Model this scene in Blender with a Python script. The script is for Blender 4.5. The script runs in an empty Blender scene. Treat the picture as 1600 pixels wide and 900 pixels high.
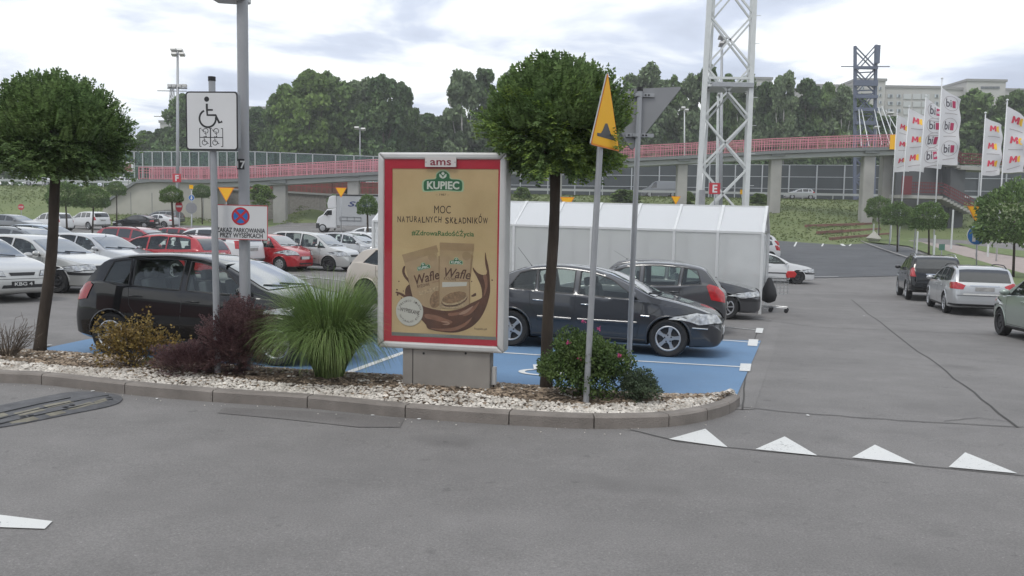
import bpy, bmesh, math, random
import numpy as np
from mathutils import Vector, Matrix
from mathutils.bvhtree import BVHTree
from mathutils.geometry import delaunay_2d_cdt
R = math.radians
S = bpy.context.scene
COL = S.collection
# ------------------------------------------------------------------ camera
W_, H_, FPX = 1600.0, 900.0, 1330.0
PITCH, ROLL, CAMZ = 4.83, 1.0, 2.0
cd = bpy.data.cameras.new('camera'); cam = bpy.data.objects.new('camera', cd); COL.objects.link(cam)
cd.sensor_width = 36.0; cd.lens = 36.0 * FPX / W_; cd.clip_start = 0.05; cd.clip_end = 5000
fwd = Vector((0, math.cos(R(PITCH)), -math.sin(R(PITCH))))
upv = Vector((0, math.sin(R(PITCH)), math.cos(R(PITCH))))
rgt = Vector((1, 0, 0))
up2 = upv * math.cos(R(ROLL)) - rgt * math.sin(R(ROLL))
rg2 = rgt * math.cos(R(ROLL)) + upv * math.sin(R(ROLL))
CM = Matrix((rg2, up2, -fwd)).transposed()
cam.matrix_world = Matrix.Translation((0, 0, CAMZ)) @ CM.to_4x4()
S.camera = cam
# ------------------------------------------------------------------ world and sun
SUN_EL, SUN_AZ = 58, 215
wd = bpy.data.worlds.new('World'); S.world = wd; wd.use_nodes = True
nt = wd.node_tree; nt.nodes.clear()
def wn(t, **k):
    n = nt.nodes.new(t)
    for a, b in k.items(): setattr(n, a, b)
    return n
L = nt.links.new
out = wn('ShaderNodeOutputWorld'); bg = wn('ShaderNodeBackground'); bg.inputs['Strength'].default_value = 0.1
sky = wn('ShaderNodeTexSky', sky_type='NISHITA'); sky.sun_disc = False
sky.sun_elevation = R(SUN_EL); sky.sun_rotation = R(SUN_AZ)
tc = wn('ShaderNodeTexCoord'); sp = wn('ShaderNodeSeparateXYZ'); L(tc.outputs['Generated'], sp.inputs[0])
az_ = wn('ShaderNodeMath', operation='MAXIMUM'); L(sp.outputs['Z'], az_.inputs[0]); az_.inputs[1].default_value = 0.0
ad = wn('ShaderNodeMath', operation='ADD'); L(az_.outputs[0], ad.inputs[0]); ad.inputs[1].default_value = 0.13
dx = wn('ShaderNodeMath', operation='DIVIDE'); L(sp.outputs['X'], dx.inputs[0]); L(ad.outputs[0], dx.inputs[1])
dy = wn('ShaderNodeMath', operation='DIVIDE'); L(sp.outputs['Y'], dy.inputs[0]); L(ad.outputs[0], dy.inputs[1])
cb = wn('ShaderNodeCombineXYZ'); L(dx.outputs[0], cb.inputs[0]); L(dy.outputs[0], cb.inputs[1])
n1 = wn('ShaderNodeTexNoise'); n1.inputs['Scale'].default_value = 1.15; n1.inputs['Detail'].default_value = 7; n1.inputs['Roughness'].default_value = 0.52
n1.inputs['Distortion'].default_value = 0.35
L(cb.outputs[0], n1.inputs['Vector'])
cr = wn('ShaderNodeValToRGB'); L(n1.outputs['Fac'], cr.inputs[0])
e = cr.color_ramp.elements
e[0].position = 0.34; e[0].color = (5.3, 5.9, 7.2, 1)
e[1].position = 0.70; e[1].color = (12.0, 12.3, 12.3, 1)
e2 = e.new(0.45); e2.color = (6.6, 7.3, 8.7, 1)
e3 = e.new(0.54); e3.color = (10.4, 10.8, 11.0, 1)
n2 = wn('ShaderNodeTexNoise'); n2.inputs['Scale'].default_value = 0.6; n2.inputs['Detail'].default_value = 3; L(cb.outputs[0], n2.inputs['Vector'])
cf = wn('ShaderNodeMapRange'); L(n2.outputs['Fac'], cf.inputs['Value']); cf.inputs['From Min'].default_value = 0.3; cf.inputs['From Max'].default_value = 0.42
cf.inputs['To Min'].default_value = 0.8; cf.inputs['To Max'].default_value = 1.0
mx = wn('ShaderNodeMix', data_type='RGBA'); L(cf.outputs[0], mx.inputs['Factor']); L(sky.outputs[0], mx.inputs[6]); L(cr.outputs[0], mx.inputs[7])
L(mx.outputs[2], bg.inputs['Color']); L(bg.outputs[0], out.inputs['Surface'])
sl = bpy.data.lights.new('sun', 'SUN'); sl.energy = 1.0; sl.angle = R(14); sl.color = (1, 0.96, 0.9)
so = bpy.data.objects.new('sun', sl); COL.objects.link(so)
sd = Vector((math.sin(R(SUN_AZ)) * math.cos(R(SUN_EL)), math.cos(R(SUN_AZ)) * math.cos(R(SUN_EL)), math.sin(R(SUN_EL))))
so.rotation_euler = sd.to_track_quat('Z', 'Y').to_euler()
S.view_settings.view_transform = 'Standard'; S.view_settings.look = 'None'
S.view_settings.exposure = 0.18; S.view_settings.gamma = 1.0
S.render.resolution_x, S.render.resolution_y = 1024, 576
S.cycles.max_bounces = 6; S.cycles.transparent_max_bounces = 16
S.cycles.diffuse_bounces = 2; S.cycles.glossy_bounces = 3; S.cycles.transmission_bounces = 3; S.cycles.volume_bounces = 0
# ------------------------------------------------------------------ where things stand
def ray(px, py):
    v = CM @ Vector(((px - W_/2) / FPX, -(py - H_/2) / FPX, -1.0)); return v
def at(px, py, Y):
    v = ray(px, py); return Vector((0, 0, CAMZ)) + v * (Y / v.y)
_ctl = np.array([(-9,3,0),(0,3,0),(9,3,0),(-9,9,0),(0,8.5,0),(6,9,-.05),(-5,12.5,-.1),(2,14.5,-.35),(6,14,-.35),(15,18,-.5),
  (15,26,-.75),(14,31,-.8),(13,40,-1.0),(25,30,-.8),(22,60,-.6),(30,90,.35),(-11,21,-.13),(-7.6,35,-.45),(-20,35,-.2),(-37,83,.1),(-16,78,.3),(5,90,.5),(-35,96,.75),(0,98,.9),(35,97,.8),
  (2,25,-.5),(-25,20,0),(40,50,-.6),(-60,60,.1),(-60,110,1.4),(0,112,1.6),(60,110,1.5),(-66,90,.4),(66,90,.5),(-40,0,0),(40,0,0),(0,-20,0)], float)
def _tps(r2): return 0.5 * r2 * np.log(r2 + 1e-9)
_n = len(_ctl); _K = _tps(((_ctl[:, None, :2] - _ctl[None, :, :2])**2).sum(-1)) + np.eye(_n) * 60.0
_P = np.c_[np.ones(_n), _ctl[:, :2]]
_A = np.block([[_K, _P], [_P.T, np.zeros((3, 3))]]); _wt = np.linalg.solve(_A, np.r_[_ctl[:, 2], 0, 0, 0])
def G(x, y):
    x = min(max(x, -70), 70); y = min(max(y, -10), 115)
    r2 = (_ctl[:, 0] - x)**2 + (_ctl[:, 1] - y)**2
    return float((_tps(r2) * _wt[:_n]).sum() + _wt[_n] + _wt[_n+1] * x + _wt[_n+2] * y)
def GP(px, py, up=0.0):
    v = ray(px, py); o = Vector((0, 0, CAMZ)); z = 0.0
    for i in range(60):
        if v.z > -1e-4: break
        t = (z + up - CAMZ) / v.z; p = o + v * t
        if p.y > 300: p = o + v * (300 / v.y)
        z = 0.5 * z + 0.5 * G(p.x, p.y)
    return Vector((p.x, p.y, G(p.x, p.y)))
def gn(x, y, d=1.2):
    return Vector((-(G(x+d, y) - G(x-d, y)) / (2*d), -(G(x, y+d) - G(x, y-d)) / (2*d), 1)).normalized()
# ------------------------------------------------------------------ materials
MATS = {}
def mat(name, col=(.5,.5,.5), rough=.6, metal=0.0, var=0.0, scale=8.0, bump=0.0, bscale=None, coat=0.0, spec=None, col2=None, detail=5, island=0.0, trans=0.0, alpha=1.0, ior=None, stretch=None, rvar=0.0, coords='Object'):
    if name in MATS: return MATS[name]
    m = bpy.data.materials.new(name); m.use_nodes = True; t = m.node_tree; b = t.nodes['Principled BSDF']
    b.inputs['Base Color'].default_value = (*col, 1); b.inputs['Roughness'].default_value = rough; b.inputs['Metallic'].default_value = metal
    if coat: b.inputs['Coat Weight'].default_value = coat; b.inputs['Coat Roughness'].default_value = 0.04
    if spec is not None: b.inputs['Specular IOR Level'].default_value = spec
    if trans: b.inputs['Transmission Weight'].default_value = trans
    if alpha < 1: b.inputs['Alpha'].default_value = alpha
    if var or bump or col2 or rvar:
        c = t.nodes.new('ShaderNodeTexCoord'); vec = c.outputs[coords]
        if stretch:
            mp = t.nodes.new('ShaderNodeMapping'); mp.inputs['Scale'].default_value = stretch; t.links.new(vec, mp.inputs[0]); vec = mp.outputs[0]
        n = t.nodes.new('ShaderNodeTexNoise'); n.inputs['Scale'].default_value = scale; n.inputs['Detail'].default_value = detail
        t.links.new(vec, n.inputs['Vector'])
        r = t.nodes.new('ShaderNodeValToRGB'); t.links.new(n.outputs['Fac'], r.inputs[0])
        a = [max(0, x * (1 - var)) for x in col]; z = col2 if col2 else [x * (1 + var) for x in col]
        r.color_ramp.elements[0].position = .3; r.color_ramp.elements[0].color = (*a, 1)
        r.color_ramp.elements[1].position = .7; r.color_ramp.elements[1].color = (*z, 1)
        src = r.outputs[0]
        if island:
            g = t.nodes.new('ShaderNodeNewGeometry'); h = t.nodes.new('ShaderNodeHueSaturation')
            mr = t.nodes.new('ShaderNodeMapRange'); mr.inputs['To Min'].default_value = 1 - island; mr.inputs['To Max'].default_value = 1 + island
            t.links.new(g.outputs['Random Per Island'], mr.inputs['Value']); t.links.new(mr.outputs[0], h.inputs['Value']); t.links.new(src, h.inputs['Color']); src = h.outputs[0]
        t.links.new(src, b.inputs['Base Color'])
        if rvar:
            mr = t.nodes.new('ShaderNodeMapRange'); mr.inputs['To Min'].default_value = max(0, rough - rvar); mr.inputs['To Max'].default_value = min(1, rough + rvar)
            t.links.new(n.outputs['Fac'], mr.inputs['Value']); t.links.new(mr.outputs[0], b.inputs['Roughness'])
        if bump:
            n2 = t.nodes.new('ShaderNodeTexNoise'); n2.inputs['Scale'].default_value = bscale or scale * 4; n2.inputs['Detail'].default_value = 4; t.links.new(vec, n2.inputs['Vector'])
            bp = t.nodes.new('ShaderNodeBump'); bp.inputs['Strength'].default_value = bump; bp.inputs['Distance'].default_value = .02
            t.links.new(n2.outputs['Fac'], bp.inputs['Height']); t.links.new(bp.outputs[0], b.inputs['Normal'])
    MATS[name] = m; return m
def asphalt(name, c, patch=0.22, tint=(1, .985, .965)):
    m = bpy.data.materials.new(name); m.use_nodes = True; t = m.node_tree; b = t.nodes['Principled BSDF']
    b.inputs['Roughness'].default_value = .85; b.inputs['Specular IOR Level'].default_value = .35
    c0 = t.nodes.new('ShaderNodeTexCoord')
    def nz(s, d=4, st=None, rg=.5):
        n = t.nodes.new('ShaderNodeTexNoise'); n.inputs['Scale'].default_value = s; n.inputs['Detail'].default_value = d; n.inputs['Roughness'].default_value = rg
        v = c0.outputs['Object']
        if st:
            mp = t.nodes.new('ShaderNodeMapping'); mp.inputs['Scale'].default_value = st; mp.inputs['Rotation'].default_value = (0, 0, R(16)); t.links.new(v, mp.inputs[0]); v = mp.outputs[0]
        t.links.new(v, n.inputs['Vector']); return n.outputs['Fac']
    def mr(f, a, z, fa=.3, fz=.7):
        n = t.nodes.new('ShaderNodeMapRange'); n.inputs['From Min'].default_value = fa; n.inputs['From Max'].default_value = fz
        n.inputs['To Min'].default_value = a; n.inputs['To Max'].default_value = z; t.links.new(f, n.inputs['Value']); return n.outputs[0]
    def mul(a, z):
        n = t.nodes.new('ShaderNodeMath'); n.operation = 'MULTIPLY'; t.links.new(a, n.inputs[0]); t.links.new(z, n.inputs[1]); return n.outputs[0]
    f = mul(mul(mr(nz(.35, 6), 1 - patch, 1 + patch), mr(nz(70, 3, rg=.8), .74, 1.26)), mul(mr(nz(1.7, 8, rg=.65), .90, 1.10), mr(nz(.5, 5, (.22, 1.5, 1)), .94, 1.06)))
    st_ = mul(mr(nz(.9, 3), 1.0, .86, .60, .70), mr(nz(5, 2), 1.0, .80, .68, .74)); f = mul(f, st_); sp_ = mr(nz(55, 2), 1.0, 1.45, .66, .74); f = mul(f, sp_)
    vm = t.nodes.new('ShaderNodeVectorMath'); vm.operation = 'SCALE'; vm.inputs[0].default_value = [c * q for q in tint]; t.links.new(f, vm.inputs['Scale'])
    t.links.new(vm.outputs[0], b.inputs['Base Color'])
    bp = t.nodes.new('ShaderNodeBump'); bp.inputs['Strength'].default_value = .5; bp.inputs['Distance'].default_value = .006
    t.links.new(nz(150, 3), bp.inputs['Height']); t.links.new(bp.outputs[0], b.inputs['Normal'])
    MATS[name] = m; return m
def worn(name, c, under, lo=.36, hi=.44, sc=26, rough=.7, big=.06):
    m = bpy.data.materials.new(name); m.use_nodes = True; t = m.node_tree; b = t.nodes['Principled BSDF']; b.inputs['Roughness'].default_value = rough
    c0 = t.nodes.new('ShaderNodeTexCoord')
    def nz(s, d):
        n = t.nodes.new('ShaderNodeTexNoise'); n.inputs['Scale'].default_value = s; n.inputs['Detail'].default_value = d; n.inputs['Roughness'].default_value = .7; t.links.new(c0.outputs['Object'], n.inputs['Vector']); return n.outputs['Fac']
    a = t.nodes.new('ShaderNodeMath'); a.operation = 'MULTIPLY_ADD'; t.links.new(nz(1.3, 4), a.inputs[0]); a.inputs[1].default_value = .45; t.links.new(nz(sc, 8), a.inputs[2])
    r = t.nodes.new('ShaderNodeMapRange'); r.inputs['From Min'].default_value = lo + .225; r.inputs['From Max'].default_value = hi + .225; t.links.new(a.outputs[0], r.inputs['Value'])
    v = t.nodes.new('ShaderNodeMapRange'); v.inputs['To Min'].default_value = 1-big*2; v.inputs['To Max'].default_value = 1+big*2; t.links.new(nz(.8, 5), v.inputs['Value'])
    vm = t.nodes.new('ShaderNodeVectorMath'); vm.operation = 'SCALE'; vm.inputs[0].default_value = c; t.links.new(v.outputs[0], vm.inputs['Scale'])
    mx = t.nodes.new('ShaderNodeMix'); mx.data_type = 'RGBA'; t.links.new(r.outputs[0], mx.inputs['Factor']); mx.inputs[6].default_value = (*under, 1); t.links.new(vm.outputs[0], mx.inputs[7]); t.links.new(mx.outputs[2], b.inputs['Base Color'])
    bp = t.nodes.new('ShaderNodeBump'); bp.inputs['Strength'].default_value = .4; bp.inputs['Distance'].default_value = .005; t.links.new(nz(120, 3), bp.inputs['Height']); t.links.new(bp.outputs[0], b.inputs['Normal'])
    MATS[name] = m; return m
def glassmat(name, tint=(.55,.62,.6), op=.35, rough=.02):
    m = bpy.data.materials.new(name); m.use_nodes = True; t = m.node_tree; t.nodes.clear()
    o = t.nodes.new('ShaderNodeOutputMaterial'); tr = t.nodes.new('ShaderNodeBsdfTransparent'); tr.inputs[0].default_value = (*tint, 1)
    g = t.nodes.new('ShaderNodeBsdfGlossy'); g.inputs['Roughness'].default_value = rough; g.inputs['Color'].default_value = (.9,.95,.95,1)
    fr = t.nodes.new('ShaderNodeFresnel'); fr.inputs['IOR'].default_value = 1.5
    ge = t.nodes.new('ShaderNodeNewGeometry'); bf = t.nodes.new('ShaderNodeMapRange'); bf.inputs['To Min'].default_value = 1.5; bf.inputs['To Max'].default_value = 1/1.5
    t.links.new(ge.outputs['Backfacing'], bf.inputs['Value']); t.links.new(bf.outputs[0], fr.inputs['IOR'])
    mr = t.nodes.new('ShaderNodeMapRange'); mr.inputs['To Min'].default_value = op * .1; mr.inputs['To Max'].default_value = 1
    t.links.new(fr.outputs[0], mr.inputs['Value'])
    mx = t.nodes.new('ShaderNodeMixShader'); t.links.new(mr.outputs[0], mx.inputs[0]); t.links.new(tr.outputs[0], mx.inputs[1]); t.links.new(g.outputs[0], mx.inputs[2]); t.links.new(mx.outputs[0], o.inputs[0])
    MATS[name] = m; return m
def leafmat(name, a, b_, rough=.55, island=.35, scale=2.5, trans=.25):
    m = mat(name, a, rough, var=0, col2=b_, scale=scale, island=island, detail=3, spec=.3)
    t = m.node_tree; b = t.nodes['Principled BSDF']; o = t.nodes['Material Output']
    tl = t.nodes.new('ShaderNodeBsdfTranslucent'); mx = t.nodes.new('ShaderNodeMixShader'); mx.inputs[0].default_value = trans
    t.links.new(b.inputs['Base Color'].links[0].from_socket, tl.inputs[0])
    t.links.new(b.outputs[0], mx.inputs[1]); t.links.new(tl.outputs[0], mx.inputs[2]); t.links.new(mx.outputs[0], o.inputs[0]); return m
# ------------------------------------------------------------------ mesh helpers
class MB:
    def __init__(s): s.v = []; s.f = []; s.m = []
    def add(s, vs, fs, mi=0):
        o = len(s.v); s.v += [tuple(p) for p in vs]; s.f += [tuple(i + o for i in f) for f in fs]; s.m += [mi] * len(fs)
    def box(s, c, d, mi=0, rot=None, taper=1.0):
        x, y, z = [q / 2 for q in d]; vs = []
        for k in (-1, 1):
            q = taper if k > 0 else 1
            for (a, b) in ((-1,-1),(1,-1),(1,1),(-1,1)): vs.append(Vector((a*x*q, b*y*q, k*z)))
        if rot is not None: vs = [rot @ p for p in vs]
        c = Vector(c); s.add([p + c for p in vs], [(3,2,1,0),(4,5,6,7),(0,1,5,4),(1,2,6,5),(2,3,7,6),(3,0,4,7)], mi)
    def tube(s, pts, r, n=8, mi=0, cap=True):
        pts = [Vector(p) for p in pts]; rs = r if isinstance(r, (list, tuple)) else [r] * len(pts)
        vs = []; ref = None
        for i, p in enumerate(pts):
            d = (pts[min(i+1, len(pts)-1)] - pts[max(i-1, 0)]).normalized()
            if ref is None: ref = Vector((0,0,1)) if abs(d.z) < .9 else Vector((1,0,0))
            a = d.cross(ref).normalized(); b = d.cross(a).normalized(); ref = a.cross(d) if False else ref
            for k in range(n):
                t = 2*math.pi*k/n; vs.append(p + (a*math.cos(t) + b*math.sin(t)) * rs[i])
        fs = []
        for i in range(len(pts)-1):
            for k in range(n): fs.append((i*n+k, i*n+(k+1)%n, (i+1)*n+(k+1)%n, (i+1)*n+k))
        if cap: fs.append(tuple(range(n))[::-1]); fs.append(tuple(range((len(pts)-1)*n, len(pts)*n)))
        s.add(vs, fs, mi)
    def lathe(s, prof, n=24, mi=0, axis='z', c=(0,0,0)):
        vs = []; c = Vector(c)
        for (r, h) in prof:
            for k in range(n):
                t = 2*math.pi*k/n; a, b = r*math.cos(t), r*math.sin(t)
                vs.append(c + Vector((a, b, h) if axis == 'z' else ((a, h, b) if axis == 'y' else (h, a, b))))
        fs = []
        for i in range(len(prof)-1):
            for k in range(n): fs.append((i*n+k, i*n+(k+1)%n, (i+1)*n+(k+1)%n, (i+1)*n+k))
        s.add(vs, fs, mi)
    def prism(s, poly, y0, y1, mi=0):      # poly in xz, extruded over y
        n = len(poly); vs = [(p[0], y0, p[1]) for p in poly] + [(p[0], y1, p[1]) for p in poly]
        fs = [tuple(range(n)), tuple(range(n, 2*n))[::-1]] + [(i, i+n, (i+1)%n+n, (i+1)%n) for i in range(n)]
        s.add(vs, fs, mi)
    def prismz(s, poly, z0, z1, mi=0):
        n = len(poly); vs = [(p[0], p[1], z0) for p in poly] + [(p[0], p[1], z1) for p in poly]
        fs = [tuple(range(n))[::-1], tuple(range(n, 2*n))] + [(i, (i+1)%n, (i+1)%n+n, i+n) for i in range(n)]
        s.add(vs, fs, mi)
    def bar(s, a, b, w, h=None, mi=0, upd=(0,0,1)):   # box beam between two points
        a = Vector(a); b = Vector(b); h = h or w; d = (b-a); l = d.length
        if l < 1e-6: return
        d.normalize(); u = Vector(upd)
        if abs(d.dot(u)) > .98: u = Vector((0,1,0))
        x = d.cross(u).normalized(); u = x.cross(d).normalized()
        vs = []
        for p in (a, b):
            for (i, j) in ((-1,-1),(1,-1),(1,1),(-1,1)): vs.append(p + x*i*w/2 + u*j*h/2)
        s.add(vs, [(3,2,1,0),(4,5,6,7),(0,1,5,4),(1,2,6,5),(2,3,7,6),(3,0,4,7)], mi)
    def obj(s, name, mats, parent=None, smooth=False, ang=None, loc=None, kind=None, fixn=False, bevel=0):
        me = bpy.data.meshes.new(name); me.from_pydata(s.v, [], s.f)
        if not isinstance(mats, (list, tuple)): mats = [mats]
        for m in mats: me.materials.append(m)
        if len(mats) > 1: me.polygons.foreach_set('material_index', s.m)
        if fixn:
            bm = bmesh.new(); bm.from_mesh(me); bmesh.ops.recalc_face_normals(bm, faces=bm.faces); bm.to_mesh(me); bm.free()
        if smooth or ang:
            me.polygons.foreach_set('use_smooth', [True]*len(me.polygons))
            if ang: me.set_sharp_from_angle(angle=R(ang))
        me.update()
        o = bpy.data.objects.new(name, me); COL.objects.link(o)
        if parent: o.parent = parent
        if loc is not None: o.location = loc
        if kind: o['kind'] = kind
        if bevel:
            md = o.modifiers.new('bevel', 'BEVEL'); md.width = bevel; md.segments = 2; md.limit_method = 'ANGLE'; md.angle_limit = R(40)
        return o
def thing(name, label, cat, loc=(0,0,0), rz=0, group=None, nrm=None):
    o = bpy.data.objects.new(name, None); COL.objects.link(o); o.empty_display_size = .2
    if nrm is not None:
        x = Vector((math.cos(rz), math.sin(rz), 0)); z = nrm; y = z.cross(x).normalized(); x = y.cross(z)
        o.matrix_world = Matrix.Translation(loc) @ Matrix((x, y, z)).transposed().to_4x4()
    else:
        o.location = loc; o.rotation_euler = (0, 0, rz)
    tag(o, label, cat, group); return o
def tag(o, label, cat, group=None):
    o['label'] = label; o['category'] = cat
    if group: o['group'] = group
    return o
def copy_tree(o, parent=None):
    c = o.copy(); COL.objects.link(c); c.parent = parent
    for ch in list(o.children): copy_tree(ch, c)
    return c
def same(o, parent, loc=None, rot=None, name=None):   # another object on the same mesh
    c = bpy.data.objects.new(name or o.name.split('.')[0], o.data); COL.objects.link(c); c.parent = parent
    if loc is not None: c.location = loc
    if rot is not None: c.rotation_euler = rot
    return c
def struct(o): o['kind'] = 'structure'; return o
def dens(poly, d):
    r = []
    n = len(poly)
    for i in range(n):
        a = Vector(poly[i][:2]); b = Vector(poly[(i+1)%n][:2]); k = max(1, int(math.ceil((b-a).length / d)))
        for j in range(k): r.append(a + (b-a) * j / k)
    return r
def inpoly(x, y, P):
    c = False; n = len(P); j = n-1
    for i in range(n):
        if (P[i][1] > y) != (P[j][1] > y) and x < (P[j][0]-P[i][0])*(y-P[i][1])/(P[j][1]-P[i][1]) + P[i][0]: c = not c
        j = i
    return c
def fill(poly, d):                     # polygon -> triangulated points with spacing d
    B = dens(poly, d); nb = len(B); pts = [Vector((p[0], p[1])) for p in B]
    xs = [p[0] for p in B]; ys = [p[1] for p in B]
    x = min(xs) + d/2
    while x < max(xs):
        y = min(ys) + d/2
        while y < max(ys):
            if inpoly(x, y, B) and min((q[0]-x)**2+(q[1]-y)**2 for q in B) > (d*.4)**2: pts.append(Vector((x, y)))
            y += d
        x += d
    r = delaunay_2d_cdt(pts, [(i, (i+1)%nb) for i in range(nb)], [list(range(nb))], 1, 1e-6)
    return r[0], [tuple(f) for f in r[2]], nb
def drape(name, poly, off, m, d=.5, parent=None, kind='structure', thick=0.0):
    vs, fs, nb = fill(poly, d); b = MB(); b.add([(p.x, p.y, G(p.x, p.y) + off) for p in vs], fs)
    return b.obj(name, m, parent, smooth=True, kind=kind)
def smoothpoly(pts, n=6, closed=True):
    P = [Vector(p) for p in pts]; r = []; N = len(P)
    for i in range(N if closed else N-1):
        p0 = P[(i-1) % N] if closed or i > 0 else P[0]; p1 = P[i]; p2 = P[(i+1) % N]; p3 = P[(i+2) % N] if closed or i+2 < N else P[-1]
        for k in range(n):
            t = k / n; r.append(.5*((2*p1) + (p2-p0)*t + (2*p0-5*p1+4*p2-p3)*t*t + (3*p1-p0-3*p2+p3)*t**3))
    if not closed: r.append(P[-1])
    return r
_tx = {}
def text(body, size, m, parent, loc=(0,0,0), wid=None, bold=0.0, align='CENTER', depth=.002, shear=0, name='lettering', rot=0.0, warp=None):
    key = (body, bold, shear, align)
    if key not in _tx:
        c = bpy.data.curves.new('t', 'FONT'); c.body = body; c.size = 1; c.align_x = align; c.offset = bold; c.shear = shear; c.resolution_u = 3; c.extrude = 0
        o = bpy.data.objects.new('t', c); COL.objects.link(o); dg = bpy.context.evaluated_depsgraph_get(); dg.update()
        me = bpy.data.meshes.new_from_object(o.evaluated_get(dg)); bpy.data.objects.remove(o)
        _tx[key] = ([v.co.copy() for v in me.vertices], [tuple(p.vertices) for p in me.polygons])
    vs, fs = _tx[key]
    w = max(v.x for v in vs) - min(v.x for v in vs); sx = size if wid is None else wid / w
    b = MB(); cr_, sr_ = math.cos(rot), math.sin(rot); q = []
    for v in vs:
        x, z = v.x*sx, v.y*size; x, z = x*cr_ - z*sr_, x*sr_ + z*cr_
        p = Vector((x + loc[0], loc[1], z + loc[2]))
        if warp: p = warp(p)
        q.append(p)
    b.add(q, [f if True else f[::-1] for f in fs]); o = b.obj(name, m, parent); return o
# ------------------------------------------------------------------ common materials
asphalt('asphalt', .185, .10, (1.02,.97,.935)); asphalt('asphalt_lane', .195, .10, (1.02,.97,.935)); asphalt('asphalt_new', .105, .12, (.97, 1, 1.06)); asphalt('asphalt_patch', .158, .2, (1.04, .975, .935))
worn('paint_white', (.66,.66,.64), (.24,.235,.23), .33, .40, 30)
worn('paint_worn', (.52,.52,.51), (.20,.195,.19), .42, .54, 22)
worn('blue_paint', (.125,.225,.365), (.15,.16,.175), .27, .40, 40, .8, .10)
mat('crack', (.065,.062,.058), .9)
mat('concrete', (.30,.285,.265), .9, var=.18, scale=4, bump=.5, bscale=60)
mat('concrete_pale', (.42,.405,.36), .9, var=.14, scale=.35, bump=.2, bscale=4)
mat('concrete_pier', (.36,.35,.33), .9, var=.12, scale=.6)
mat('kerb', (.225,.20,.178), .9, var=.22, scale=3.2, bump=.5, bscale=70)
mat('soil', (.12,.088,.062), 1, var=.3, scale=12, bump=1, bscale=60)
mat('grass_field', (.10,.15,.045), 1, col2=(.17,.21,.08), scale=.35, bump=.4, bscale=6, detail=8)
mat('lawn', (.115,.155,.055), 1, col2=(.16,.20,.08), scale=1.2, bump=.5, bscale=18)
mat('galv', (.36,.37,.385), .45, .35, var=.06, scale=6)
mat('galv_dark', (.21,.215,.225), .55, .2, var=.1, scale=5)
mat('lamp_paint', (.33,.335,.35), .5, var=.05, scale=3)
mat('black', (.012,.012,.013), .5); mat('black_gloss', (.01,.01,.012), .12)
mat('rubber', (.02,.02,.021), .8, var=.2, scale=20)
mat('sign_white', (.66,.66,.66), .4, var=.03, scale=3); mat('sign_yellow', (.90,.47,.02), .6, spec=.2); mat('sign_orange', (.80,.25,.03), .6, var=.04, spec=.2)
mat('sign_red', (.48,.035,.05), .35); mat('sign_blue', (.03,.16,.45), .35)
mat('sign_black', (.02,.02,.022), .45); mat('sign_grey', (.27,.275,.285), .5, .2, var=.05, scale=3)
mat('white_steel', (.62,.64,.63), .45, var=.05, scale=3)
M = MATS
# ------------------------------------------------------------------ ground
def axis(a):
    return sorted(set(a))
xs = axis([-1500,-900,-600,-400,-300,-220,-160,-120,-95,-80] + [q*1.0 for q in range(-70, 71, 2)] + [80,95,120,160,220,300,400,600,900,1500])
ys = axis([-400,-200,-100,-50,-30,-20] + [q*1.0 for q in range(-10, 116, 2)] + [130,150,180,220,300,450,700,1100,1800,3000])
b = MB(); b.add([(x, y, G(x, y) - .03) for y in ys for x in xs], [(j*len(xs)+i, j*len(xs)+i+1, (j+1)*len(xs)+i+1, (j+1)*len(xs)+i) for j in range(len(ys)-1) for i in range(len(xs)-1)])
b.obj('ground', M['grass_field'], smooth=True, kind='structure')
ARX0, ARX1, ARY0, ARY1 = -75, 70, -18, 0
def gsheet(name, x0, x1, y0, y1, off, m, st=1.0):
    nx, ny = int((x1-x0)/st)+1, int((y1-y0)/st)+1; b = MB()
    b.add([(x0+(x1-x0)*i/(nx-1), y0+(y1-y0)*j/(ny-1), 0) for j in range(ny) for i in range(nx)], [(j*nx+i, j*nx+i+1, (j+1)*nx+i+1, (j+1)*nx+i) for j in range(ny-1) for i in range(nx-1)])
    b.v = [(p[0], p[1], G(p[0], p[1]) + off) for p in b.v]
    return b.obj(name, m, smooth=True, kind='structure')
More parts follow.
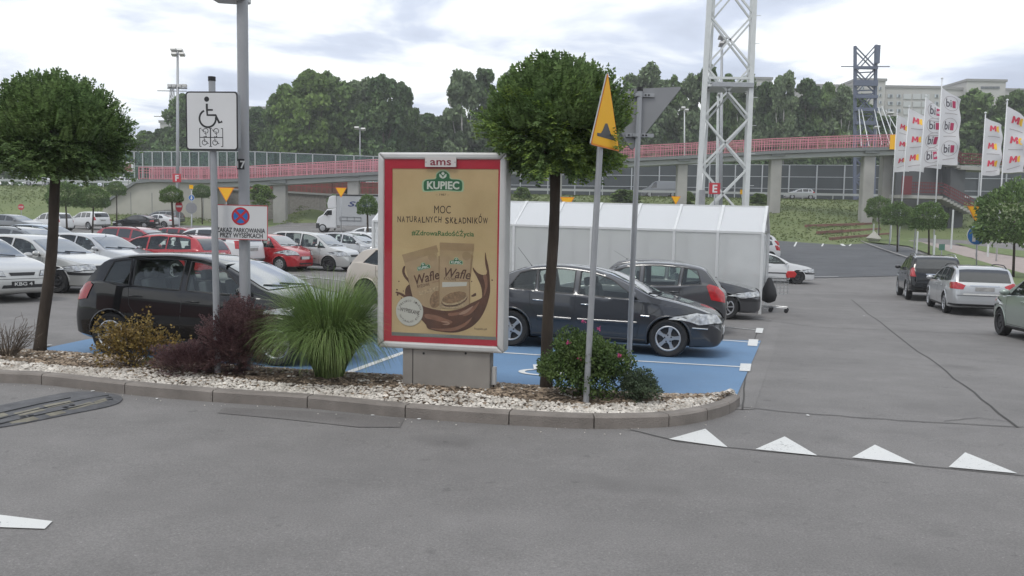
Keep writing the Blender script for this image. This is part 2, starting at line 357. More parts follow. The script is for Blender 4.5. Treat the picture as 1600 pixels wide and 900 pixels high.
# car park surface: its far edge follows the grass under the footbridge
edge_px = [(-60, 352), (60, 350), (160, 347), (300, 352), (420, 349), (520, 346), (600, 349), (800, 356), (1000, 361), (1200, 366), (1350, 368), (1440, 372), (1520, 376)]
edge = [GP(*p) for p in edge_px]
edge = [Vector((-75, edge[0].y, 0))] + [Vector((p.x, p.y, 0)) for p in edge] + [Vector((70, 66, 0))]
poly = [(-75, -18), (70, -18)] + [(p.x, p.y) for p in edge[::-1]]
drape('road', poly, 0.0, M['asphalt'], d=1.6)
def px_poly(pts): return [(q.x, q.y) for q in [GP(*p) for p in pts]]
drape('new_asphalt', px_poly([(1204,372),(1345,378),(1420,388),(1510,428),(1180,436),(1204,400)]), .02, M['asphalt_new'], d=1.2)
def line(name, pts, w, m, off=.012, label=None, cat=None, group=None, d=.4):
    P = [GP(*p) if len(p) == 2 else Vector(p) for p in pts]; b = MB(); n = 0; Q = []
    for i in range(len(P)-1):
        k = max(1, int((P[i+1]-P[i]).length/d))
        Q += [P[i].lerp(P[i+1], j/k) for j in range(k)]
    Q.append(P[-1]); vs = []
    for i, p in enumerate(Q):
        t = (Q[min(i+1, len(Q)-1)] - Q[max(0, i-1)]); t.z = 0; t.normalize(); s = Vector((-t.y, t.x, 0)); ww = w(i/len(Q)) if callable(w) else w
        for k in (-1, 0, 1):
            q = p + s*k*ww/2; vs.append((q.x, q.y, G(q.x, q.y) + off))
    b.add(vs, [(i*3+k, i*3+k+3, i*3+k+4, i*3+k+1) for i in range(len(Q)-1) for k in (0, 1)])
    o = b.obj(name, m); 
    if label: tag(o, label, cat, group)
    else: o['kind'] = 'structure'
    return o
# road give-way triangles, lane mark, cracks
tri = [((1045,687),(1137,700),(1102,671)), ((1180,703),(1277,713),(1226,683)), ((1331,716),(1430,726),(1367,696)), ((1482,731),(1590,741),(1508,708))]
labs = ['white give-way triangle nearest the rounded kerb end', 'white give-way triangle second from the kerb', 'white give-way triangle third from the kerb with a scuffed base', 'white give-way triangle farthest from the kerb, at the lower right']
for t, l in zip(tri, labs):
    o = drape('give_way_triangle', px_poly(t), .008, M['paint_white'], d=.12, kind='thing'); tag(o, l, 'road marking', 'give-way triangles across the lane mouth')
tag(drape('lane_mark', px_poly([(-40,806),(0,806),(82,816),(70,828),(-40,824)]), .008, M['paint_white'], d=.2, kind='thing'), 'white dash painted on the near asphalt at the lower left', 'road marking')
random.seed(5)
def jag(pts, amp=1.2, n=5):
    r = []
    for a, c in zip(pts, pts[1:]):
        for k in range(n):
            t = k/n; r.append((a[0]+(c[0]-a[0])*t + random.uniform(-amp, amp), a[1]+(c[1]-a[1])*t + random.uniform(-amp, amp)*.5))
    return r + [pts[-1]]
line('road_seam', jag([(1330,468),(1375,505),(1450,560),(1520,612),(1590,668)], 2), .024, M['crack'], .006)
line('road_seam', jag([(1160,637),(1250,646),(1330,652),(1420,658),(1600,668)], 1), .02, M['crack'], .006)
line('road_seam', jag([(1185,500),(1290,512),(1400,516),(1560,524)], 1), .035, M['asphalt_patch'], .005)
line('road_seam', jag([(985,672),(1060,690),(1140,700),(1290,714),(1600,744)], .6), .018, M['crack'], .006)
line('road_seam', jag([(1183,520),(1170,560),(1163,600),(1160,640)], 1), .02, M['crack'], .007)
line('road_seam', jag([(1476,658),(1530,653),(1580,660)], 1), .012, M['crack'], .006)
drape('asphalt_patch', px_poly([(350,637),(480,643),(632,655),(625,668),(560,668),(440,655),(340,646)]), .005, M['asphalt_patch'], d=.3)
# blue disabled bays and their lines
drape('blue_bay_paint', px_poly([(1146,631),(1189,533),(1000,527),(700,523),(400,522),(140,530),(40,551),(160,566),(420,590),(700,603),(900,618)]), .008, M['blue_paint'], d=.5)
drape('pale_tarmac', px_poly([(1146,640),(1190,533),(1205,500),(1222,500),(1195,590),(1178,640)]), .004, M['asphalt_lane'], d=.5)
gl = 'white bay lines'
line('bay_line', [(640,543),(800,553),(1170,575)], .10, M['paint_white'], .014)
line('bay_line', [(900,521),(1140,533),(1187,537)], .10, M['paint_white'], .014)
line('bay_line', [(1100,508),(1190,517)], .10, M['paint_worn'], .012)
line('bay_line', [(1120,494),(1205,500)], .10, M['paint_worn'], .012)
line('bay_line', [(545,583),(628,553),(700,528)], .11, M['paint_white'], .014)
for i, (x, y, w) in enumerate([(1165,575,16), (1177,536,14), (1187,517,10)]):
    h = w*.36; drape('bay_corner_mark', px_poly([(x-w/2,y-h),(x+w/2+1,y-h+.6),(x+w/2-1,y+h+1),(x-w/2-2,y+h)]), .016, M['paint_white'], d=.2)
# wheelchair symbol on the blue bay, mostly behind the rose bush
c = GP(846, 583); b = MB()
ring = [(c.x+.32*math.cos(t)*k, c.y+.30*math.sin(t)*k) for k in (1, .72) for t in [i*math.pi/12 for i in range(24)]]
b.add([(x, y, G(x, y)+.016) for x, y in ring], [(i, (i+1)%24, 24+(i+1)%24, 24+i) for i in range(24)])
b.add([(c.x-.1, c.y+.2, G(c.x,c.y)+.0165), (c.x+.02, c.y+.2, G(c.x,c.y)+.0165), (c.x+.02, c.y+.75, G(c.x,c.y+.75)+.0165), (c.x-.1, c.y+.75, G(c.x,c.y+.75)+.0165)], [(0,1,2,3)])
tag(b.obj('wheelchair_symbol', M['paint_white']), 'white wheelchair symbol painted on the blue bay behind the rose bush', 'road marking')
# far bay lines on the left and far road markings
for i, (a, c_) in enumerate([((0,462),(45,456)), ((60,545),(75,541)), ((455,430),(540,440)), ((470,437),(500,434)), ((330,361),(420,364)), ((430,352),(470,353)), ((540,355),(500,352)), ((560,362),(600,365)),
        ((380,372),(300,368)), ((1242,366),(1248,371)), ((1285,367),(1291,372)), ((1328,368),(1336,373)), ((1262,433),(1310,433))]):
    line('bay_line', [a, c_], .13, M['paint_worn'] if i < 4 else M['paint_white'], .03)
line('arrow_mark', [(1300,380),(1318,381)], .3, M['paint_white'], .04); line('arrow_mark', [(1311,379),(1319,385)], .3, M['paint_white'], .045)
# ------------------------------------------------------------------ kerb and planted island
kf = [(-160,586),(-60,592),(0,598),(65,601),(195,616),(332,628),(480,638),(633,653),(795,664),(928,670),(1045,667),(1105,657),(1140,646),(1156,634)]
KP = [GP(*p) for p in kf]
kt = [Vector((q.x, q.y)) for q in KP]
line3 = smoothpoly([(p.x, p.y, 0) for p in KP], 12, False)
tot = [0]
for a, c_ in zip(line3, line3[1:]): tot.append(tot[-1] + (c_-a).length)
def along(s):
    s = max(0, min(tot[-1]-1e-4, s)); i = max(0, min(len(tot)-2, int(np.searchsorted(tot, s))-1)); t = (s-tot[i])/(tot[i+1]-tot[i]+1e-9)
    p = line3[i].lerp(line3[i+1], t); d = (line3[i+1]-line3[i]); j0, j1 = max(0, i-3), min(len(line3)-1, i+4); d = (line3[j1]-line3[j0]).normalized(); return p, Vector((-d.y, d.x, 0))
kerb = thing('kerb', 'weathered concrete kerb curving round the end of the planted island', 'kerb', (0,0,0)); kerb['kind'] = 'structure'; del kerb['category']
KW, KH = .15, .125
arc = [tot[i*12] for i in range(len(kf))]
joints = [arc[0], arc[1], arc[3], arc[4], arc[5], arc[6], arc[7], arc[8], arc[9], arc[10], arc[11], arc[12], tot[-1]]
for a, c_ in zip(joints, joints[1:]):
    b = MB(); n = 6; vs = []
    for i in range(n+1):
        s = a + .006 + (c_ - a - .012) * i / n; p, nn = along(s)
        for (u, z) in ((0, -.1), (.0, KH-.02), (.02, KH), (KW, KH), (KW, -.1)):
            q = p + nn*u; vs.append((q.x, q.y, G(q.x, q.y) + z))
    fs = [(i*5+k, (i+1)*5+k, (i+1)*5+k+1, i*5+k+1) for i in range(n) for k in range(4)] + [(0,1,2,3,4), tuple(n*5+k for k in (4,3,2,1,0))]
    b.add(vs, fs); b.obj('kerb_stone', M['kerb'], kerb)
# bed
back = smoothpoly([(p.x, p.y, 0) for p in [GP(*q) for q in [(-160,548),(-60,549),(0,551),(60,552),(150,558),(260,567),(400,578),(500,585),(628,592),(760,603),(840,609),(950,618),(1040,625),(1120,631),(1150,632)]]], 8, False)
def bed(u, v):      # u along 0..1, v 0 at the kerb .. 1 at the back
    p, nn = along(tot[-1]*u); p = p + nn*KW; i = u*(len(back)-1); k = int(min(i, len(back)-2)); q = back[k].lerp(back[k+1], i-k)
    w = p.lerp(q, v); z = G(w.x, w.y) + (KH-.015)*(1-v) + .02*v + .10*math.sin(math.pi*min(1, v*.95)) ; return Vector((w.x, w.y, z))
b = MB(); nu, nv = 160, 14
b.add([bed(i/nu, j/nv) for i in range(nu+1) for j in range(nv+1)], [(i*(nv+1)+j, (i+1)*(nv+1)+j, (i+1)*(nv+1)+j+1, i*(nv+1)+j+1) for i in range(nu) for j in range(nv)])
b.obj('bed_soil', M['soil'], smooth=True, kind='structure')
bedtree = BVHTree.FromPolygons([Vector(v) for v in b.v], b.f)
def BZ(x, y):
    h = bedtree.ray_cast(Vector((x, y, 5)), Vector((0,0,-1)))
    return h[0].z if h[0] is not None else G(x, y)
def BP(px, py):     # a point of the bed seen at this pixel
    h = bedtree.ray_cast(Vector((0,0,CAMZ)), ray(px, py).normalized()); return h[0] if h[0] is not None else GP(px, py)
mat('pebble', (.44,.395,.34), .8, var=.18, scale=5, col2=(.70,.655,.59), island=.28)
mat('bark', (.20,.145,.10), .95, var=.3, scale=6, col2=(.40,.31,.225), island=.45)
random.seed(11)
def rock(b, p, r, sq=.65):
    t = random.random()*6.28; ca, sa = math.cos(t), math.sin(t); vs = []
    base = [(0,0,1),(1,0,.1),(.3,.95,.15),(-.8,.6,0),(-.85,-.55,.1),(.3,-.95,0),(0,0,-1)]
    e = random.uniform(.7, 1.35)
    for x, y, z in base:
        k = r*random.uniform(.75, 1.2); x, y, z = x*k*e, y*k/e, z*k*sq; vs.append((p.x + x*ca - y*sa, p.y + x*sa + y*ca, p.z + z))
    b.add(vs, [(0,1,2),(0,2,3),(0,3,4),(0,4,5),(0,5,1),(6,2,1),(6,3,2),(6,4,3),(6,5,4),(6,1,5)])
b = MB()
for i in range(7500):
    u = random.random(); lim = .23 if u > .3 else .22; v = random.random()**1.35 * lim * (1 + .25*math.sin(u*23) ) + .012
    if random.random() < .10: v = random.uniform(.3, .85)
    if u > .93: v = random.random()*.92
    p = bed(u, min(.97, v)); r = random.uniform(.011, .027); p.z += r*.25; rock(b, p, r)
for i in range(60):     # strays on kerb and tarmac
    p, nn = along(random.random()*tot[-1]); off = -random.random()*.25; p = p + nn*off; p.z = G(p.x, p.y)+.004; rock(b, p, random.uniform(.004, .010))
tag(b.obj('white_gravel', M['pebble'], kind='stuff'), 'white gravel strip along the kerb of the planted island', 'gravel')
b = MB()
for i in range(15000):
    u = random.random()*.97; v = random.uniform(.24, 1.0) if random.random() < .85 else random.uniform(.05, .3)
    p = bed(u, v); p.z += .006; l = random.uniform(.012, .04); w = l*random.uniform(.25, .55); t = random.random()*6.28
    d = Vector((math.cos(t), math.sin(t), random.uniform(-.3, .35))).normalized(); s = Vector((-d.y, d.x, random.uniform(-.6, .6))).normalized(); n_ = d.cross(s)*.004
    b.add([p-d*l-s*w, p+d*l-s*w*.6, p+d*l*.9+s*w, p-d*l*.8+s*w*.8, p+n_], [(0,1,4),(1,2,4),(2,3,4),(3,0,4)])
tag(b.obj('bark_mulch', M['bark'], kind='stuff'), 'brown bark mulch covering the planted island behind the gravel', 'mulch')
# ------------------------------------------------------------------ rubber speed cushion
sc = [GP(*p) for p in [(-60,672),(0,669),(100,650),(170,636),(190,627),(185,619),(150,614),(110,615),(50,626),(0,636),(-60,648)]]
mat('cushion', (.10,.10,.105), .75, var=.25, scale=9, bump=.4, bscale=60); mat('cushion_yellow', (.20,.185,.145), .8, var=.25, scale=12)
cc = sum(sc, Vector())/len(sc)
spd = thing('speed_cushion', 'black rubber speed cushion with faded yellow blocks lying on the asphalt at left', 'speed bump', (cc.x, cc.y, G(cc.x, cc.y)))
o_ = smoothpoly([(p.x, p.y, 0) for p in sc], 5); inn = [cc + (p-cc)*.86 for p in o_]; inn2 = [cc + (p-cc)*.6 for p in o_]
b = MB(); N = len(o_); vs = []
for ring_, h in ((o_, .0), (o_, .012), (inn, .035), (inn2, .05)):
    vs += [Vector((p.x, p.y, G(p.x, p.y)+h)) - spd.location for p in ring_]
b.add(vs, [(r*N+i, r*N+(i+1)%N, (r+1)*N+(i+1)%N, (r+1)*N+i) for r in range(3) for i in range(N)] + [tuple(range(3*N, 4*N))])
b.obj('rubber_body', M['cushion'], spd)
ctree = BVHTree.FromPolygons([Vector(v)+spd.location for v in b.v], b.f)
def onc(px, py, up):
    h = ctree.ray_cast(Vector((0,0,CAMZ)), ray(px, py).normalized()); 
    return (h[0] + Vector((0,0,up)) - spd.location) if h[0] is not None else None
for qd in [((20,646),(60,637),(72,641),(32,650)), ((66,634),(108,626),(116,629),(76,638)), ((100,640),(140,628),(150,631),(116,640)), ((14,660),(52,651),(62,655),(22,664)), ((146,628),(164,622),(168,626),(150,632)), ((70,647),(96,641),(104,645),(80,651)), ((-20,650),(6,645),(14,649),(-10,655))]:
    P = [onc(x, y, .003) for x, y in qd]
    if all(p is not None for p in P): b = MB(); b.add(P, [(0,1,2,3)]); b.obj('yellow_block', M['cushion_yellow'], spd)
for i, ln in enumerate([((0,655),(60,640),(120,627),(170,618)), ((0,663),(60,649),(120,636),(176,624)), ((0,646),(60,632),(110,622))]):
    P = [onc(x, y, .004) for x, y in ln]; P = [p for p in P if p is not None]
    if len(P) > 1: b = MB(); b.tube(P, .006, 4); b.obj('groove', M['black'], spd)
for x, y in ((102,636),(36,651),(48,649),(112,633),(170,621)):
    p = onc(x, y, .004)
    if p is not None: b = MB(); b.lathe([(0,.004),(.022,.003),(.03,0)], 10, c=p); b.obj('bolt_hole', M['black'], spd)
# pale litter dots on the road
lit_ = ['pale scrap of litter by the kerb below the lamp post', 'pale scrap at the kerb foot below the tall grass', 'pale scrap at the kerb foot left of the dark tarmac patch edge', 'pale scrap on the asphalt just below the poster pedestal', 'white scrap lying on the long road seam at right', 'white scrap on the asphalt behind the give-way triangles', 'pale crumb below the kerb near the dying shrub', 'pale crumb on the far end of the speed cushion']
for i, (x, y) in enumerate([(422,631),(510,638),(582,650),(655,656),(1350,494),(1262,650),(245,624),(145,612)]):
    b = MB(); q = GP(x, y); q.z += .01; rock(b, q, .022, .3); tag(b.obj('litter_scrap', M['paint_white']), lit_[i], 'litter')
# ------------------------------------------------------------------ advertising light box on the island
mat('frame_alu', (.55,.545,.53), .45, .15, var=.06, scale=3, bump=.05)
mat('frame_alu_side', (.36,.36,.36), .45, .15, var=.05, scale=3)
mat('ped', (.285,.265,.24), .6, .1, var=.12, scale=3); mat('passe', (.50,.025,.05), .3, var=.03)
mat('kraft', (.60,.425,.225), .38, var=.10, scale=2.2, col2=(.66,.485,.27), detail=4)
mat('kraft2', (.41,.275,.155), .5, var=.12, scale=6); mat('kraft3', (.45,.31,.18), .5, var=.08, scale=8); mat('kraft_dk', (.33,.21,.11), .5, var=.1, scale=9)
mat('choc', (.115,.045,.025), .35, var=.25, scale=7); mat('choc_lt', (.26,.12,.075), .35, var=.2, scale=9); mat('choc_hi', (.40,.24,.17), .35)
mat('wafer', (.27,.16,.085), .7, var=.35, scale=40); mat('wafer_edge', (.46,.33,.2), .7, var=.3, scale=40)
mat('ink', (.045,.025,.02), .5); mat('ink_green', (.06,.17,.055), .5); mat('logo_green', (.02,.15,.065), .4); mat('logo_pale', (.42,.56,.36), .45); mat('logo_white', (.66,.68,.62), .45)
mat('ad_grey', (.19,.20,.185), .5); mat('sticker', (.60,.57,.52), .45); mat('ams_plate', (.56,.53,.51), .4); mat('ams_red', (.20,.012,.03), .4)
base = at(697, 594, 9.42)
bz = BZ(base.x, base.y)
BB = thing('advertising_display', 'white framed poster light box with red border on a grey pedestal, advertising rice wafers', 'billboard', (base.x, base.y, bz), R(-12))
BBM = Matrix.Translation((base.x, base.y, bz)) @ Matrix.Rotation(R(-12), 4, 'Z'); BBI = BBM.inverted()
def loc_on(I, mtx, px, py, y=-.0):   # local x,z where the pixel ray meets the local plane y
    o = I @ Vector((0,0,CAMZ)); d = (I.to_3x3() @ ray(px, py)); t = (y - o.y)/d.y; p = o + d*t; return p
FD = .13
def bl(px, py): p = loc_on(BBI, BBM, px, py, -FD); return (p.x, p.z)
x0, zt = bl(590, 239); _, zb = bl(592, 543); x1, _ = bl(789, 400); zt2 = bl(789, 237)[1]; zb2 = bl(795, 553)[1]
zb = (zb+zb2)/2; zt = (zt+zt2)/2
print('BOARD', x0, x1, zb, zt, 'base', base, bz)
fw = .075
b = MB(); b.prism([(x0+.05, zb+.05), (x1-.05, zb+.05), (x1-.05, zt-.05), (x0+.05, zt-.05)], -FD+.03, FD-.02); b.obj('cabinet', M['frame_alu_side'], BB, bevel=.02)
def mitre(name, a, b_, c_, d_, m):   # frame piece
    q = MB(); q.prism([a, b_, c_, d_], -FD, FD); return q.obj(name, m, BB, bevel=.022)
mitre('frame_bar', (x0, zb), (x1, zb), (x1-fw, zb+fw), (x0+fw, zb+fw), M['frame_alu'])
mitre('frame_bar', (x0+fw, zt-fw), (x1-fw, zt-fw), (x1, zt), (x0, zt), M['frame_alu'])
mitre('frame_bar', (x0, zb), (x0+fw, zb+fw), (x0+fw, zt-fw), (x0, zt), M['frame_alu'])
mitre('frame_bar', (x1-fw, zb+fw), (x1, zb), (x1, zt), (x1-fw, zt-fw), M['frame_alu'])
px0, pz1 = bl(612, 263); px1, pz0 = bl(774, 530); 
def rect(name, a, c_, y, m, parent=BB, th=.004):
    q = MB(); q.box(((a[0]+c_[0])/2, y+th/2, (a[1]+c_[1])/2), (abs(c_[0]-a[0]), th, abs(c_[1]-a[1]))); return q.obj(name, m, parent)
ix0, ix1, iz0, iz1 = x0+fw, x1-fw, zb+fw, zt-fw
# red passe-partout in four bars around the poster
rect('red_border', (ix0, iz0), (px0, iz1), -FD+.022, M['passe']); rect('red_border', (px1, iz0), (ix1, iz1), -FD+.022, M['passe'])
rect('red_border', (px0, iz0), (px1, pz0), -FD+.0215, M['passe']); rect('red_border', (px0, pz1), (px1, iz1), -FD+.0215, M['passe'])
poster = rect('poster', (px0, pz0), (px1, pz1), -FD+.028, M['kraft'])
PW, PH = px1-px0, pz1-pz0
ykeep = -FD+.0275
_lay = [0]
def PP(u, v): return (px0 + u*PW, pz1 - v*PH)     # poster coords: u right, v down (0..1)
def pflat(name, pts, m, layer, parent=poster):
    q = MB(); y = ykeep - .0005*layer; P = [PP(*p[:2]) for p in pts]; q.add([(x, y, z) for x, z in P], [tuple(range(len(P)))]); return q.obj(name, m, parent)
def ell(cu, cv, ru, rv, n=28, rot=0, a0=0, a1=2*math.pi):
    r = []; asp = PW/PH
    for i in range(n):
        t = a0 + (a1-a0)*i/(n if a1-a0 > 6.2 else n-1); x, y = ru*math.cos(t), rv*math.sin(t)/1.0
        xx, yy = x*math.cos(rot) - y*math.sin(rot), x*math.sin(rot) + y*math.cos(rot); r.append((cu+xx, cv+yy*asp))
    return r
# bl() gives poster coords of photo pixels
def q2(px, py):
    x, z = bl(px, py); return ((x-px0)/PW, (pz1-z)/PH)
def Q(pts, sm=0):
    r = [q2(*p) for p in pts]; return [(v[0], v[1]) for v in smoothpoly([(a, c_, 0) for a, c_ in r], sm)] if sm else r
def ptext(body, px, py, hpx, wpx, m, layer, bold=0, rotd=0, shear=0):
    x, z = bl(px, py); s = hpx/141.0; w = wpx/141.0/math.cos(R(12))
    return text(body, s/.73, m, poster, (x, ykeep-.0005*layer, z - s/2), wid=w, bold=bold, rot=R(rotd), shear=shear)
# logo at the top
def logo(cx, cy, k, layer, rotd=0, full=True):
    def T(pts):
        r = []
        for x, y in pts:
            c_, s_ = math.cos(R(rotd)), math.sin(R(rotd)); r.append((cx + k*(x*c_ + y*s_), cy + k*(-x*s_ + y*c_)))
        return r
    outl = [(-33,-6),(-27,-9.5),(-13,-11),(-11,-19),(-5,-24),(0,-25),(5,-24),(11,-19),(13,-11),(27,-9.5),(33,-6),(34,2),(33,9),(28,11),(0,9.5),(-28,11),(-33,9),(-34,2)]
    pflat('logo_edge', Q(T(outl), 5), M['logo_pale'], layer); pflat('logo_panel', Q(T([(x*.92, y*.88-.3) for x, y in outl]), 5), M['logo_green'], layer+1)
    if full:
        for sx in (-1, 1): pflat('logo_grain', Q(T([(0,-10.5),(sx*5,-13),(sx*5.5,-18),(sx*1.5,-14.5)]), 4), M['logo_white'], layer+2)
        pflat('logo_grain', Q(T([(-2.6,-18.5),(0,-21.5),(2.6,-18.5),(0,-16)]), 4), M['logo_white'], layer+2)
    ptext('KUPIEC', cx + k*1.0*math.sin(R(rotd))*0, cy, 12*k, 52*k, M['logo_white'], layer+3, bold=.035, rotd=rotd)
logo(691, 289, .97, 1)
ptext('– 1987 –', 690, 304, 3.2, 21, M['ink'], 1)
ptext('MOC', 690, 327, 12.5, 26, M['ink'], 1, bold=.0)
# hand-lettered line, one glyph after another with small jumps
random.seed(3)
def hand(body, pxa, pxb, py, h, m, layer):
    wts = {'I': .45, ' ': .5, 'M': 1.3, 'W': 1.35, 'N': 1.1}; tw = sum(wts.get(c_, 1.0) for c_ in body); x = pxa
    for c_ in body:
        w = (pxb-pxa)*wts.get(c_, 1.0)/tw
        if c_ != ' ': ptext(c_, x + w/2, py + random.uniform(-.7, .7) + (-1.2 if c_ == 'Ó' else 0), h*(1.22 if c_ == 'Ó' else 1), w*(.8 if c_ != 'I' else .4), m, layer, bold=.012, rotd=random.uniform(-4, 4))
        x += w
hand('NATURALNYCH', 619, 689, 342.5, 9.5, M['ink'], 1); hand('SKŁADNIKÓW', 694, 762, 344, 9.5, M['ink'], 1)
ptext('#ZdrowaRadośćŻycia', 690.5, 364.5, 7.6, 98, M['ink_green'], 1, bold=.02)
# splash behind the packs
pflat('chocolate_splash', Q([(645,450),(651,470),(660,487),(672,500),(690,508),(712,508),(733,500),(747,485),(752,468),(751,450),(744,433),(739,424),(738,418),(746,427),(757,430),(760,424),(759,410),(757,396),(762,415),(764,430),(765,448),(764,462),(758,482),(748,500),(733,513),(712,520),(690,519),(672,515),(660,503),(648,490),(638,475),(632,462),(633,450),(640,444)], 4), M['choc'], 1)
for pts in ([(640,446),(636,440),(630,433),(627,424),(629,417),(632,416),(631,424),(634,432),(640,438),(643,444)], [(641,445),(639,437),(636,430),(635,423),(637,423),(639,430),(642,438),(645,445)], [(634,463),(626,458),(618,456),(617,458),(624,461),(632,466)], [(742,458),(737,461),(735,463),(738,464),(743,462)], [(760,424),(757,410),(757,396),(758,396),(760,408),(763,424)]):
    pflat('chocolate_drip', Q(pts, 3), M['choc'], 2)
for x, y, r in ((622,440,1.1),(619,453,1.4),(620,461,1.6),(626,466,1.0),(768,438,1.2),(742,498,1.3),(736,440,1),(629,455,.9)):
    pflat('chocolate_drop', ell(*q2(x, y), r/165, r/165, 10), M['choc'], 2)
# left pack, tilted; right pack upright
pflat('wafer_pack', Q([(627,398),(631,412),(645,470),(650,490),(668,497),(688,494),(686,440),(681,383),(660,389)]), M['kraft3'], 3)
pflat('pack_seal', Q([(627,399),(631,411),(684,394),(681,383)]), M['kraft2'], 4)
pflat('wafer_pack', Q([(686,379),(740,381),(737,410),(733,440),(733,470),(733,484),(685,482),(686,430)]), M['kraft3'], 6)
pflat('pack_seal', Q([(686,379),(740,381),(739,393),(687,391)]), M['kraft2'], 7)
pflat('pack_shade', Q([(735,397),(738.5,400),(733.6,440),(733.6,482),(731.5,482),(732,440)]), M['kraft_dk'], 8)
pflat('pack_shade', Q([(684,400),(686,400),(686,478),(684.5,478)]), M['kraft_dk'], 6)
pflat('round_stamp', ell(*q2(674, 402), 6.4/165, 6.4/165), M['kraft2'], 5); pflat('round_stamp', ell(*q2(728, 400), 6.6/165, 6.6/165), M['kraft2'], 8)
logo(661, 418, .31, 8, rotd=13, full=True); logo(712, 410, .31, 8, rotd=-1)
ptext('Wafle', 666, 433, 15, 40, M['choc'], 9, bold=.012, rotd=15, shear=.25); ptext('Wafle', 712, 427, 15, 41, M['choc'], 9, bold=.012, rotd=-4, shear=.25)
ptext('RYŻOWE', 661, 446, 4.6, 20, M['choc'], 9, rotd=15); ptext('RYŻOWE', 702, 436, 4.6, 19, M['choc'], 9, rotd=-2)
for x, y, w, rt in ((680,440,12,14),(724,438,15,-2)): ptext('z czekoladą', x, y, 2.6, w, M['choc_lt'], 9, rotd=rt)
pflat('pack_band', Q([(652,456),(684,447),(685,454),(654,462)]), M['wafer_edge'], 5); pflat('pack_band', Q([(690,441),(729,441),(728,447),(690,449)]), M['sticker'], 7)
# wafers
pflat('wafer_disc', ell(*q2(680, 468), 9/165, 14/165, 24, .35), M['wafer'], 5)
pflat('wafer_disc', ell(*q2(709, 469), 21/165, 9.5/165, 30, -.28), M['choc'], 9); pflat('wafer_disc', ell(*q2(709, 467), 20.5/165, 9/165, 30, -.28), M['wafer_edge'], 10); pflat('wafer_disc', ell(*q2(709, 465), 19.5/165, 8/165, 30, -.28), M['wafer'], 11)
pflat('wafer_disc', ell(*q2(706, 477), 21/165, 5.5/165, 30, -.12), M['wafer_edge'], 9)
# front wave of chocolate
pflat('chocolate_wave', Q([(650,474),(664,480),(680,484),(700,486),(720,482),(735,474),(748,468),(757,463),(760,474),(753,488),(742,501),(728,512),(708,518),(685,517),(668,514),(664,505),(658,494)], 5), M['choc'], 12)
for pts in ([(664,491),(680,493),(694,498),(706,503),(700,507),(690,504),(676,500),(664,497)], [(728,487),(738,480),(748,472),(742,483),(732,492),(722,494)], [(672,513),(690,514),(708,512),(725,505),(737,496),(728,508),(710,517),(686,517)], [(700,490),(715,488),(726,484),(716,492),(702,494)]):
    pflat('chocolate_sheen', Q(pts, 4), M['choc_lt'], 13)
pflat('chocolate_sheen', Q([(716,491),(726,485),(739,478),(730,488),(721,492)], 3), M['choc_hi'], 14); pflat('chocolate_sheen', Q([(688,503),(696,502),(702,505),(699,508),(690,507),(700,505.5)], 3), M['choc_hi'], 14)
pflat('chocolate_sheen', Q([(754,432),(759,430),(761,445),(758,458),(755,462),(757,446)], 4), M['choc_lt'], 4)
pflat('white_sticker', ell(*q2(639, 486.5), 21.5/163, 22/163*1.02, 36), M['sticker'], 15)
ptext('WYPIEKANE', 639, 486, 6.5, 32, M['ink'], 17, bold=.01, rotd=-9)
def ring_text(body, cx, cy, rad, a0, a1, h, flip=False):
    n = len(body)
    for i, c_ in enumerate(body):
        if c_ == ' ': continue
        a = a0 + (a1-a0)*i/(n-1); x = cx + rad*math.cos(R(a)); y = cy - rad*math.sin(R(a)); ptext(c_, x, y, h, h*.75, M['ink'], 17, rotd=(a-90) if not flip else (a+90))
ring_text('Z PEŁNEGO ZIARNA', 639, 486.5, 16.5, 165, 15, 3.2); ring_text('NATURALNY RYŻ', 639, 486.5, 16.5, 200, 335, 3.2, True)
ptext('kupiec.pl', 750, 514, 3.4, 19, M['ink'], 1)
pflat('grey_footer', Q([(611,519),(775,527),(775,532),(611,524.5)]), M['ad_grey'], 15)
glassmat('box_glass', (.97,.98,.97), .0, .03)
rect('front_glass', (ix0, iz0), (ix1, iz1), -FD+.006, M['box_glass'])
# plate with the operator name
ax0, az1 = bl(664.5, 246); ax1, az0 = bl(713, 261)
pl = rect('name_plate', (ax0, az0), (ax1, az1), -FD-.010, M['ams_plate'], th=.012)
x, z = bl(689, 257.5); text('ams', .115, M['ams_red'], pl, (x, -FD-.012, z-.004), wid=.235, bold=.012)
for sx in (ax0+.012, ax1-.012): q = MB(); q.lathe([(.001,-.003),(.005,-.002),(.005,0)], 8, axis='y', c=(sx, -FD-.0105, (az0+az1)/2)); q.obj('screw', M['ams_red'], pl)
# pedestal
dx0, _ = bl(627, 570); dx1, _ = bl(764, 570)
b = MB(); b.box(((dx0+dx1)/2, 0, (zb-.12)/2), (dx1-dx0, .17, zb+.12)); b.obj('pedestal', M['ped'], BB, bevel=.008)
sx, _ = bl(643, 570); q = MB(); q.box((sx, -.087, zb/2-.02), (.006, .006, zb+.05)); q.obj('panel_joint', M['black'], BB)
for xx in (660, 726): x, z = bl(xx, 553); q = MB(); q.lathe([(.001,-.008),(.011,-.006),(.013,0)], 10, axis='y', c=(x, -.086, z)); q.obj('bolt', M['black'], BB)
q = MB(); q.box((dx1+.028, .0, .14), (.05, .06, .20)); q.obj('junction_box', M['frame_alu'], BB, bevel=.005)
q = MB(); q.tube([(dx1+.02,0,.05),(dx1+.03,0,-.0),(dx1+.03,0,-.1)], .008, 6); q.obj('cable', M['black'], BB)
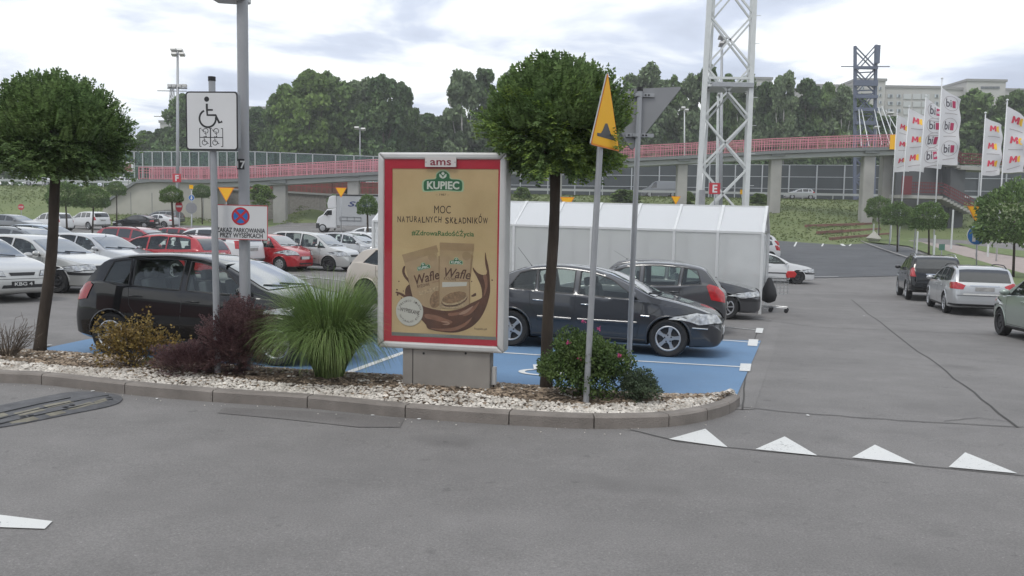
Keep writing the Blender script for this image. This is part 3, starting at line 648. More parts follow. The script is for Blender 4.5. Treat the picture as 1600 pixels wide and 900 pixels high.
# ------------------------------------------------------------------ sign plates and posts
def rrect(x0, x1, z0, z1, r, n=5):
    P = []
    for cx, cz, a in ((x1-r, z0+r, -90), (x1-r, z1-r, 0), (x0+r, z1-r, 90), (x0+r, z0+r, 180)):
        for i in range(n+1): t = R(a + 90*i/n); P.append((cx + r*math.cos(t), cz + r*math.sin(t)))
    return P
def lflat(name, P, y, m, parent, holes=None):
    q = MB(); q.add([(x, y, z) for x, z in P], [tuple(range(len(P)))]); return q.obj(name, m, parent)
def ringf(name, A, B_, y, m, parent):
    n = len(A); q = MB(); q.add([(x, y, z) for x, z in A] + [(x, y, z) for x, z in B_], [(i, (i+1)%n, (i+1)%n+n, i+n) for i in range(n)]); return q.obj(name, m, parent)
def stroke(name, pts, w, y, m, parent):
    q = MB(); P = [Vector((a, c_)) for a, c_ in pts]; vs = []
    for i, p in enumerate(P):
        d = (P[min(i+1, len(P)-1)] - P[max(i-1, 0)]).normalized(); s = Vector((-d.y, d.x))*w/2; vs += [(p.x+s.x, y, p.y+s.y), (p.x-s.x, y, p.y-s.y)]
    q.add(vs, [(2*i, 2*i+1, 2*i+3, 2*i+2) for i in range(len(P)-1)]); return q.obj(name, m, parent)
def post(px, py, top_px, top_py, r, name, label, cat, rz=0, m='galv', cap=True, group=None, lean=True, ground=BP):
    p = ground(px, py); t = at(top_px, top_py, p.y); tt = Vector((t.x, p.y, t.z)) - p
    T = thing(name, label, cat, p, 0, group); q = MB(); q.tube([(0,0,-.15), tt*.5, tt], r, 14); q.obj('post', M[m], T, smooth=True, ang=50)
    if cap: q = MB(); q.tube([tt - Vector((0,0,.02)), tt + Vector((0,0,.03))], r*1.12, 14); q.obj('post_cap', M['black'], T, ang=50)
    return T, p, tt
# disabled parking sign
T, p, tt = post(340, 583, 331, 124, .038, 'disabled_parking_sign', 'white square disabled parking sign with wheelchair symbol on a grey post', 'sign')
c = at(331, 189, p.y-.07) - p
SB = bpy.data.objects.new('sign_box', None); COL.objects.link(SB); 
def frame_at(parent, loc, rz, name):   # a mesh-less local frame is avoided: bake the rotation instead
    return Matrix.Translation(loc) @ Matrix.Rotation(rz, 4, 'Z')
bpy.data.objects.remove(SB)
def baked(o, mtx): o.data.transform(mtx); return o
mt = frame_at(T, c, R(-5), '') @ Matrix.Scale(.80, 4)
w2, h2 = .385, .415
q = MB(); q.prism(rrect(-w2, w2, -h2, h2, .05), 0, .10); bx_ = baked(q.obj('sign_box', M['sign_grey'], T, bevel=.006), mt)
def L_(o): return baked(o, mt)
L_(lflat('sign_rim', rrect(-w2+.002, w2-.002, -h2+.002, h2-.002, .05), -.002, M['sign_black'], bx_)); L_(lflat('sign_face', rrect(-w2+.022, w2-.022, -h2+.022, h2-.022, .035), -.0035, M['sign_white'], bx_))
u = 1/118.0    # px at that distance
def wheelchair(cx, cz, k, parent, flip=False, w=.028):
    f = -1 if flip else 1
    def X(pts): return [(cx + (x*k if not flip else -x*k), cz + f*z*k) for x, z in pts]
    arcp = [(-.015 + .115*math.cos(R(a)), -.10 + .115*math.sin(R(a))) for a in range(150, 375 if True else 0, 15)]
    L_(stroke('wheel_symbol', X([( -.035+.125*math.cos(R(a)), -.105+.125*math.sin(R(a))) for a in range(115, 371, 15)]), w*k, -.0045, M['sign_black'], parent))
    L_(stroke('rider_symbol', X([(-.045,.11),(-.045,.05),(-.04,-.055),(.085,-.055),(.14,-.165),(.185,-.145)]), w*1.15*k, -.005, M['sign_black'], parent))
    L_(stroke('arm_symbol', X([(-.045,.02),(.045,.02)]), w*.9*k, -.0052, M['sign_black'], parent))
    L_(lflat('head_symbol', X([(-.047+.038*math.cos(t), .175+.038*math.sin(t)) for t in [i*math.pi/8 for i in range(16)]]), -.0054, M['sign_black'], parent))
wheelchair(-.025, .135, .97, bx_)
for cx in (-.10, .055):
    wheelchair(cx, -.275, .28, bx_, w=.035); wheelchair(cx, -.17, .28, bx_, flip=True, w=.035)
for pts, w in (([(-.155,-.105),(-.18,-.105),(-.18,-.36),(-.155,-.36)], .011), ([(.135,-.105),(.16,-.105),(.16,-.36),(.135,-.36)], .011), ([(-.02,-.105),(-.02,-.36)], .016), ([(-.18,-.232),(.16,-.232)], .012), ([(-.042,-.105),(.002,-.105)], .009), ([(-.042,-.36),(.002,-.36)], .009)):
    for a, c_ in zip(pts, pts[1:]): L_(stroke('bay_symbol', [a, c_], w, -.0046, M['sign_black'], bx_))
# lamp post with number plate, no-stopping sign and arm
T2, p2, tt2 = post(384, 578, 377, -160, .064, 'lamp_post', 'tall grey lamp post on the island with a black number plate', 'lamp post', m='lamp_paint', cap=False)
q = MB(); q.tube([(0,0,-.1),(0,0,.30)], [.069, .067], 16); q.obj('post_base', M['galv_dark'], T2, ang=50)
c7 = at(380, 257, p2.y-.10) - p2
q = MB(); V = []; 
for i in range(9):
    a = R(-150 + 15*i + 0); V += [(.069*math.cos(a), .069*math.sin(a), -.062), (.069*math.cos(a), .069*math.sin(a), .062)]
cxx = at(379.5, 257, p2.y) - p2
q.add([(x+cxx.x, y+cxx.y, z+cxx.z) for x, y, z in V], [(2*i, 2*i+2, 2*i+3, 2*i+1) for i in range(8)]); np_ = q.obj('number_plate', M['sign_black'], T2, smooth=True)
text('7', .115, M['sign_white'], np_, (cxx.x+.018, cxx.y-.074, cxx.z-.043), bold=.03)
text('1', .115, M['sign_white'], np_, (cxx.x-.040, cxx.y-.066, cxx.z-.043), bold=.0)
# luminaire: only its underside shows at the top edge
l0 = at(371, -4, p2.y) - p2
q = MB(); q.prism([(-.40, .035), (-.27, -.035), (.05, -.05), (.11, -.04), (.12, .1), (-.3, .1)], -.16, .16); baked(q.obj('luminaire', M['frame_alu'], T2, bevel=.01), Matrix.Translation(l0))
# no stopping board clamped to the lamp post
T3 = thing('no_stopping_sign', 'white board with blue and red no-stopping disc, clamped to the lamp post', 'sign', Vector((p2.x, p2.y, 0)) + Vector((0, -.1, 0)))
cS = at(378, 347.5, p2.y-.12); mt3 = Matrix.Translation(cS - T3.location) @ Matrix.Rotation(R(2), 4, 'Z') @ Matrix.Rotation(R(.6), 4, 'Y')
sc_ = (p2.y-.12)/FPX; hw, hh = 39.5*sc_, 26.5*sc_
q = MB(); q.box((0,.004,0), (2*hw, .008, 2*hh)); bd = baked(q.obj('board', M['sign_white'], T3), mt3)
q = MB(); 
for z in (-hh*.6, hh*.6): q.box((0, .03, z), (2*hw*.8, .03, .03))
baked(q.obj('mounting_rail', M['galv_dark'], T3), mt3)
for z in (-hh*.6, hh*.6): q = MB(); q.lathe([(.098,-.015),(.098,.015)], 18, c=(0,.15,z)); baked(q.obj('clamp', M['galv_dark'], T3), mt3)
for a, c_ in (((-hw, hh), (hw, hh)), ((hw, hh), (hw, -hh)), ((hw, -hh), (-hw, -hh)), ((-hw, -hh), (-hw, hh))):
    baked(stroke('rim', [a, c_], .008, -.002, M['sign_red'], T3), mt3)
circ = lambda r, cx, cz, n=28: [(cx + r*math.cos(2*math.pi*i/n), cz + r*math.sin(2*math.pi*i/n)) for i in range(n)]
dcx, dcz = -2*sc_, 9.5*sc_
baked(lflat('red_disc', circ(14*sc_, dcx, dcz), -.002, M['sign_red'], T3), mt3); baked(lflat('blue_disc', circ(11*sc_, dcx, dcz), -.003, M['sign_blue'], T3), mt3)
for s in (1, -1): baked(stroke('red_bar', [(dcx-9*sc_, dcz-9*sc_*s), (dcx+9*sc_, dcz+9*sc_*s)], 3.6*sc_, -.004-.0004*s, M['sign_red'], T3), mt3)
baked(text('ZAKAZ PARKOWANIA', .074, M['sign_black'], T3, (-.012, -.003, -15.6*sc_), wid=75*sc_, bold=.018), mt3)
baked(text('PRZY WYSEPKACH', .074, M['sign_black'], T3, (-.005, -.003, -23.6*sc_), wid=66*sc_, bold=.018), mt3)
# speed bump warning sign, seen nearly edge on
T4, p4, t4 = post(915, 629, 942, 150, .032, 'speed_bump_warning_sign', 'yellow triangular speed bump warning sign turned almost edge-on in the ball tree', 'sign', cap=False)
A = at(950, 108, p4.y); 
top = at(951, 112, p4.y-.03); bl_ = at(923, 226, p4.y-.40); br_ = at(968, 238, p4.y+.42)
hc = (bl_ + br_)/2; ex = (br_ - bl_); ex.z = 0; wz = ex.length; ex.normalize(); pz_ = p4.lerp(p4 + t4, (top.z - .5 - p4.z)/t4.z); hc = Vector((pz_.x, pz_.y, 0)); top = Vector((hc.x, hc.y, top.z)); zz = Vector((0,0,1))
ey = zz.cross(ex); zlow = at(945, 232, p4.y).z
mt4 = Matrix.Translation(Vector((hc.x, hc.y, 0)) - p4 + ey*-.05) @ Matrix((ex, ey, zz)).transposed().to_4x4()
side = min(wz, .9); ht = side*.87; z0 = zlow; sq = (top.z - z0)/ht
def TRI(k, r=.04):     # rounded triangle, point up
    c_ = (0, z0 + (top.z-z0)/3); pts = [(-side/2, z0), (side/2, z0), (0, top.z)]; P = []
    for i in range(3):
        a = Vector(pts[i-1]); b_ = Vector(pts[i]); d = Vector(pts[(i+1)%3]); u1 = (a-b_).normalized()*r; u2 = (d-b_).normalized()*r
        for t in (0, .33, .67, 1): P.append(tuple((b_+u1)*(1-t)**2 + b_*2*t*(1-t) + (b_+u2)*t*t))
    return [(c_[0] + (x-c_[0])*k, c_[1] + (z-c_[1])*k) for x, z in P]
def tri3(T, mt_, n1_, yy=0): pass
q = MB(); q.prism(TRI(1.0), 0, .012); pn = baked(q.obj('sign_panel', M['sign_grey'], T4), mt4)
baked(lflat('red_rim', TRI(.995), -.003, M['sign_orange'], pn), mt4); baked(lflat('yellow_field', TRI(.93), -.005, M['sign_yellow'], pn), mt4)
zc = z0 + (top.z-z0)*.13; k_ = side*.31
baked(lflat('bump_symbol', [(-k_,zc),(-k_,zc+.03)] + [(-k_*.62,zc+.035),(-k_*.42,zc+.07),(-k_*.15,zc+.145),(k_*.08,zc+.15),(k_*.3,zc+.10),(k_*.55,zc+.045),(k_,zc+.03),(k_,zc)], -.007, M['sign_black'], pn), mt4)
# give-way sign seen from behind
T5, p5, t5 = post(981, 600, 1000, 140, .034, 'give_way_sign', 'large grey triangular give-way sign seen from behind on its own post', 'sign', m='galv', cap=True)
c5 = at(1000, 138, p5.y); sp5 = p5.y/FPX; 
TL = at(930, 143, p5.y+.12) - p5; TR = at(1064, 137, p5.y+.12) - p5; BT = at(986, 236, p5.y+.12) - p5
cen = (TL+TR+BT)/3; P = []
tri_ = [TL, TR, BT]
for i in range(3):
    a, b_, d = tri_[i-1], tri_[i], tri_[(i+1)%3]; u1 = (a-b_).normalized()*.05; u2 = (d-b_).normalized()*.05
    for t in (0, .33, .67, 1): v = (b_+u1)*(1-t)**2 + b_*2*t*(1-t) + (b_+u2)*t*t; P.append((v.x, v.z))
q = MB(); q.prism(P, .05, .062); q.obj('sign_panel', M['sign_grey'], T5)
q = MB(); n = len(P); q.prism([(cen.x+(x-cen.x)*1.02, cen.z+(z-cen.z)*1.02) for x, z in P], .0625, .075); q.obj('rolled_edge', M['galv_dark'], T5)
for py_, a, b_ in ((148, 978, 1023), (211, 978, 1022)):
    z = (at(1000, py_, p5.y) - p5).z; xa = (at(a, py_, p5.y) - p5).x; xb = (at(b_, py_, p5.y) - p5).x
    q = MB(); q.box(((xa+xb)/2, .036, z), (xb-xa, .03, .045)); br = q.obj('bracket', M['galv'], T5)
    xc = (at(998 if py_ < 200 else 994, py_, p5.y) - p5).x
    q = MB(); q.lathe([(.038,-.022),(.04,-.022),(.04,.022),(.038,.022)], 14, c=(xc, 0, z)); q.obj('clamp', M['galv'], T5)
    for k in (-.13, -.09, .09, .13):
        if xa < xc+k < xb: q = MB(); q.box((xc+k, .018, z), (.022, .006, .018)); q.obj('bracket_slot', M['black'], br)
# ------------------------------------------------------------------ cars
mat('tyre', (.022,.022,.023), .85, var=.2, scale=14); mat('rim_alloy', (.50,.51,.53), .3, .7); mat('rim_steel', (.035,.035,.038), .5, .3); mat('hubcap', (.42,.43,.44), .35, .5)
mat('cabin', (.05,.052,.055), .8); mat('seat_cloth', (.12,.125,.135), .9); mat('trim_black', (.018,.018,.02), .55, var=.1); mat('chrome', (.6,.61,.62), .15, .95)
mat('lamp_clear', (.40,.41,.42), .12, .35, coat=.8, var=.45, scale=16); mat('lamp_red', (.42,.012,.018), .15, coat=.8, var=.25, scale=12); mat('lamp_amber', (.75,.25,.02), .2)
mat('plate_white', (.62,.62,.60), .4, var=.1, scale=12); mat('plate_blur', (.33,.32,.31), .6, var=.25, scale=5); mat('grille_black', (.02,.02,.022), .5)
glassmat('car_glass', (.84,.91,.87), .25, .01); glassmat('car_glass_dark', (.10,.11,.11), .3, .01)
mat('screen_glass', (.06,.085,.115), .03, spec=.9, coat=1.0); mat('rear_glass', (.018,.02,.022), .04, spec=.8, coat=.8)
def paint(name, c, metal=.0, rough=.28, coat=1.0):
    m = mat(name, c, rough, metal, coat=coat, rvar=.05, scale=2.2); return m
paint('paint_black', (.006,.0065,.008), .0, .25); MATS['paint_black'].node_tree.nodes['Principled BSDF'].inputs['Specular IOR Level'].default_value = .15; paint('paint_slate', (.034,.037,.044), .3, .3); paint('paint_graphite', (.058,.060,.066), .35, .3); paint('paint_silver', (.46,.47,.48), .55, .35)
paint('paint_silver_warm', (.50,.50,.485), .5, .36); paint('paint_silver_blue', (.30,.34,.39), .5, .33); paint('paint_white_car', (.66,.665,.67), 0, .3); paint('paint_red', (.40,.014,.022), .1, .28)
paint('paint_dark_red', (.30,.02,.03), .1, .3); paint('paint_beige', (.46,.41,.35), .3, .35); paint('paint_light_blue', (.36,.44,.53), .4, .33); paint('paint_green_silver', (.27,.32,.285), .4, .35); paint('paint_mid_grey', (.17,.18,.19), .4, .33)
def cint(pts):
    P = sorted(pts); xs = np.array([p[0] for p in P], float); zs = np.array([p[1] for p in P], float)
    n = len(xs); h = np.diff(xs); dl = np.diff(zs)/h; m = np.zeros(n); m[0] = dl[0]; m[-1] = dl[-1]
    for i in range(1, n-1):
        m[i] = 0 if dl[i-1]*dl[i] <= 0 else (h[i-1]+h[i])*2/((2*h[i]+h[i-1])/dl[i-1] + (h[i]+2*h[i-1])/dl[i]) if False else 2*dl[i-1]*dl[i]/(dl[i-1]+dl[i])
    def f(x):
        x = min(max(x, xs[0]), xs[-1]); i = min(n-2, max(0, int(np.searchsorted(xs, x, side='right'))-1)); t = (x-xs[i])/h[i]
        return float((2*t**3-3*t*t+1)*zs[i] + (t**3-2*t*t+t)*h[i]*m[i] + (-2*t**3+3*t*t)*zs[i+1] + (t**3-t*t)*h[i]*m[i+1])
    return f
NSEC = 0
def car_body(sp, fine):
    Ln, Wd = sp['L'], sp['W']/2
    top = cint(sp['top']); belt_ = cint(sp['belt']); plan = cint(sp['plan']); bot = cint(sp['bot']); tum = sp.get('tumble', .36)
    n = 64 if fine else 36
    ss = [0, .008, .02, .045, .08, .13, .19] + [.26 + (Ln-.52)*i/(n-14) for i in range(n-13)] + [Ln-.19, Ln-.13, Ln-.08, Ln-.045, Ln-.02, Ln-.008, Ln]
    def belt(s): return min(belt_(s), top(s) - sp.get('crown', .055))
    def width(s, z):          # half width at height z
        w = Wd*plan(s); zb = belt(s); z0 = bot(s); zm = .56
        if z <= zb:
            if z < zm: k = 1 - .055*((zm-z)/max(.05, zm-z0))**2
            else: k = 1 - .045*((z-zm)/max(.05, zb-zm))**1.6 if zb > zm else 1
            return w*k
        wb = w*(1 - .045*(1 if zb > zm else 0)) - .012
        return wb - tum*(z-zb) - sp.get('tcurve', .12)*(z-zb)**2
    rows = []
    for s in ss:
        zt, zb, z0 = top(s), belt(s), bot(s); ze = zt - sp.get('rcrown', .05)*min(1, max(.35, (zt-zb)/.4))
        if ze < zb + .01: ze = zb + .01
        P = [(0, z0), (.55, z0)]
        w0 = width(s, z0); P = [(0., z0), (w0*.55, z0), (w0*.93, z0+.004)]
        for t in (.05, .15, .3, .45, .6, .75, .88, .96, 1.0):
            z = z0 + .01 + (zb-z0-.01)*t; P.append((width(s, z), z))
        for t in (.06, .25, .45, .65, .82, .93, 1.0):
            z = zb + (ze-zb)*t; P.append((width(s, z), z))
        we = P[-1][0]; P.append((we*.955, ze + (zt-ze)*.42)); P.append((we*.84, ze + (zt-ze)*.72)); P.append((we*.5, zt - (zt-ze)*.06)); P.append((0., zt))
        rows.append((s, P))
    K = len(rows[0][1]); b = MB(); ring = 2*K-2
    vs = []
    for s, P in rows:
        x = Ln/2 - s
        vs += [(x, -y, z) for y, z in P] + [(x, y, z) for y, z in P[-2:0:-1]]
    fs = []
    for i in range(len(rows)-1):
        for k in range(ring): fs.append((i*ring+k, i*ring+(k+1)%ring, (i+1)*ring+(k+1)%ring, (i+1)*ring+k))
    e0 = [tuple(range(ring))[::-1]]; e1 = [tuple((len(rows)-1)*ring + k for k in range(ring))]
    b.add(vs, fs + e0 + e1)
    return b, top, belt, width
def wheel_meshes(r, w, style):
    key = (r, w, style)
    if key in _wm: return _wm[key]
    ri = r*(.66 if style != 'steel' else .63)
    b = MB(); b.lathe([(ri, -w/2+.01), (ri+.012, -w/2), (r*.90, -w/2-.002), (r*.975, -w/2+.02), (r, -w/2+.05), (r, w/2-.05), (r*.975, w/2-.02), (r*.9, w/2), (ri, w/2-.01), (ri-.01, 0), (ri, -w/2+.01)], 36, axis='y')
    t = b.obj('tyre', M['tyre'], smooth=True, ang=40); q = MB()
    q.lathe([(ri+.002, -w/2+.005), (ri-.012, -w/2-.001), (ri-.025, -w/2+.012), (ri-.03, w/2-.03)], 32, axis='y')
    f = -w/2
    if style.startswith('spoke'):
        n = int(style[5:] or 5)
        for i in range(n):
            a = 2*math.pi*i/n + math.pi/2; d = Vector((math.cos(a), 0, math.sin(a))); s = Vector((-d.z, 0, d.x)); ww = ri*(.56 if n <= 5 else 2.2/n)
            vs = []
            for (rr, wk, y) in ((ri*.12, .36, f+.005), (ri*.50, .20, f+.012), (ri*.98, .30, f+.008)):
                for sg in (-1, 1): vs.append(d*rr + s*sg*ww*wk + Vector((0, y, 0)))
                for sg in (-1, 1): vs.append(d*rr + s*sg*ww*wk*1.1 + Vector((0, y+.03, 0)))
            q.add(vs, [(0,1,5,4), (4,5,9,8), (0,4,6,2), (4,8,10,6), (1,3,7,5), (5,7,11,9)])
        q.lathe([(.001, f+.0), (ri*.17, f+.002), (ri*.2, f+.012), (ri*.2, f+.05)], 18, axis='y')
    elif style == 'steel':
        q.lathe([(.001, f+.012), (ri*.2, f+.01), (ri*.25, f+.03), (ri*.5, f+.02), (ri*.62, f+.015), (ri*.75, f+.04), (ri*.95, f+.045)], 28, axis='y')
    else:
        q.lathe([(.001, f+.0), (ri*.3, f+.002), (ri*.55, f-.002), (ri*.9, f+.006), (ri*.97, f+.02)], 28, axis='y')
    rm = q.obj('rim', M['rim_steel'] if style == 'steel' else (M['rim_alloy'] if style.startswith('spoke') else M['hubcap']), smooth=True, ang=35)
    h = MB(); h.lathe([(.001, f+.055), (ri*.7, f+.05), (ri*.96, f+.05)] if style != 'steel' else [(.001, f+.002), (ri*.16, f+.004), (ri*.17, f+.02)], 24, axis='y')
    if style == 'cap':
        for i in range(8):
            a = 2*math.pi*i/8; d = Vector((math.cos(a), 0, math.sin(a))); s = Vector((-d.z, 0, d.x)); h.add([d*ri*.5 + s*ri*.05 + Vector((0,f-.004,0)), d*ri*.5 - s*ri*.05 + Vector((0,f-.004,0)), d*ri*.88 - s*ri*.09 + Vector((0,f+.001,0)), d*ri*.88 + s*ri*.09 + Vector((0,f+.001,0))], [(0,1,2,3)])
    if style.startswith('spoke'):
        for i in range(5):
            a = 2*math.pi*(i+.5)/5; c_ = Vector((math.cos(a)*ri*.27, f-.001, math.sin(a)*ri*.27)); h.lathe([(.0, -.001), (.013, 0), (.013, .02)], 8, axis='y', c=c_)
    hb = h.obj('hub', M['trim_black'], smooth=True, ang=35)
    _wm[key] = (t.data, rm.data, hb.data)
    for o in (t, rm, hb): bpy.data.objects.remove(o)
    return _wm[key]
_wm = {}
def car(sp, label, cat, anchor, px, py, yaw, pm, name='parked_car', group=None, fine=True, style='spoke5', glass='car_glass', plate=None, opts=(), ground=None, wheel_front=None):
    Ln, Wd = sp['L'], sp['W']/2; ax, bx, r = sp['axf'], sp['axr'], sp['r']
    x_f, x_r = Ln/2-ax, Ln/2-bx
    loc = {'fr': (x_f, -Wd+.1), 'fl': (x_f, Wd-.1), 'rr': (x_r, -Wd+.1), 'rl': (x_r, Wd-.1), 'c': (0, 0)}[anchor]
    g = GP(px, py) if ground is None else ground; ya = R(yaw)
    o = Vector((g.x - (loc[0]*math.cos(ya) - loc[1]*math.sin(ya)), g.y - (loc[0]*math.sin(ya) + loc[1]*math.cos(ya)), 0))
    if ground is None: o.z = (sum(G(o.x + a*math.cos(ya) - c_*math.sin(ya), o.y + a*math.sin(ya) + c_*math.cos(ya)) for a in (x_f, x_r) for c_ in (-Wd+.1, Wd-.1)))/4 + .004; nrm = gn(o.x, o.y, 1.3)
    else: o.z = g.z; nrm = Vector((0,0,1))
    T = thing(name, label, cat, o, ya, group, nrm)
    b, top, belt, width = car_body(sp, fine)
    P = M[pm]
    raw = BVHTree.FromPolygons([Vector(v) for v in b.v], b.f)
    body = b.obj('body', [P, M['cabin']], None)
    # cutters: wheel wells and the cabin tunnel behind the side windows
    wins = []
    for (fb, ft, rt, rb) in sp['win']:
        N = 10; B_ = [(fb + (rb-fb)*i/N) for i in range(N+1)]; T_ = [(rt + (ft-rt)*i/N) for i in range(N+1)]
        lo = [(s, belt(s) + .028) for s in B_]; hi = [(s, max(belt(s)+.04, top(s) - sp.get('wtop', .095))) for s in T_]
        P_ = lo + hi; wins.append([(Ln/2 - s, z) for s, z in P_])
    cut = MB()
    for xc in (x_f, x_r): cut.lathe([(.0, -Wd-.2), (r+.045, -Wd-.2), (r+.045, -Wd+.30), (.0, -Wd+.30)], 30, axis='y', c=(xc, 0, r)); cut.lathe([(.0, Wd+.2), (r+.045, Wd+.2), (r+.045, Wd-.30), (.0, Wd-.30)], 30, axis='y', c=(xc, 0, r))
    if fine:
        for w_ in wins: cut.prism(w_, -Wd-.3, Wd+.3)
    def boo(cm):
        co = cm.obj('cutter', M['cabin'], fixn=True)
        bm = bmesh.new(); bm.from_mesh(co.data); bmesh.ops.remove_doubles(bm, verts=bm.verts, dist=1e-5); bmesh.ops.recalc_face_normals(bm, faces=bm.faces); bm.to_mesh(co.data); bm.free()
        md = body.modifiers.new('cut', 'BOOLEAN'); md.object = co; md.operation = 'DIFFERENCE'; md.solver = 'EXACT'; md.use_self = False
        return co
    bm = bmesh.new(); bm.from_mesh(body.data); bmesh.ops.remove_doubles(bm, verts=bm.verts, dist=1e-5); bmesh.ops.recalc_face_normals(bm, faces=bm.faces); bm.to_mesh(body.data); bm.free()
    cos = []
    if fine:      # hollow cabin behind the windows
        cav = MB(); sa, sb = min(w[0] for w in sp['win'])-.04, max(w[2] for w in sp['win'])+.02; N = 14; vs = []
        for i in range(N+1):
            s = sa + (sb-sa)*i/N; zl = belt(s) - .16; zh = max(zl+.06, top(s) - sp.get('rcrown', .05) - .055)
            for z in (zl, belt(s), zh):
                vs.append((Ln/2-s, -(width(s, z)-.075), z))
            for z in (zh, belt(s), zl): vs.append((Ln/2-s, width(s, z)-.075, z))
        cav.add(vs, [(6*i+k, 6*i+(k+1)%6, 6*i+6+(k+1)%6, 6*i+6+k) for i in range(N) for k in range(6)] + [tuple(range(6)), tuple(6*N+k for k in range(5,-1,-1))]); cos.append(boo(cav))
    cos.append(boo(cut))
    dg = bpy.context.evaluated_depsgraph_get(); dg.update()
    nm = bpy.data.meshes.new_from_object(body.evaluated_get(dg)); body.modifiers.clear(); body.data = nm
    for c_ in cos: bpy.data.objects.remove(c_)
    body.parent = T
    if len(nm.materials) < 2: nm.materials.append(M['cabin'])
    for p in nm.polygons:
        h = raw.find_nearest(p.center); p.material_index = 1 if h[3] > .012 else 0
    nm.polygons.foreach_set('use_smooth', [True]*len(nm.polygons)); nm.set_sharp_from_angle(angle=R(32))
    def cast(o_, d): h = raw.ray_cast(Vector(o_), Vector(d)); return h
    def side_pt(x, z, sg, off):
        h = cast((x, sg*3, z), (0, -sg, 0))
        return None if h[0] is None else h[0] + h[1]*off
    def patch(nm_, P2, org, d, m, off=.004, step=.09, parent=None, thick=0):
        # P2: polygon in the plane across direction d, given as 3-D points near the body
        d = Vector(d).normalized(); u = d.cross(Vector((0,0,1))).normalized(); v = u.cross(d).normalized()
        pl_ = [((Vector(p)).dot(u), Vector(p).dot(v)) for p in P2]; V_, F_, nb = fill(pl_, step); q = MB(); vs = []
        for p in V_:
            o_ = u*p.x + v*p.y - d*6; h = raw.ray_cast(o_, d)
            if h[0] is None:
                nr = raw.find_nearest(u*p.x + v*p.y + d*(Vector(P2[0]).dot(d))); vs.append(nr[0] + nr[1]*off)
            else: vs.append(h[0] + h[1]*off)
        q.add(vs, F_); ob = q.obj(nm_, m, parent or T, smooth=True); return ob
    Xs = lambda s: Ln/2 - s
    # side windows with rubber frames
    seen = opts.get('sides', (-1, 1)) if isinstance(opts, dict) else (-1, 1)
    for sg in (-1, 1):
        for w_ in wins:
            V_, F_, nb = fill(w_, .12); q = MB(); vs = []
            for p in V_:
                sp_ = side_pt(p.x, p.y, sg, -.006 if fine else .003); vs.append(sp_ if sp_ is not None else Vector((p.x, sg*Wd*.8, p.y)))
            q.add(vs, F_); wo = q.obj('window', M[glass] if fine else M['rear_glass'], T, smooth=True)
            if fine:
                D = dens(w_, .06); q = MB(); n = len(D); vs = []; c_ = sum(D, Vector((0,0)))/n
                for p in D:
                    dd = (p-c_); 
                    for k in (0, .022):
                        pp = p + dd.normalized()*k; h = side_pt(pp.x, pp.y, sg, .003); vs.append(h if h is not None else Vector((p.x, sg*Wd*.8, p.y)))
                q.add(vs, [(2*i, 2*i+1, (2*i+3) % (2*n), (2*i+2) % (2*n)) for i in range(n)]); q.obj('window_frame', M['trim_black'], wo, smooth=True)
    # windscreen and rear window from front/rear projection
    def glassp(nm_, s0, s1, d, m):    # s0 lower edge station, s1 upper edge station
        z0, z1 = top(s0)+ .0, top(s1); w0 = width(s0, z0-.03)-.075; w1 = width(s1, z1-.05)-.075; N = 6
        pts = [(Xs(s0), -w0, z0)] + [(Xs(s0), w0*(-1+2*i/N), z0 - .02*(1-(abs(-1+2*i/N))**2)*0) for i in range(1, N)] + [(Xs(s0), w0, z0), (Xs(s1), w1, z1 - .035)] + [(Xs(s1), w1*(1-2*i/N), z1 - .012) for i in range(1, N)] + [(Xs(s1), -w1, z1-.035)]
        return patch(nm_, pts, None, d, m, .009, .08)
    ws = glassp('windscreen', sp['ws'][0], sp['ws'][1], (-1,0,-.25), M['screen_glass'])
    if sp.get('rw'): rw = glassp('rear_window', sp['rw'][0], sp['rw'][1], (1,0,-.2), M['rear_glass'])
    def mir(pts): return [(x, -y, z) for x, y, z in pts]
    for pts in sp.get('head', []):
        if fine:
            cs = [sum(p[k] for p in pts)/len(pts) for k in range(3)]; big = [(cs[0]+(s-cs[0])*1.1, min(.97, cs[1]+(y-cs[1])*1.05), cs[2]+(z-cs[2])*1.18) for s, y, z in pts]
            for sg in (1, -1): patch('headlight_seal', [(Xs(s), sg*y*Wd, z) for s, y, z in big], None, (-1, 0, -.15), M['trim_black'], .012, .045)
        for f_ in (lambda p: p, mir): patch('headlight', [(Xs(s), y*Wd, z) for s, y, z in f_(pts)] if f_ is not mir else [(Xs(s), -y*Wd, z) for s, y, z in pts], None, (-1, 0, -.15) , M['lamp_clear'], .019, .045)
    for pts in sp.get('tail', []):
        for sg in (-1, 1): patch('tail_light', [(Xs(s), sg*y*Wd, z) for s, y, z in pts], None, (.8, -sg*.6, 0), M['lamp_red'], .012, .045)
    for (nm_, mm, pts) in sp.get('front', []): patch(nm_, [(Xs(s), y*Wd, z) for s, y, z in pts] + [(Xs(s), -y*Wd, z) for s, y, z in pts[::-1]], None, (-1,0,0), M[mm], .010, .06)
    for (nm_, mm, pts) in sp.get('rear', []): patch(nm_, [(Xs(s), y*Wd, z) for s, y, z in pts] + [(Xs(s), -y*Wd, z) for s, y, z in pts[::-1]], None, (1,0,0), M[mm], .010, .06)
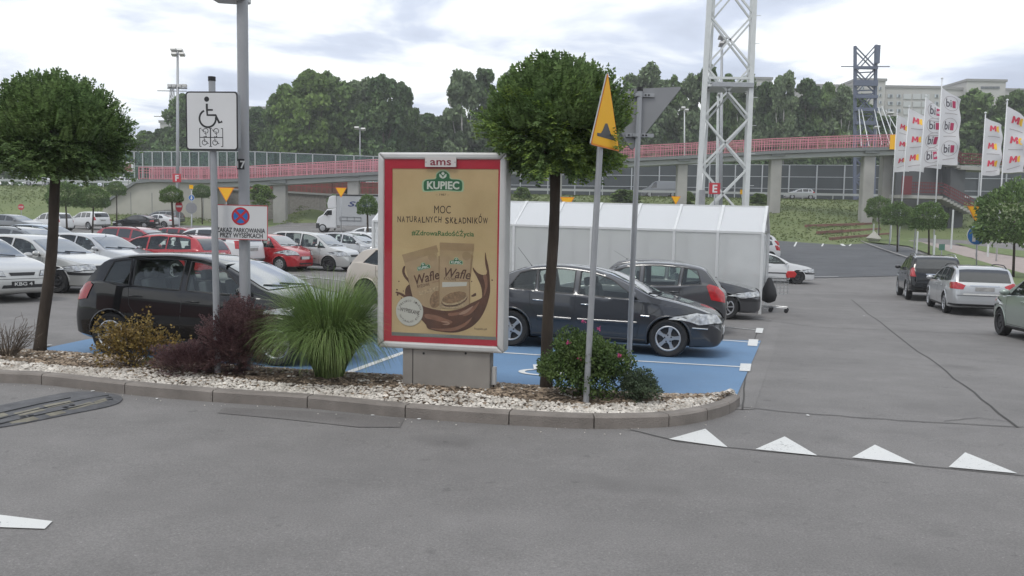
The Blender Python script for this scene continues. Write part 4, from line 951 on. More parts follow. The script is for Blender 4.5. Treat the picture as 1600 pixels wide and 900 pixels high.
    def strip(nm_, pts, w_, m, sg, off=.004, thick=0):
        D = []
        for a, c_ in zip(pts, pts[1:]):
            k = max(1, int(math.hypot(c_[0]-a[0], c_[1]-a[1])/.09)); D += [(a[0]+(c_[0]-a[0])*i/k, a[1]+(c_[1]-a[1])*i/k) for i in range(k)]
        D.append(pts[-1]); q = MB(); vs = []
        for i, (s, z) in enumerate(D):
            a, c_ = D[max(0, i-1)], D[min(len(D)-1, i+1)]; l = math.hypot(c_[0]-a[0], c_[1]-a[1]) + 1e-9; nx, nz = -(c_[1]-a[1])/l*w_/2, (c_[0]-a[0])/l*w_/2
            for k, oo in ((-1, 0), (-.8, off), (.8, off), (1, 0)):
                h = side_pt(Xs(s+nx*k), z+nz*k, sg, oo); vs.append(h if h is not None else Vector((Xs(s), sg*Wd*.9, z)))
        q.add(vs, [(4*i+j, 4*i+4+j, 4*i+5+j, 4*i+1+j) for i in range(len(D)-1) for j in range(3)]); return q.obj(nm_, m, T, smooth=True)
    # doors: seams, handles, sill trim, mirrors
    if fine:
        for sg in (-1, 1):
            for ds in sp.get('seam', []): strip('door_seam', ds, .010, M['black'], sg, .0012)
            for (s, z) in sp.get('handle', []):
                q = MB(); h = side_pt(Xs(s), z, sg, .0)
                if h is None: continue
                q.tube([h + Vector((.10, 0, -.003)), h + Vector((.08, sg*.025, 0)), h + Vector((-.08, sg*.028, .004)), h + Vector((-.10, 0, .004))], .012, 8); q.obj('door_handle', M[sp.get('hmat', pm)] if sp.get('hmat') else P, T, smooth=True)
            for (nm_, mm, w_, pts) in sp.get('strips', []): strip(nm_, pts, w_, M[mm] if mm else P, sg, .018)
            strip('sill_trim', [(ax+r+.06, sp['sill']), (bx-r-.06, sp['sill'])], .05, M['trim_black'], sg, .006)
            for xc in (ax, bx):
                rr = r+.05; strip('arch_lip', [(xc + rr*math.cos(R(a)), max(sp['sill']-.03, r + rr*math.sin(R(a)))) for a in range(-10, 191, 12)], .03, P, sg, .010)
    for sg in (-1, 1):
        s, z = sp['mirror']; h = side_pt(Xs(s), z, sg, 0)
        if h is not None:
            q = MB(); q.lathe([(.001, -.05), (.045, -.045), (.07, -.015), (.078, .02), (.07, .045), (.001, .05)], 12, axis='x'); q.v = [(x, y*1.45, zz*.95) for x, y, zz in q.v]
            mo = q.obj('mirror', P if sp.get('mpaint', True) else M['trim_black'], T, smooth=True); mo.location = h + Vector((.02, sg*.13, .035)); mo.rotation_euler = (0, 0, sg*R(-8))
            q = MB(); q.box((0, -sg*.10, -.04), (.05, .12, .03)); q.obj('mirror_arm', M['trim_black'], mo)
    # interior seats seen through the glass
    if fine:
        zb = belt(Ln*.5)
        for xs_ in sp.get('seats', (Ln*.47, Ln*.68)):
            for sg in (-1, 1):
                q = MB(); q.box((Xs(xs_), sg*.36, zb+.02), (.12, .44, .26), rot=Matrix.Rotation(R(-12), 3, 'Y')); q.box((Xs(xs_)-.06, sg*.36, zb+.235), (.09, .24, .15), rot=Matrix.Rotation(R(-10), 3, 'Y')); q.obj('seat', M['seat_cloth'], T, bevel=.03)
        q = MB(); q.lathe([(.175, -.012), (.19, 0), (.175, .012), (.165, 0), (.175, -.012)], 20, axis='x', c=(0,0,0)); so_ = q.obj('steering_wheel', M['trim_black'], T, smooth=True); so_.location = (Xs(Ln*.47)+.45, .36, zb+.02); so_.rotation_euler = (0, R(-25), 0)
    # wheels
    tm, rm_, hm = wheel_meshes(r, sp.get('tw', .2), style)
    for xc in (x_f, x_r):
        for sg in (-1, 1):
            e = bpy.data.objects.new('wheel', tm); COL.objects.link(e); e.parent = T; e.location = (xc, sg*(Wd-.115), r)
            if sg > 0: e.rotation_euler = (0, 0, math.pi)
            e.rotation_euler.y = random.random()
            for nm_, dm in (('rim', rm_), ('hub', hm)):
                c_ = bpy.data.objects.new(nm_, dm); COL.objects.link(c_); c_.parent = e
    # plates
    for (end, z, m) in sp.get('plates', []):
        h = cast((3 if end > 0 else -3, 0, z), (-end, 0, 0))
        if h[0] is not None:
            q = MB(); q.box((0, 0, 0), (.014, .50, .112)); po = q.obj('number_plate', M['trim_black'] if plate and end > 0 else M[m], T); po.location = h[0] + Vector((end*.012, 0, 0))
            if plate and end > 0:
                q = MB(); q.box((.0075, 0, 0), (.002, .48, .095)); q.obj('plate_face', M['black'], po)
                t_ = text(plate, .105, M['plate_white'], po, (0,0,0), wid=.40, bold=.02); t_.data.transform(Matrix.Translation((.010, 0, -.036)) @ Matrix.Rotation(R(90), 4, 'Z'))
    # wipers, antenna, rails
    if fine:
        s0 = sp['ws'][0]
        for y0_, y1_ in ((.48, -.12), (-.05, -.60)):
            q = MB(); pts = []
            for i in range(6):
                t = i/5; yy = (y0_ + (y1_-y0_)*t)*Wd/.85; ss_ = s0 + .03 + .10*t; h = raw.ray_cast(Vector((Xs(ss_), yy, 3)), Vector((0,0,-1))); 
                if h[0] is not None: pts.append(h[0] + Vector((0,0,.02)))
            if len(pts) > 2: q.tube(pts, .008, 5); q.obj('wiper', M['trim_black'], T)
    if 'antenna' in sp:
        s, ang = sp['antenna']; h = raw.ray_cast(Vector((Xs(s), 0, 3)), Vector((0,0,-1))); q = MB(); q.tube([h[0], h[0]+Vector((0,0,.03))], [.02, .012], 8); q.tube([h[0]+Vector((0,0,.02)), h[0]+Vector((-math.sin(R(ang))*.42, 0, math.cos(R(ang))*.42+.02))], [.0045, .003], 5); q.obj('antenna', M['trim_black'], T)
    if sp.get('rails'):
        s0, s1 = sp['rails']
        for sg in (-1, 1):
            q = MB(); pts = []
            for i in range(8):
                s = s0 + (s1-s0)*i/7; z = top(s); w_ = width(s, z-.06)-.06; pts.append((Xs(s), sg*w_, z + (.035 if 0 < i < 7 else -.02)))
            q.tube(pts, .016, 6); q.obj('roof_rail', M[sp.get('railm', 'trim_black')], T, smooth=True)
    return T
PL = [(0,.62),(.05,.74),(.15,.845),(.35,.93),(.7,.985),(1.2,1)]
def plan(Ln, f=1.0, rr=1.0): return [(s, 1-(1-k)*f) for s, k in PL] + [(Ln-1.0, 1.0), (Ln-.5, 1-.03*rr), (Ln-.25, 1-.075*rr), (Ln-.1, 1-.13*rr), (Ln-.03, 1-.19*rr), (Ln, 1-.26*rr)]
def bott(Ln): return [(0,.28),(.04,.22),(.15,.19),(.5,.18),(Ln-.6,.20),(Ln-.15,.25),(Ln-.04,.29),(Ln,.34)]
CORSA = dict(L=4.0, W=1.74, axf=.80, axr=3.31, r=.308, sill=.25, bot=bott(4), plan=plan(4), tumble=.33,
  top=[(0,.50),(.02,.62),(.07,.70),(.20,.80),(.50,.92),(.80,.995),(1.0,1.04),(1.35,1.21),(1.75,1.385),(2.1,1.46),(2.5,1.485),(3.0,1.47),(3.35,1.425),(3.50,1.385),(3.58,1.31),(3.74,1.10),(3.84,.97),(3.93,.90),(3.98,.84),(3.99,.66),(4,.50)],
  belt=[(0,.45),(.3,.78),(.9,.90),(1.3,.925),(2.2,.955),(3.0,.99),(3.5,1.03),(3.75,1.02),(3.9,.88),(4,.45)],
  win=[(1.22,1.62,2.16,2.16),(2.27,2.27,3.02,2.98),(3.06,3.10,3.36,3.46)], ws=(.97,1.74), rw=(3.83,3.55),
  head=[[(.1,.55,.64),(.1,.93,.70),(.3,1.0,.86),(.3,.86,.87),(.1,.6,.74)]], tail=[[(3.97,.78,.68),(3.75,.99,.74),(3.62,.96,1.02),(3.66,.9,1.06),(3.88,.80,.98),(3.96,.74,.80)]],
  front=[('grille','grille_black',[(0,.42,.58),(0,.40,.68)]),('lower_grille','grille_black',[(0,.5,.30),(0,.5,.40)])], rear=[('plate_recess','trim_black',[(4,.3,.52),(4,.3,.66)])],
  seam=[[(1.15,.90),(1.17,.6),(1.22,.30)],[(2.21,.95),(2.22,.6),(2.22,.28)],[(3.04,.98),(3.02,.75),(2.90,.58),(2.86,.30)],[(1.2,.30),(2.86,.29)],[(1.5,1.33),(2.0,1.41),(2.8,1.425),(3.15,1.38)]], handle=[(2.05,.83),(2.92,.87)], mirror=(1.30,.97), seats=(2.05,2.95), plates=[(-1,.60,'plate_white'),(1,.46,'plate_white')])
MEG = dict(L=4.5, W=1.777, axf=.84, axr=3.53, r=.315, sill=.25, bot=bott(4.5), plan=plan(4.5), tumble=.36, hmat='chrome', mpaint=True,
  top=[(0,.50),(.02,.60),(.06,.67),(.18,.75),(.50,.86),(.85,.94),(1.12,.99),(1.5,1.17),(1.95,1.355),(2.3,1.43),(2.7,1.46),(3.1,1.44),(3.45,1.36),(3.8,1.20),(4.05,1.09),(4.25,1.075),(4.42,1.05),(4.48,.85),(4.5,.55)],
  belt=[(0,.45),(.3,.70),(.9,.85),(1.4,.90),(2.4,.94),(3.4,.985),(3.9,1.0),(4.3,.98),(4.5,.5)],
  win=[(1.36,1.82,2.36,2.36),(2.47,2.47,3.10,3.06),(3.14,3.14,3.42,3.60)], ws=(1.08,1.93), rw=(3.98,3.42),
  head=[[(.1,.50,.57),(.1,.93,.60),(.35,1.0,.74),(.3,.9,.755),(.1,.55,.68)]], tail=[[(4.47,.7,.8),(4.2,.97,.78),(4.2,.96,1.0),(4.45,.8,1.03)]],
  front=[('grille','grille_black',[(0,.40,.545),(0,.36,.62)]),('lower_grille','grille_black',[(0,.52,.28),(0,.5,.37)])],
  seam=[[(1.27,.88),(1.30,.6),(1.36,.30)],[(2.42,.94),(2.42,.6),(2.40,.28)],[(3.22,.97),(3.20,.75),(3.08,.58),(3.04,.30)],[(1.36,.30),(3.04,.29)],[(.9,.87),(1.1,.72),(1.2,.66)]], handle=[(2.22,.80),(3.06,.83)],
  strips=[('rubbing_strip', None, .075, [(1.36,.53),(2.36,.53)]), ('rubbing_strip', None, .075, [(2.47,.53),(3.06,.54)]), ('bumper_strip','chrome',.022,[(.22,.50),(.46,.51)]), ('badge','chrome',.03,[(1.16,.66),(1.30,.665)])], mirror=(1.46,.95), seats=(2.25,3.15), plates=[(1,.44,'plate_white')], antenna=(3.42,40))
GOLF = dict(L=4.15, W=1.735, axf=.83, axr=3.34, r=.316, sill=.24, bot=bott(4.15), plan=plan(4.15), tumble=.35,
  top=[(0,.50),(.02,.60),(.06,.72),(.14,.76),(.5,.86),(.9,.935),(1.15,.98),(1.5,1.16),(1.85,1.335),(2.15,1.41),(2.6,1.435),(3.2,1.42),(3.6,1.36),(3.85,1.16),(4.02,.95),(4.12,.86),(4.15,.5)],
  belt=[(0,.45),(.3,.72),(.9,.87),(1.4,.90),(2.6,.92),(3.6,.94),(3.95,.93),(4.15,.45)],
  win=[(1.36,1.72,2.30,2.30),(2.40,2.40,3.0,3.0),(3.06,3.06,3.36,3.44)], ws=(1.12,1.84), rw=(3.98,3.66),
  head=[[(.1,.46,.60),(.1,.95,.60),(.2,1.0,.73),(.1,.48,.73)]], tail=[[(4.13,.72,.62),(3.95,.96,.62),(3.95,.96,.86),(4.1,.76,.86)]],
  front=[('grille','grille_black',[(0,.44,.615),(0,.44,.71)]),('bumper_strip','trim_black',[(0,.99,.475),(0,.99,.54)]),('lower_grille','trim_black',[(0,.45,.30),(0,.45,.38)])],
  seam=[[(1.26,.88),(1.30,.6),(1.34,.30)],[(2.35,.92),(2.35,.28)],[(3.2,.93),(3.1,.6),(2.95,.30)]], handle=[(2.18,.80),(2.98,.81)], strips=[('rubbing_strip','trim_black',.05,[(1.36,.50),(2.32,.50)]), ('rubbing_strip','trim_black',.05,[(2.40,.50),(2.98,.50)])], mirror=(1.42,.95), seats=(2.2,3.1), plates=[(1,.42,'plate_white')], antenna=(3.5,60))
ASTRA = dict(GOLF, L=4.11, front=[('grille','grille_black',[(0,.30,.60),(0,.34,.67)]),('lower_grille','trim_black',[(0,.55,.33),(0,.5,.40)]),('bumper_seam','trim_black',[(0,.95,.525),(0,.95,.535)])], head=[[(.1,.44,.58),(.1,.94,.61),(.25,1.0,.70),(.1,.5,.69)]])
MPV = dict(L=4.04, W=1.70, axf=.80, axr=3.43, r=.315, sill=.27, bot=bott(4.04), plan=plan(4.04), tumble=.28,
  top=[(0,.52),(.02,.66),(.07,.78),(.2,.86),(.5,.95),(.85,1.04),(1.2,1.27),(1.6,1.50),(2.0,1.59),(2.5,1.62),(3.2,1.60),(3.6,1.53),(3.8,1.35),(3.93,1.08),(4.0,.92),(4.03,.7),(4.04,.5)],
  belt=[(0,.45),(.3,.82),(.8,.93),(1.2,.95),(2.4,.98),(3.5,1.02),(3.85,1.0),(4.04,.45)],
  win=[(.98,1.28,1.30,1.32),(1.40,1.46,2.16,2.16),(2.26,2.26,2.96,2.96),(3.04,3.04,3.42,3.5)], ws=(.84,1.60), rw=(3.92,3.66), wtop=.10,
  head=[[(.1,.55,.66),(.1,.93,.70),(.3,1.0,.85),(.3,.85,.86),(.1,.6,.76)]], tail=[[(4.0,.78,.8),(3.8,.97,.8),(3.75,.93,1.15),(3.9,.8,1.15)]],
  front=[('grille','grille_black',[(0,.36,.62),(0,.38,.72)]),('lower_grille','grille_black',[(0,.5,.28),(0,.5,.40)])],
  seam=[[(1.20,.93),(1.24,.6),(1.26,.30)],[(2.21,.97),(2.21,.30)],[(3.1,1.0),(3.05,.7),(2.95,.30)]], handle=[(2.06,.84),(2.86,.86)], strips=[('rubbing_strip','trim_black',.03,[(1.4,.52),(2.1,.52)])], mirror=(1.34,1.02), seats=(2.1,3.0), plates=[(1,.46,'plate_white')])
SMALL = dict(L=3.43, W=1.63, axf=.70, axr=3.04, r=.285, sill=.25, bot=bott(3.43), plan=plan(3.43), tumble=.30,
  top=[(0,.50),(.02,.64),(.06,.74),(.18,.84),(.4,.93),(.7,1.02),(1.05,1.24),(1.4,1.41),(1.8,1.465),(2.4,1.46),(2.9,1.40),(3.15,1.28),(3.3,1.05),(3.4,.88),(3.43,.5)],
  belt=[(0,.45),(.3,.80),(.8,.90),(1.3,.92),(2.2,.95),(3.0,1.0),(3.25,.98),(3.43,.45)],
  win=[(.98,1.32,2.0,2.02),(2.12,2.12,2.75,2.8)], ws=(.68,1.38), rw=(3.3,3.05),
  head=[[(.1,.48,.66),(.1,.92,.70),(.3,1.0,.86),(.3,.88,.88),(.1,.55,.78)]], tail=[[(3.4,.78,.7),(3.2,.97,.7),(3.15,.94,1.0),(3.3,.8,1.0)]],
  front=[('grille','grille_black',[(0,.42,.50),(0,.42,.62)]),('lower_grille','grille_black',[(0,.5,.30),(0,.5,.36)])], seam=[[(.95,.9),(.98,.6),(1.0,.3)],[(2.07,.94),(2.05,.3)]], handle=[(1.9,.80)], mirror=(1.12,.98), seats=(1.9,2.7), plates=[(1,.56,'plate_white')], mpaint=False)
WAGON = dict(L=4.6, W=1.83, axf=.88, axr=3.6, r=.325, sill=.26, bot=bott(4.6), plan=plan(4.6, 1, .8), tumble=.34,
  top=[(0,.50),(.02,.60),(.06,.70),(.18,.78),(.55,.88),(.95,.96),(1.2,1.01),(1.6,1.19),(2.0,1.37),(2.4,1.44),(2.9,1.475),(3.6,1.465),(4.05,1.42),(4.25,1.33),(4.42,1.13),(4.52,.97),(4.57,.90),(4.59,.7),(4.6,.5)],
  belt=[(0,.45),(.3,.74),(.9,.88),(1.4,.92),(2.6,.95),(3.8,.99),(4.3,1.0),(4.5,.93),(4.6,.45)],
  win=[(1.46,1.88,2.42,2.42),(2.52,2.52,3.16,3.16),(3.24,3.24,4.02,4.12)], ws=(1.18,1.98), rw=(4.50,4.18), rails=(2.1,4.05),
  head=[[(.1,.5,.60),(.1,.93,.62),(.3,1.0,.75),(.1,.55,.72)]], tail=[[(4.56,.60,.78),(4.3,.99,.80),(4.25,.98,.97),(4.5,.80,.99),(4.57,.56,.90)]],
  front=[('grille','grille_black',[(0,.4,.56),(0,.4,.66)])], rear=[('bumper_trim','trim_black',[(4.6,.95,.30),(4.6,.95,.36)]),('tailgate_strip','chrome',[(4.6,.42,.885),(4.6,.42,.91)]),('bumper_step','plate_white',[(4.6,.62,.625),(4.6,.62,.665)]),('bumper_seam','trim_black',[(4.6,.80,.60),(4.6,.80,.612)])],
  seam=[[(1.36,.9),(1.4,.6),(1.42,.3)],[(2.47,.95),(2.47,.3)],[(3.3,.97),(3.25,.7),(3.08,.3)]], handle=[(2.3,.82),(3.12,.84)], mirror=(1.55,.97), seats=(2.3,3.2), plates=[(-1,.80,'plate_blur'),(1,.45,'plate_white')])
SUV = dict(L=4.4, W=1.83, axf=.86, axr=3.42, r=.36, sill=.36, bot=[(0,.48),(.04,.38),(.15,.32),(.5,.28),(3.8,.30),(4.25,.36),(4.4,.48)], plan=plan(4.4, 1, .7), tumble=.25,
  top=[(0,.60),(.02,.74),(.06,.88),(.18,.95),(.5,1.02),(.9,1.09),(1.1,1.13),(1.5,1.38),(1.85,1.57),(2.2,1.645),(2.8,1.68),(3.5,1.66),(3.95,1.60),(4.12,1.45),(4.25,1.20),(4.33,1.08),(4.38,.9),(4.4,.6)],
  belt=[(0,.55),(.3,.88),(.9,1.02),(1.4,1.06),(2.6,1.09),(3.6,1.14),(4.1,1.13),(4.3,1.0),(4.4,.55)],
  win=[(1.36,1.72,2.24,2.24),(2.34,2.34,2.96,2.96),(3.04,3.04,3.62,3.68)], ws=(1.08,1.84), rw=(4.26,4.02), rails=(2.0,3.9), railm='chrome',
  head=[[(.1,.5,.76),(.1,.93,.80),(.3,1.0,.94),(.1,.55,.90)]], tail=[[(4.36,.74,.90),(4.15,.97,.90),(4.1,.96,1.20),(4.25,.82,1.22)]],
  front=[('grille','grille_black',[(0,.4,.70),(0,.4,.82)])], rear=[('bumper_trim','trim_black',[(4.4,.95,.42),(4.4,.95,.52)]),('tailgate_strip','chrome',[(4.4,.40,.98),(4.4,.40,1.01)])],
  seam=[[(1.26,1.03),(1.32,.38)],[(2.29,1.08),(2.29,.38)],[(3.1,1.1),(2.95,.38)]], handle=[(2.1,.94),(2.9,.96)], mirror=(1.46,1.12), seats=(2.15,3.0), plates=[(-1,.88,'plate_blur')])
COUPE = dict(L=4.2, W=1.8, axf=.9, axr=3.36, r=.32, sill=.24, bot=bott(4.2), plan=plan(4.2), tumble=.42,
  top=[(0,.46),(.02,.56),(.08,.66),(.3,.74),(.8,.85),(1.25,.92),(1.6,1.09),(2.0,1.27),(2.4,1.345),(2.8,1.33),(3.3,1.22),(3.7,1.05),(3.95,.97),(4.12,.93),(4.18,.75),(4.2,.45)],
  belt=[(0,.4),(.3,.66),(.9,.80),(1.4,.84),(2.6,.88),(3.5,.93),(4.0,.88),(4.2,.4)], win=[(1.52,1.88,2.65,2.7),(2.76,2.76,3.1,3.3)], ws=(1.22,1.95), rw=(3.75,3.05),
  head=[[(.1,.5,.52),(.1,.93,.54),(.3,1,.66),(.1,.55,.62)]], tail=[[(4.17,.6,.68),(3.98,.97,.7),(3.98,.96,.82),(4.15,.62,.84)]], front=[('grille','grille_black',[(0,.35,.36),(0,.35,.56)])], mirror=(1.6,.90), plates=[(-1,.55,'plate_white')])
random.seed(21); YR = -16
car(dict(CORSA, tail=[[(3.97,.82,.76),(3.80,.98,.80),(3.68,.96,1.0),(3.72,.92,1.04),(3.88,.84,.98),(3.96,.78,.86)]]), 'black five-door hatchback parked on the blue bay behind the island shrubs', 'car', 'rr', 178, 556, -11, 'paint_black', style='spoke5')
car(MEG, 'dark slate saloon with pale headlight parked on the blue bay right of the poster box', 'car', 'fr', 1043, 558, YR, 'paint_slate', style='spoke5')
car(CORSA, 'dark grey hatchback showing its red tail light behind the slate saloon', 'car', 'rl', 1080, 522, 180+YR+1, 'paint_graphite', style='spoke7')
car(dict(GOLF, win=GOLF['win'][:2]), 'dark grey car with clear headlight nosing out beside the trolley shelter', 'car', 'fr', 1133, 499, YR, 'paint_graphite', style='spoke7')
car(dict(CORSA, win=[(1.22,1.62,2.16,2.16),(2.27,2.27,3.10,3.40)], tail=[]), 'pale beige hatchback half hidden behind the poster box', 'car', 'rr', 572, 474, YR-2, 'paint_beige', style='steel')
g_ = 'cars parked in the left-hand rows'
car(ASTRA, 'silver hatchback with black number plate behind the left ball tree', 'car', 'fr', -52, 472, YR-14, 'paint_silver_warm', style='steel', plate='KBG 4', group=g_)
car(GOLF, 'silver-white hatchback with black steel wheel and dark bumper strip', 'car', 'fr', 92, 458, YR, 'paint_silver_warm', style='steel', group=g_)
car(dict(GOLF, antenna=(1.85,5)), 'grey-silver hatchback just behind the white-silver one with the steel wheel', 'car', 'fr', 176, 440, YR-3, 'paint_silver', style='steel', group=g_)
car(WAGON, 'silver estate car whose dark-railed roof peeks up at the left edge', 'car', 'fr', 70, 420, YR, 'paint_mid_grey', style='cap', group=g_, fine=False)
car(dict(GOLF), 'light blue saloon roof showing behind the left tree trunk', 'car', 'fr', 90, 401, YR, 'paint_light_blue', style='cap', group=g_)
car(WAGON, 'dull red estate seen as a long low roof above the grey-silver hatchback', 'car', 'fr', 250, 408, YR, 'paint_dark_red', style='cap', group=g_, fine=False)
car(dict(GOLF), 'red hatchback behind the dull red estate roof', 'car', 'fr', 318, 402, YR, 'paint_dark_red', style='cap', group=g_, fine=False)
car(WAGON, 'red estate car with black roof rails facing left', 'car', 'rl', 276, 438, 180+YR, 'paint_red', style='cap', group=g_)
car(dict(SUV, rails=None), 'white car behind the no-stopping board with its tail to the right', 'car', 'rl', 344, 424, 180+YR, 'paint_white_car', style='cap', group=g_, fine=False)
car(SMALL, 'small bright red hatchback with round front parked by the lamp post', 'car', 'fr', 438, 424, YR-6, 'paint_red', style='cap', group=g_)
car(MPV, 'silver minivan with black steel wheel and red marks on its bumper', 'car', 'fr', 514, 424, YR-2, 'paint_silver_warm', style='steel', group=g_)
car(CORSA, 'pale silver hatchback behind the silver minivan', 'car', 'fr', 572, 412, YR-2, 'paint_silver', style='cap', group=g_)
car(dict(GOLF), 'pale green-white hatchback farthest along behind the minivan', 'car', 'fr', 600, 405, YR-2, 'paint_white_car', style='cap', group=g_, fine=False)
car(CORSA, 'white hatchback crossing behind the thin tree near the truck', 'car', 'fl', 538, 388, 180+YR+4, 'paint_white_car', style='cap', group=g_, fine=False)
g2 = 'cars in the far row below the grass slope'
car(dict(WAGON, rails=None), 'grey car at the far left edge of the back row', 'car', 'fr', 35, 364, YR+4, 'paint_mid_grey', style='cap', group=g2, fine=False)
car(MPV, 'white people carrier with its doors side on behind the left trunk', 'car', 'rl', 86, 361, 180+YR-10, 'paint_white_car', style='cap', group=g2, fine=False)
car(dict(SUV, rails=None), 'white crossover with dark lower bumper under the two round trees', 'car', 'rl', 139, 359, 180+YR-14, 'paint_white_car', style='spoke5', group=g2, fine=False)
car(COUPE, 'black coupe with round pale wheels in the back row', 'car', 'fl', 188, 357, 180+YR+12, 'paint_black', style='cap', group=g2, fine=False)
car(COUPE, 'white coupe with its tail to the right beside the black coupe', 'car', 'rl', 257, 356, 180+YR+8, 'paint_white_car', style='spoke5', group=g2, fine=False)
car(WAGON, 'grey estate parked against the pale concrete wall', 'car', 'fl', 226, 351, 180+YR+14, 'paint_mid_grey', style='cap', group=g2, fine=False)
# right-hand side
car(dict(GOLF, L=4.3), 'silver-white hatchback leaving the row behind the trolley shelter', 'car', 'fr', 1245, 444, -7, 'paint_white_car', style='steel')
car(CORSA, 'white hatchback with red tail light just beyond the shelter end', 'car', 'rl', 1203, 398, 172, 'paint_white_car', style='cap', fine=False)
car(CORSA, 'second white hatchback just nearer, its tail barely showing past the shelter end', 'car', 'rl', 1203, 408, 174, 'paint_white_car', style='cap', fine=False)
car(SUV, 'black off-roader with chrome rails and a paper sign on its roof line', 'car', 'rl', 1418, 468, 72, 'paint_black', style='spoke5', glass='car_glass_dark')
car(WAGON, 'silver estate car driving away with a grey smudged number plate', 'car', 'rl', 1478, 489, 73, 'paint_silver', style='spoke5', glass='car_glass_dark')
car(CORSA, 'grey-green car cut off by the right edge of the photo', 'car', 'fl', 1566, 524, 80, 'paint_green_silver', style='steel')
# ------------------------------------------------------------------ planting on the island
leafmat('leaf_ball', (.10,.165,.06), (.18,.26,.09), island=.5, scale=2.2, trans=.32)
leafmat('leaf_ball_painted_lit', (.15,.24,.05), (.28,.37,.085), island=.4, scale=1.6, trans=.3)  # ball-tree leaves again, with sunlight painted in as a lighter green
leafmat('leaf_rose', (.055,.10,.03), (.13,.19,.055), island=.4, scale=4); leafmat('leaf_barberry', (.10,.052,.057), (.20,.118,.115), island=.45, scale=5)
leafmat('leaf_dry', (.17,.105,.03), (.27,.20,.06), island=.45, scale=6); leafmat('blade', (.11,.19,.045), (.25,.33,.12), island=.5, scale=3)
leafmat('leaf_grey', (.06,.09,.05), (.10,.135,.075), island=.4, scale=5)
mat('tree_bark', (.055,.042,.032), .95, var=.35, scale=9, bump=1, bscale=26, stretch=(1,1,.25)); mat('twig', (.11,.085,.065), .95, var=.25, scale=9); mat('petal', (.55,.08,.22), .6, var=.15)
def rnd(): return Vector((random.gauss(0,1), random.gauss(0,1), random.gauss(0,1))).normalized()
def leaf(b, p, d, w, l, n=None):
    d = d.normalized(); s = d.cross(n if n is not None else rnd()); 
    if s.length < 1e-3: return
    s.normalize(); f = s.cross(d)*l*.10
    b.add([p, p + d*l*.45 + s*w*.5 - f, p + d*l, p + d*l*.45 - s*w*.5 - f], [(0,1,2,3)])
def sprig(b, p, d, n, L_, lw, ll, droop=.5):
    d = d.normalized(); q = p.copy(); s = d.cross(Vector((0,0,1)))
    if s.length < .1: s = Vector((1,0,0))
    s.normalize(); s = (s + rnd()*.5).normalized()
    for i in range(n):
        t = i/n; dd = (d + Vector((0,0,-droop*t*t*1.2))).normalized(); q = q + dd*(L_/n); up = s.cross(dd)
        for sg in (-1, 1): leaf(b, q, (s*sg + dd*.45 + Vector((0,0,-.25)) + rnd()*.12), lw, ll, up)
    leaf(b, q, d, lw, ll)
def stack_twigs(b, p, n, length, r=.003, spread=.6):
    for i in range(n):
        d = Vector((random.gauss(0, spread), random.gauss(0, spread), 1)).normalized(); l = length*random.uniform(.6, 1.1); m = p + d*l*.5 + rnd()*l*.08
        b.tube([p + rnd()*.02, m, p + d*l + rnd()*l*.1], [r, r*.8, r*.35], 4)
def ball_tree(name, label, base, crown, rx, rz, tr, nsp, lsz, seed, group=None, lean=None, flat=.5, trunk_h=None, mlit=None, inner=True):
    random.seed(seed); T = thing(name, label, 'tree', base, 0, group)
    C = crown - base; b = MB(); pts = []; k0 = Vector((0,0,-.15)); top_ = Vector((C.x, C.y, C.z - rz*.35))
    N = 9
    for i in range(N+1):
        t = i/N; q = k0.lerp(top_, t) + Vector((math.sin(t*7+seed)*.012, math.cos(t*5+seed)*.012, 0))*(tr/.05); pts.append(q)
    b.tube(pts, [tr*(1.45 if i == 0 else 1.12 - .24*i/N + .03*math.sin(i*3.1+seed)) for i in range(N)] + [tr*.95], 12); b.obj('trunk', M['tree_bark'], T, smooth=True)
    b = MB()
    for i in range(16):
        d = rnd(); d.z = abs(d.z)*.7 + .15; d.normalize(); e_ = Vector((d.x*rx*.8, d.y*rx*.8, d.z*rz*1.1)); st = Vector((C.x, C.y, C.z - rz*.55)); b.tube([st, st.lerp(st+e_, .5) + rnd()*.05, st + e_], [tr*.45, tr*.25, tr*.1], 6)
    b.obj('limb', M['tree_bark'], T, smooth=True, kind='stuff')
    b = MB(); lit = MB()
    for i in range(nsp):
        d = rnd(); 
        if d.z < -flat: d.z = -flat*random.random()**.5
        lump = 1 + .20*math.sin(d.x*7+seed)*math.cos(d.y*6+d.z*3+seed*2) + .17*math.sin(d.z*8+d.x*9+seed) - .03
        k = (random.random()**.42)*random.uniform(.88, 1.04); kk = (.34 + .66*k)*lump
        p = Vector((C.x + d.x*rx*kk, C.y + d.y*rx*kk, C.z + d.z*rz*kk)); o_ = (d + Vector((0,0,.18)) + rnd()*.45)
        tgt = lit if (mlit and random.random() < .12 + .75*max(0, mlit.dot(d), -d.x*.9-.25)) else b  # more of the leaves painted as sunlit towards the chosen sides
        sprig(tgt, p, o_, 4, lsz*3.2, lsz*.66, lsz*1.05, droop=.6 if d.z < .2 else .4)
    for i in range(int(nsp*.09)):      # long shoots breaking the outline
        d = rnd(); d.z = abs(d.z)+.1 if random.random() < .8 else .02; d.normalize(); p = Vector((C.x + d.x*rx*.95, C.y + d.y*rx*.95, C.z + d.z*rz*.98)); sprig(b, p, d*.6 + Vector((0,0,.8)) + rnd()*.3, 9, lsz*random.uniform(4, 6.5), lsz*.75, lsz*1.15, droop=.1)
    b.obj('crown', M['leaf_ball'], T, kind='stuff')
    if lit.v: lit.obj('painted_sunlit_foliage', M['leaf_ball_painted_lit'], T, kind='stuff')
    return T
bL = BP(62, 549); cL = at(90, 226, bL.y)
kpm = FPX/bL.y
ball_tree('ball_tree', 'dark green ball-headed robinia with thick dark trunk at the left edge', bL, cL, 88/kpm, 82/kpm, .068, 5200, .045, 4, flat=.5)
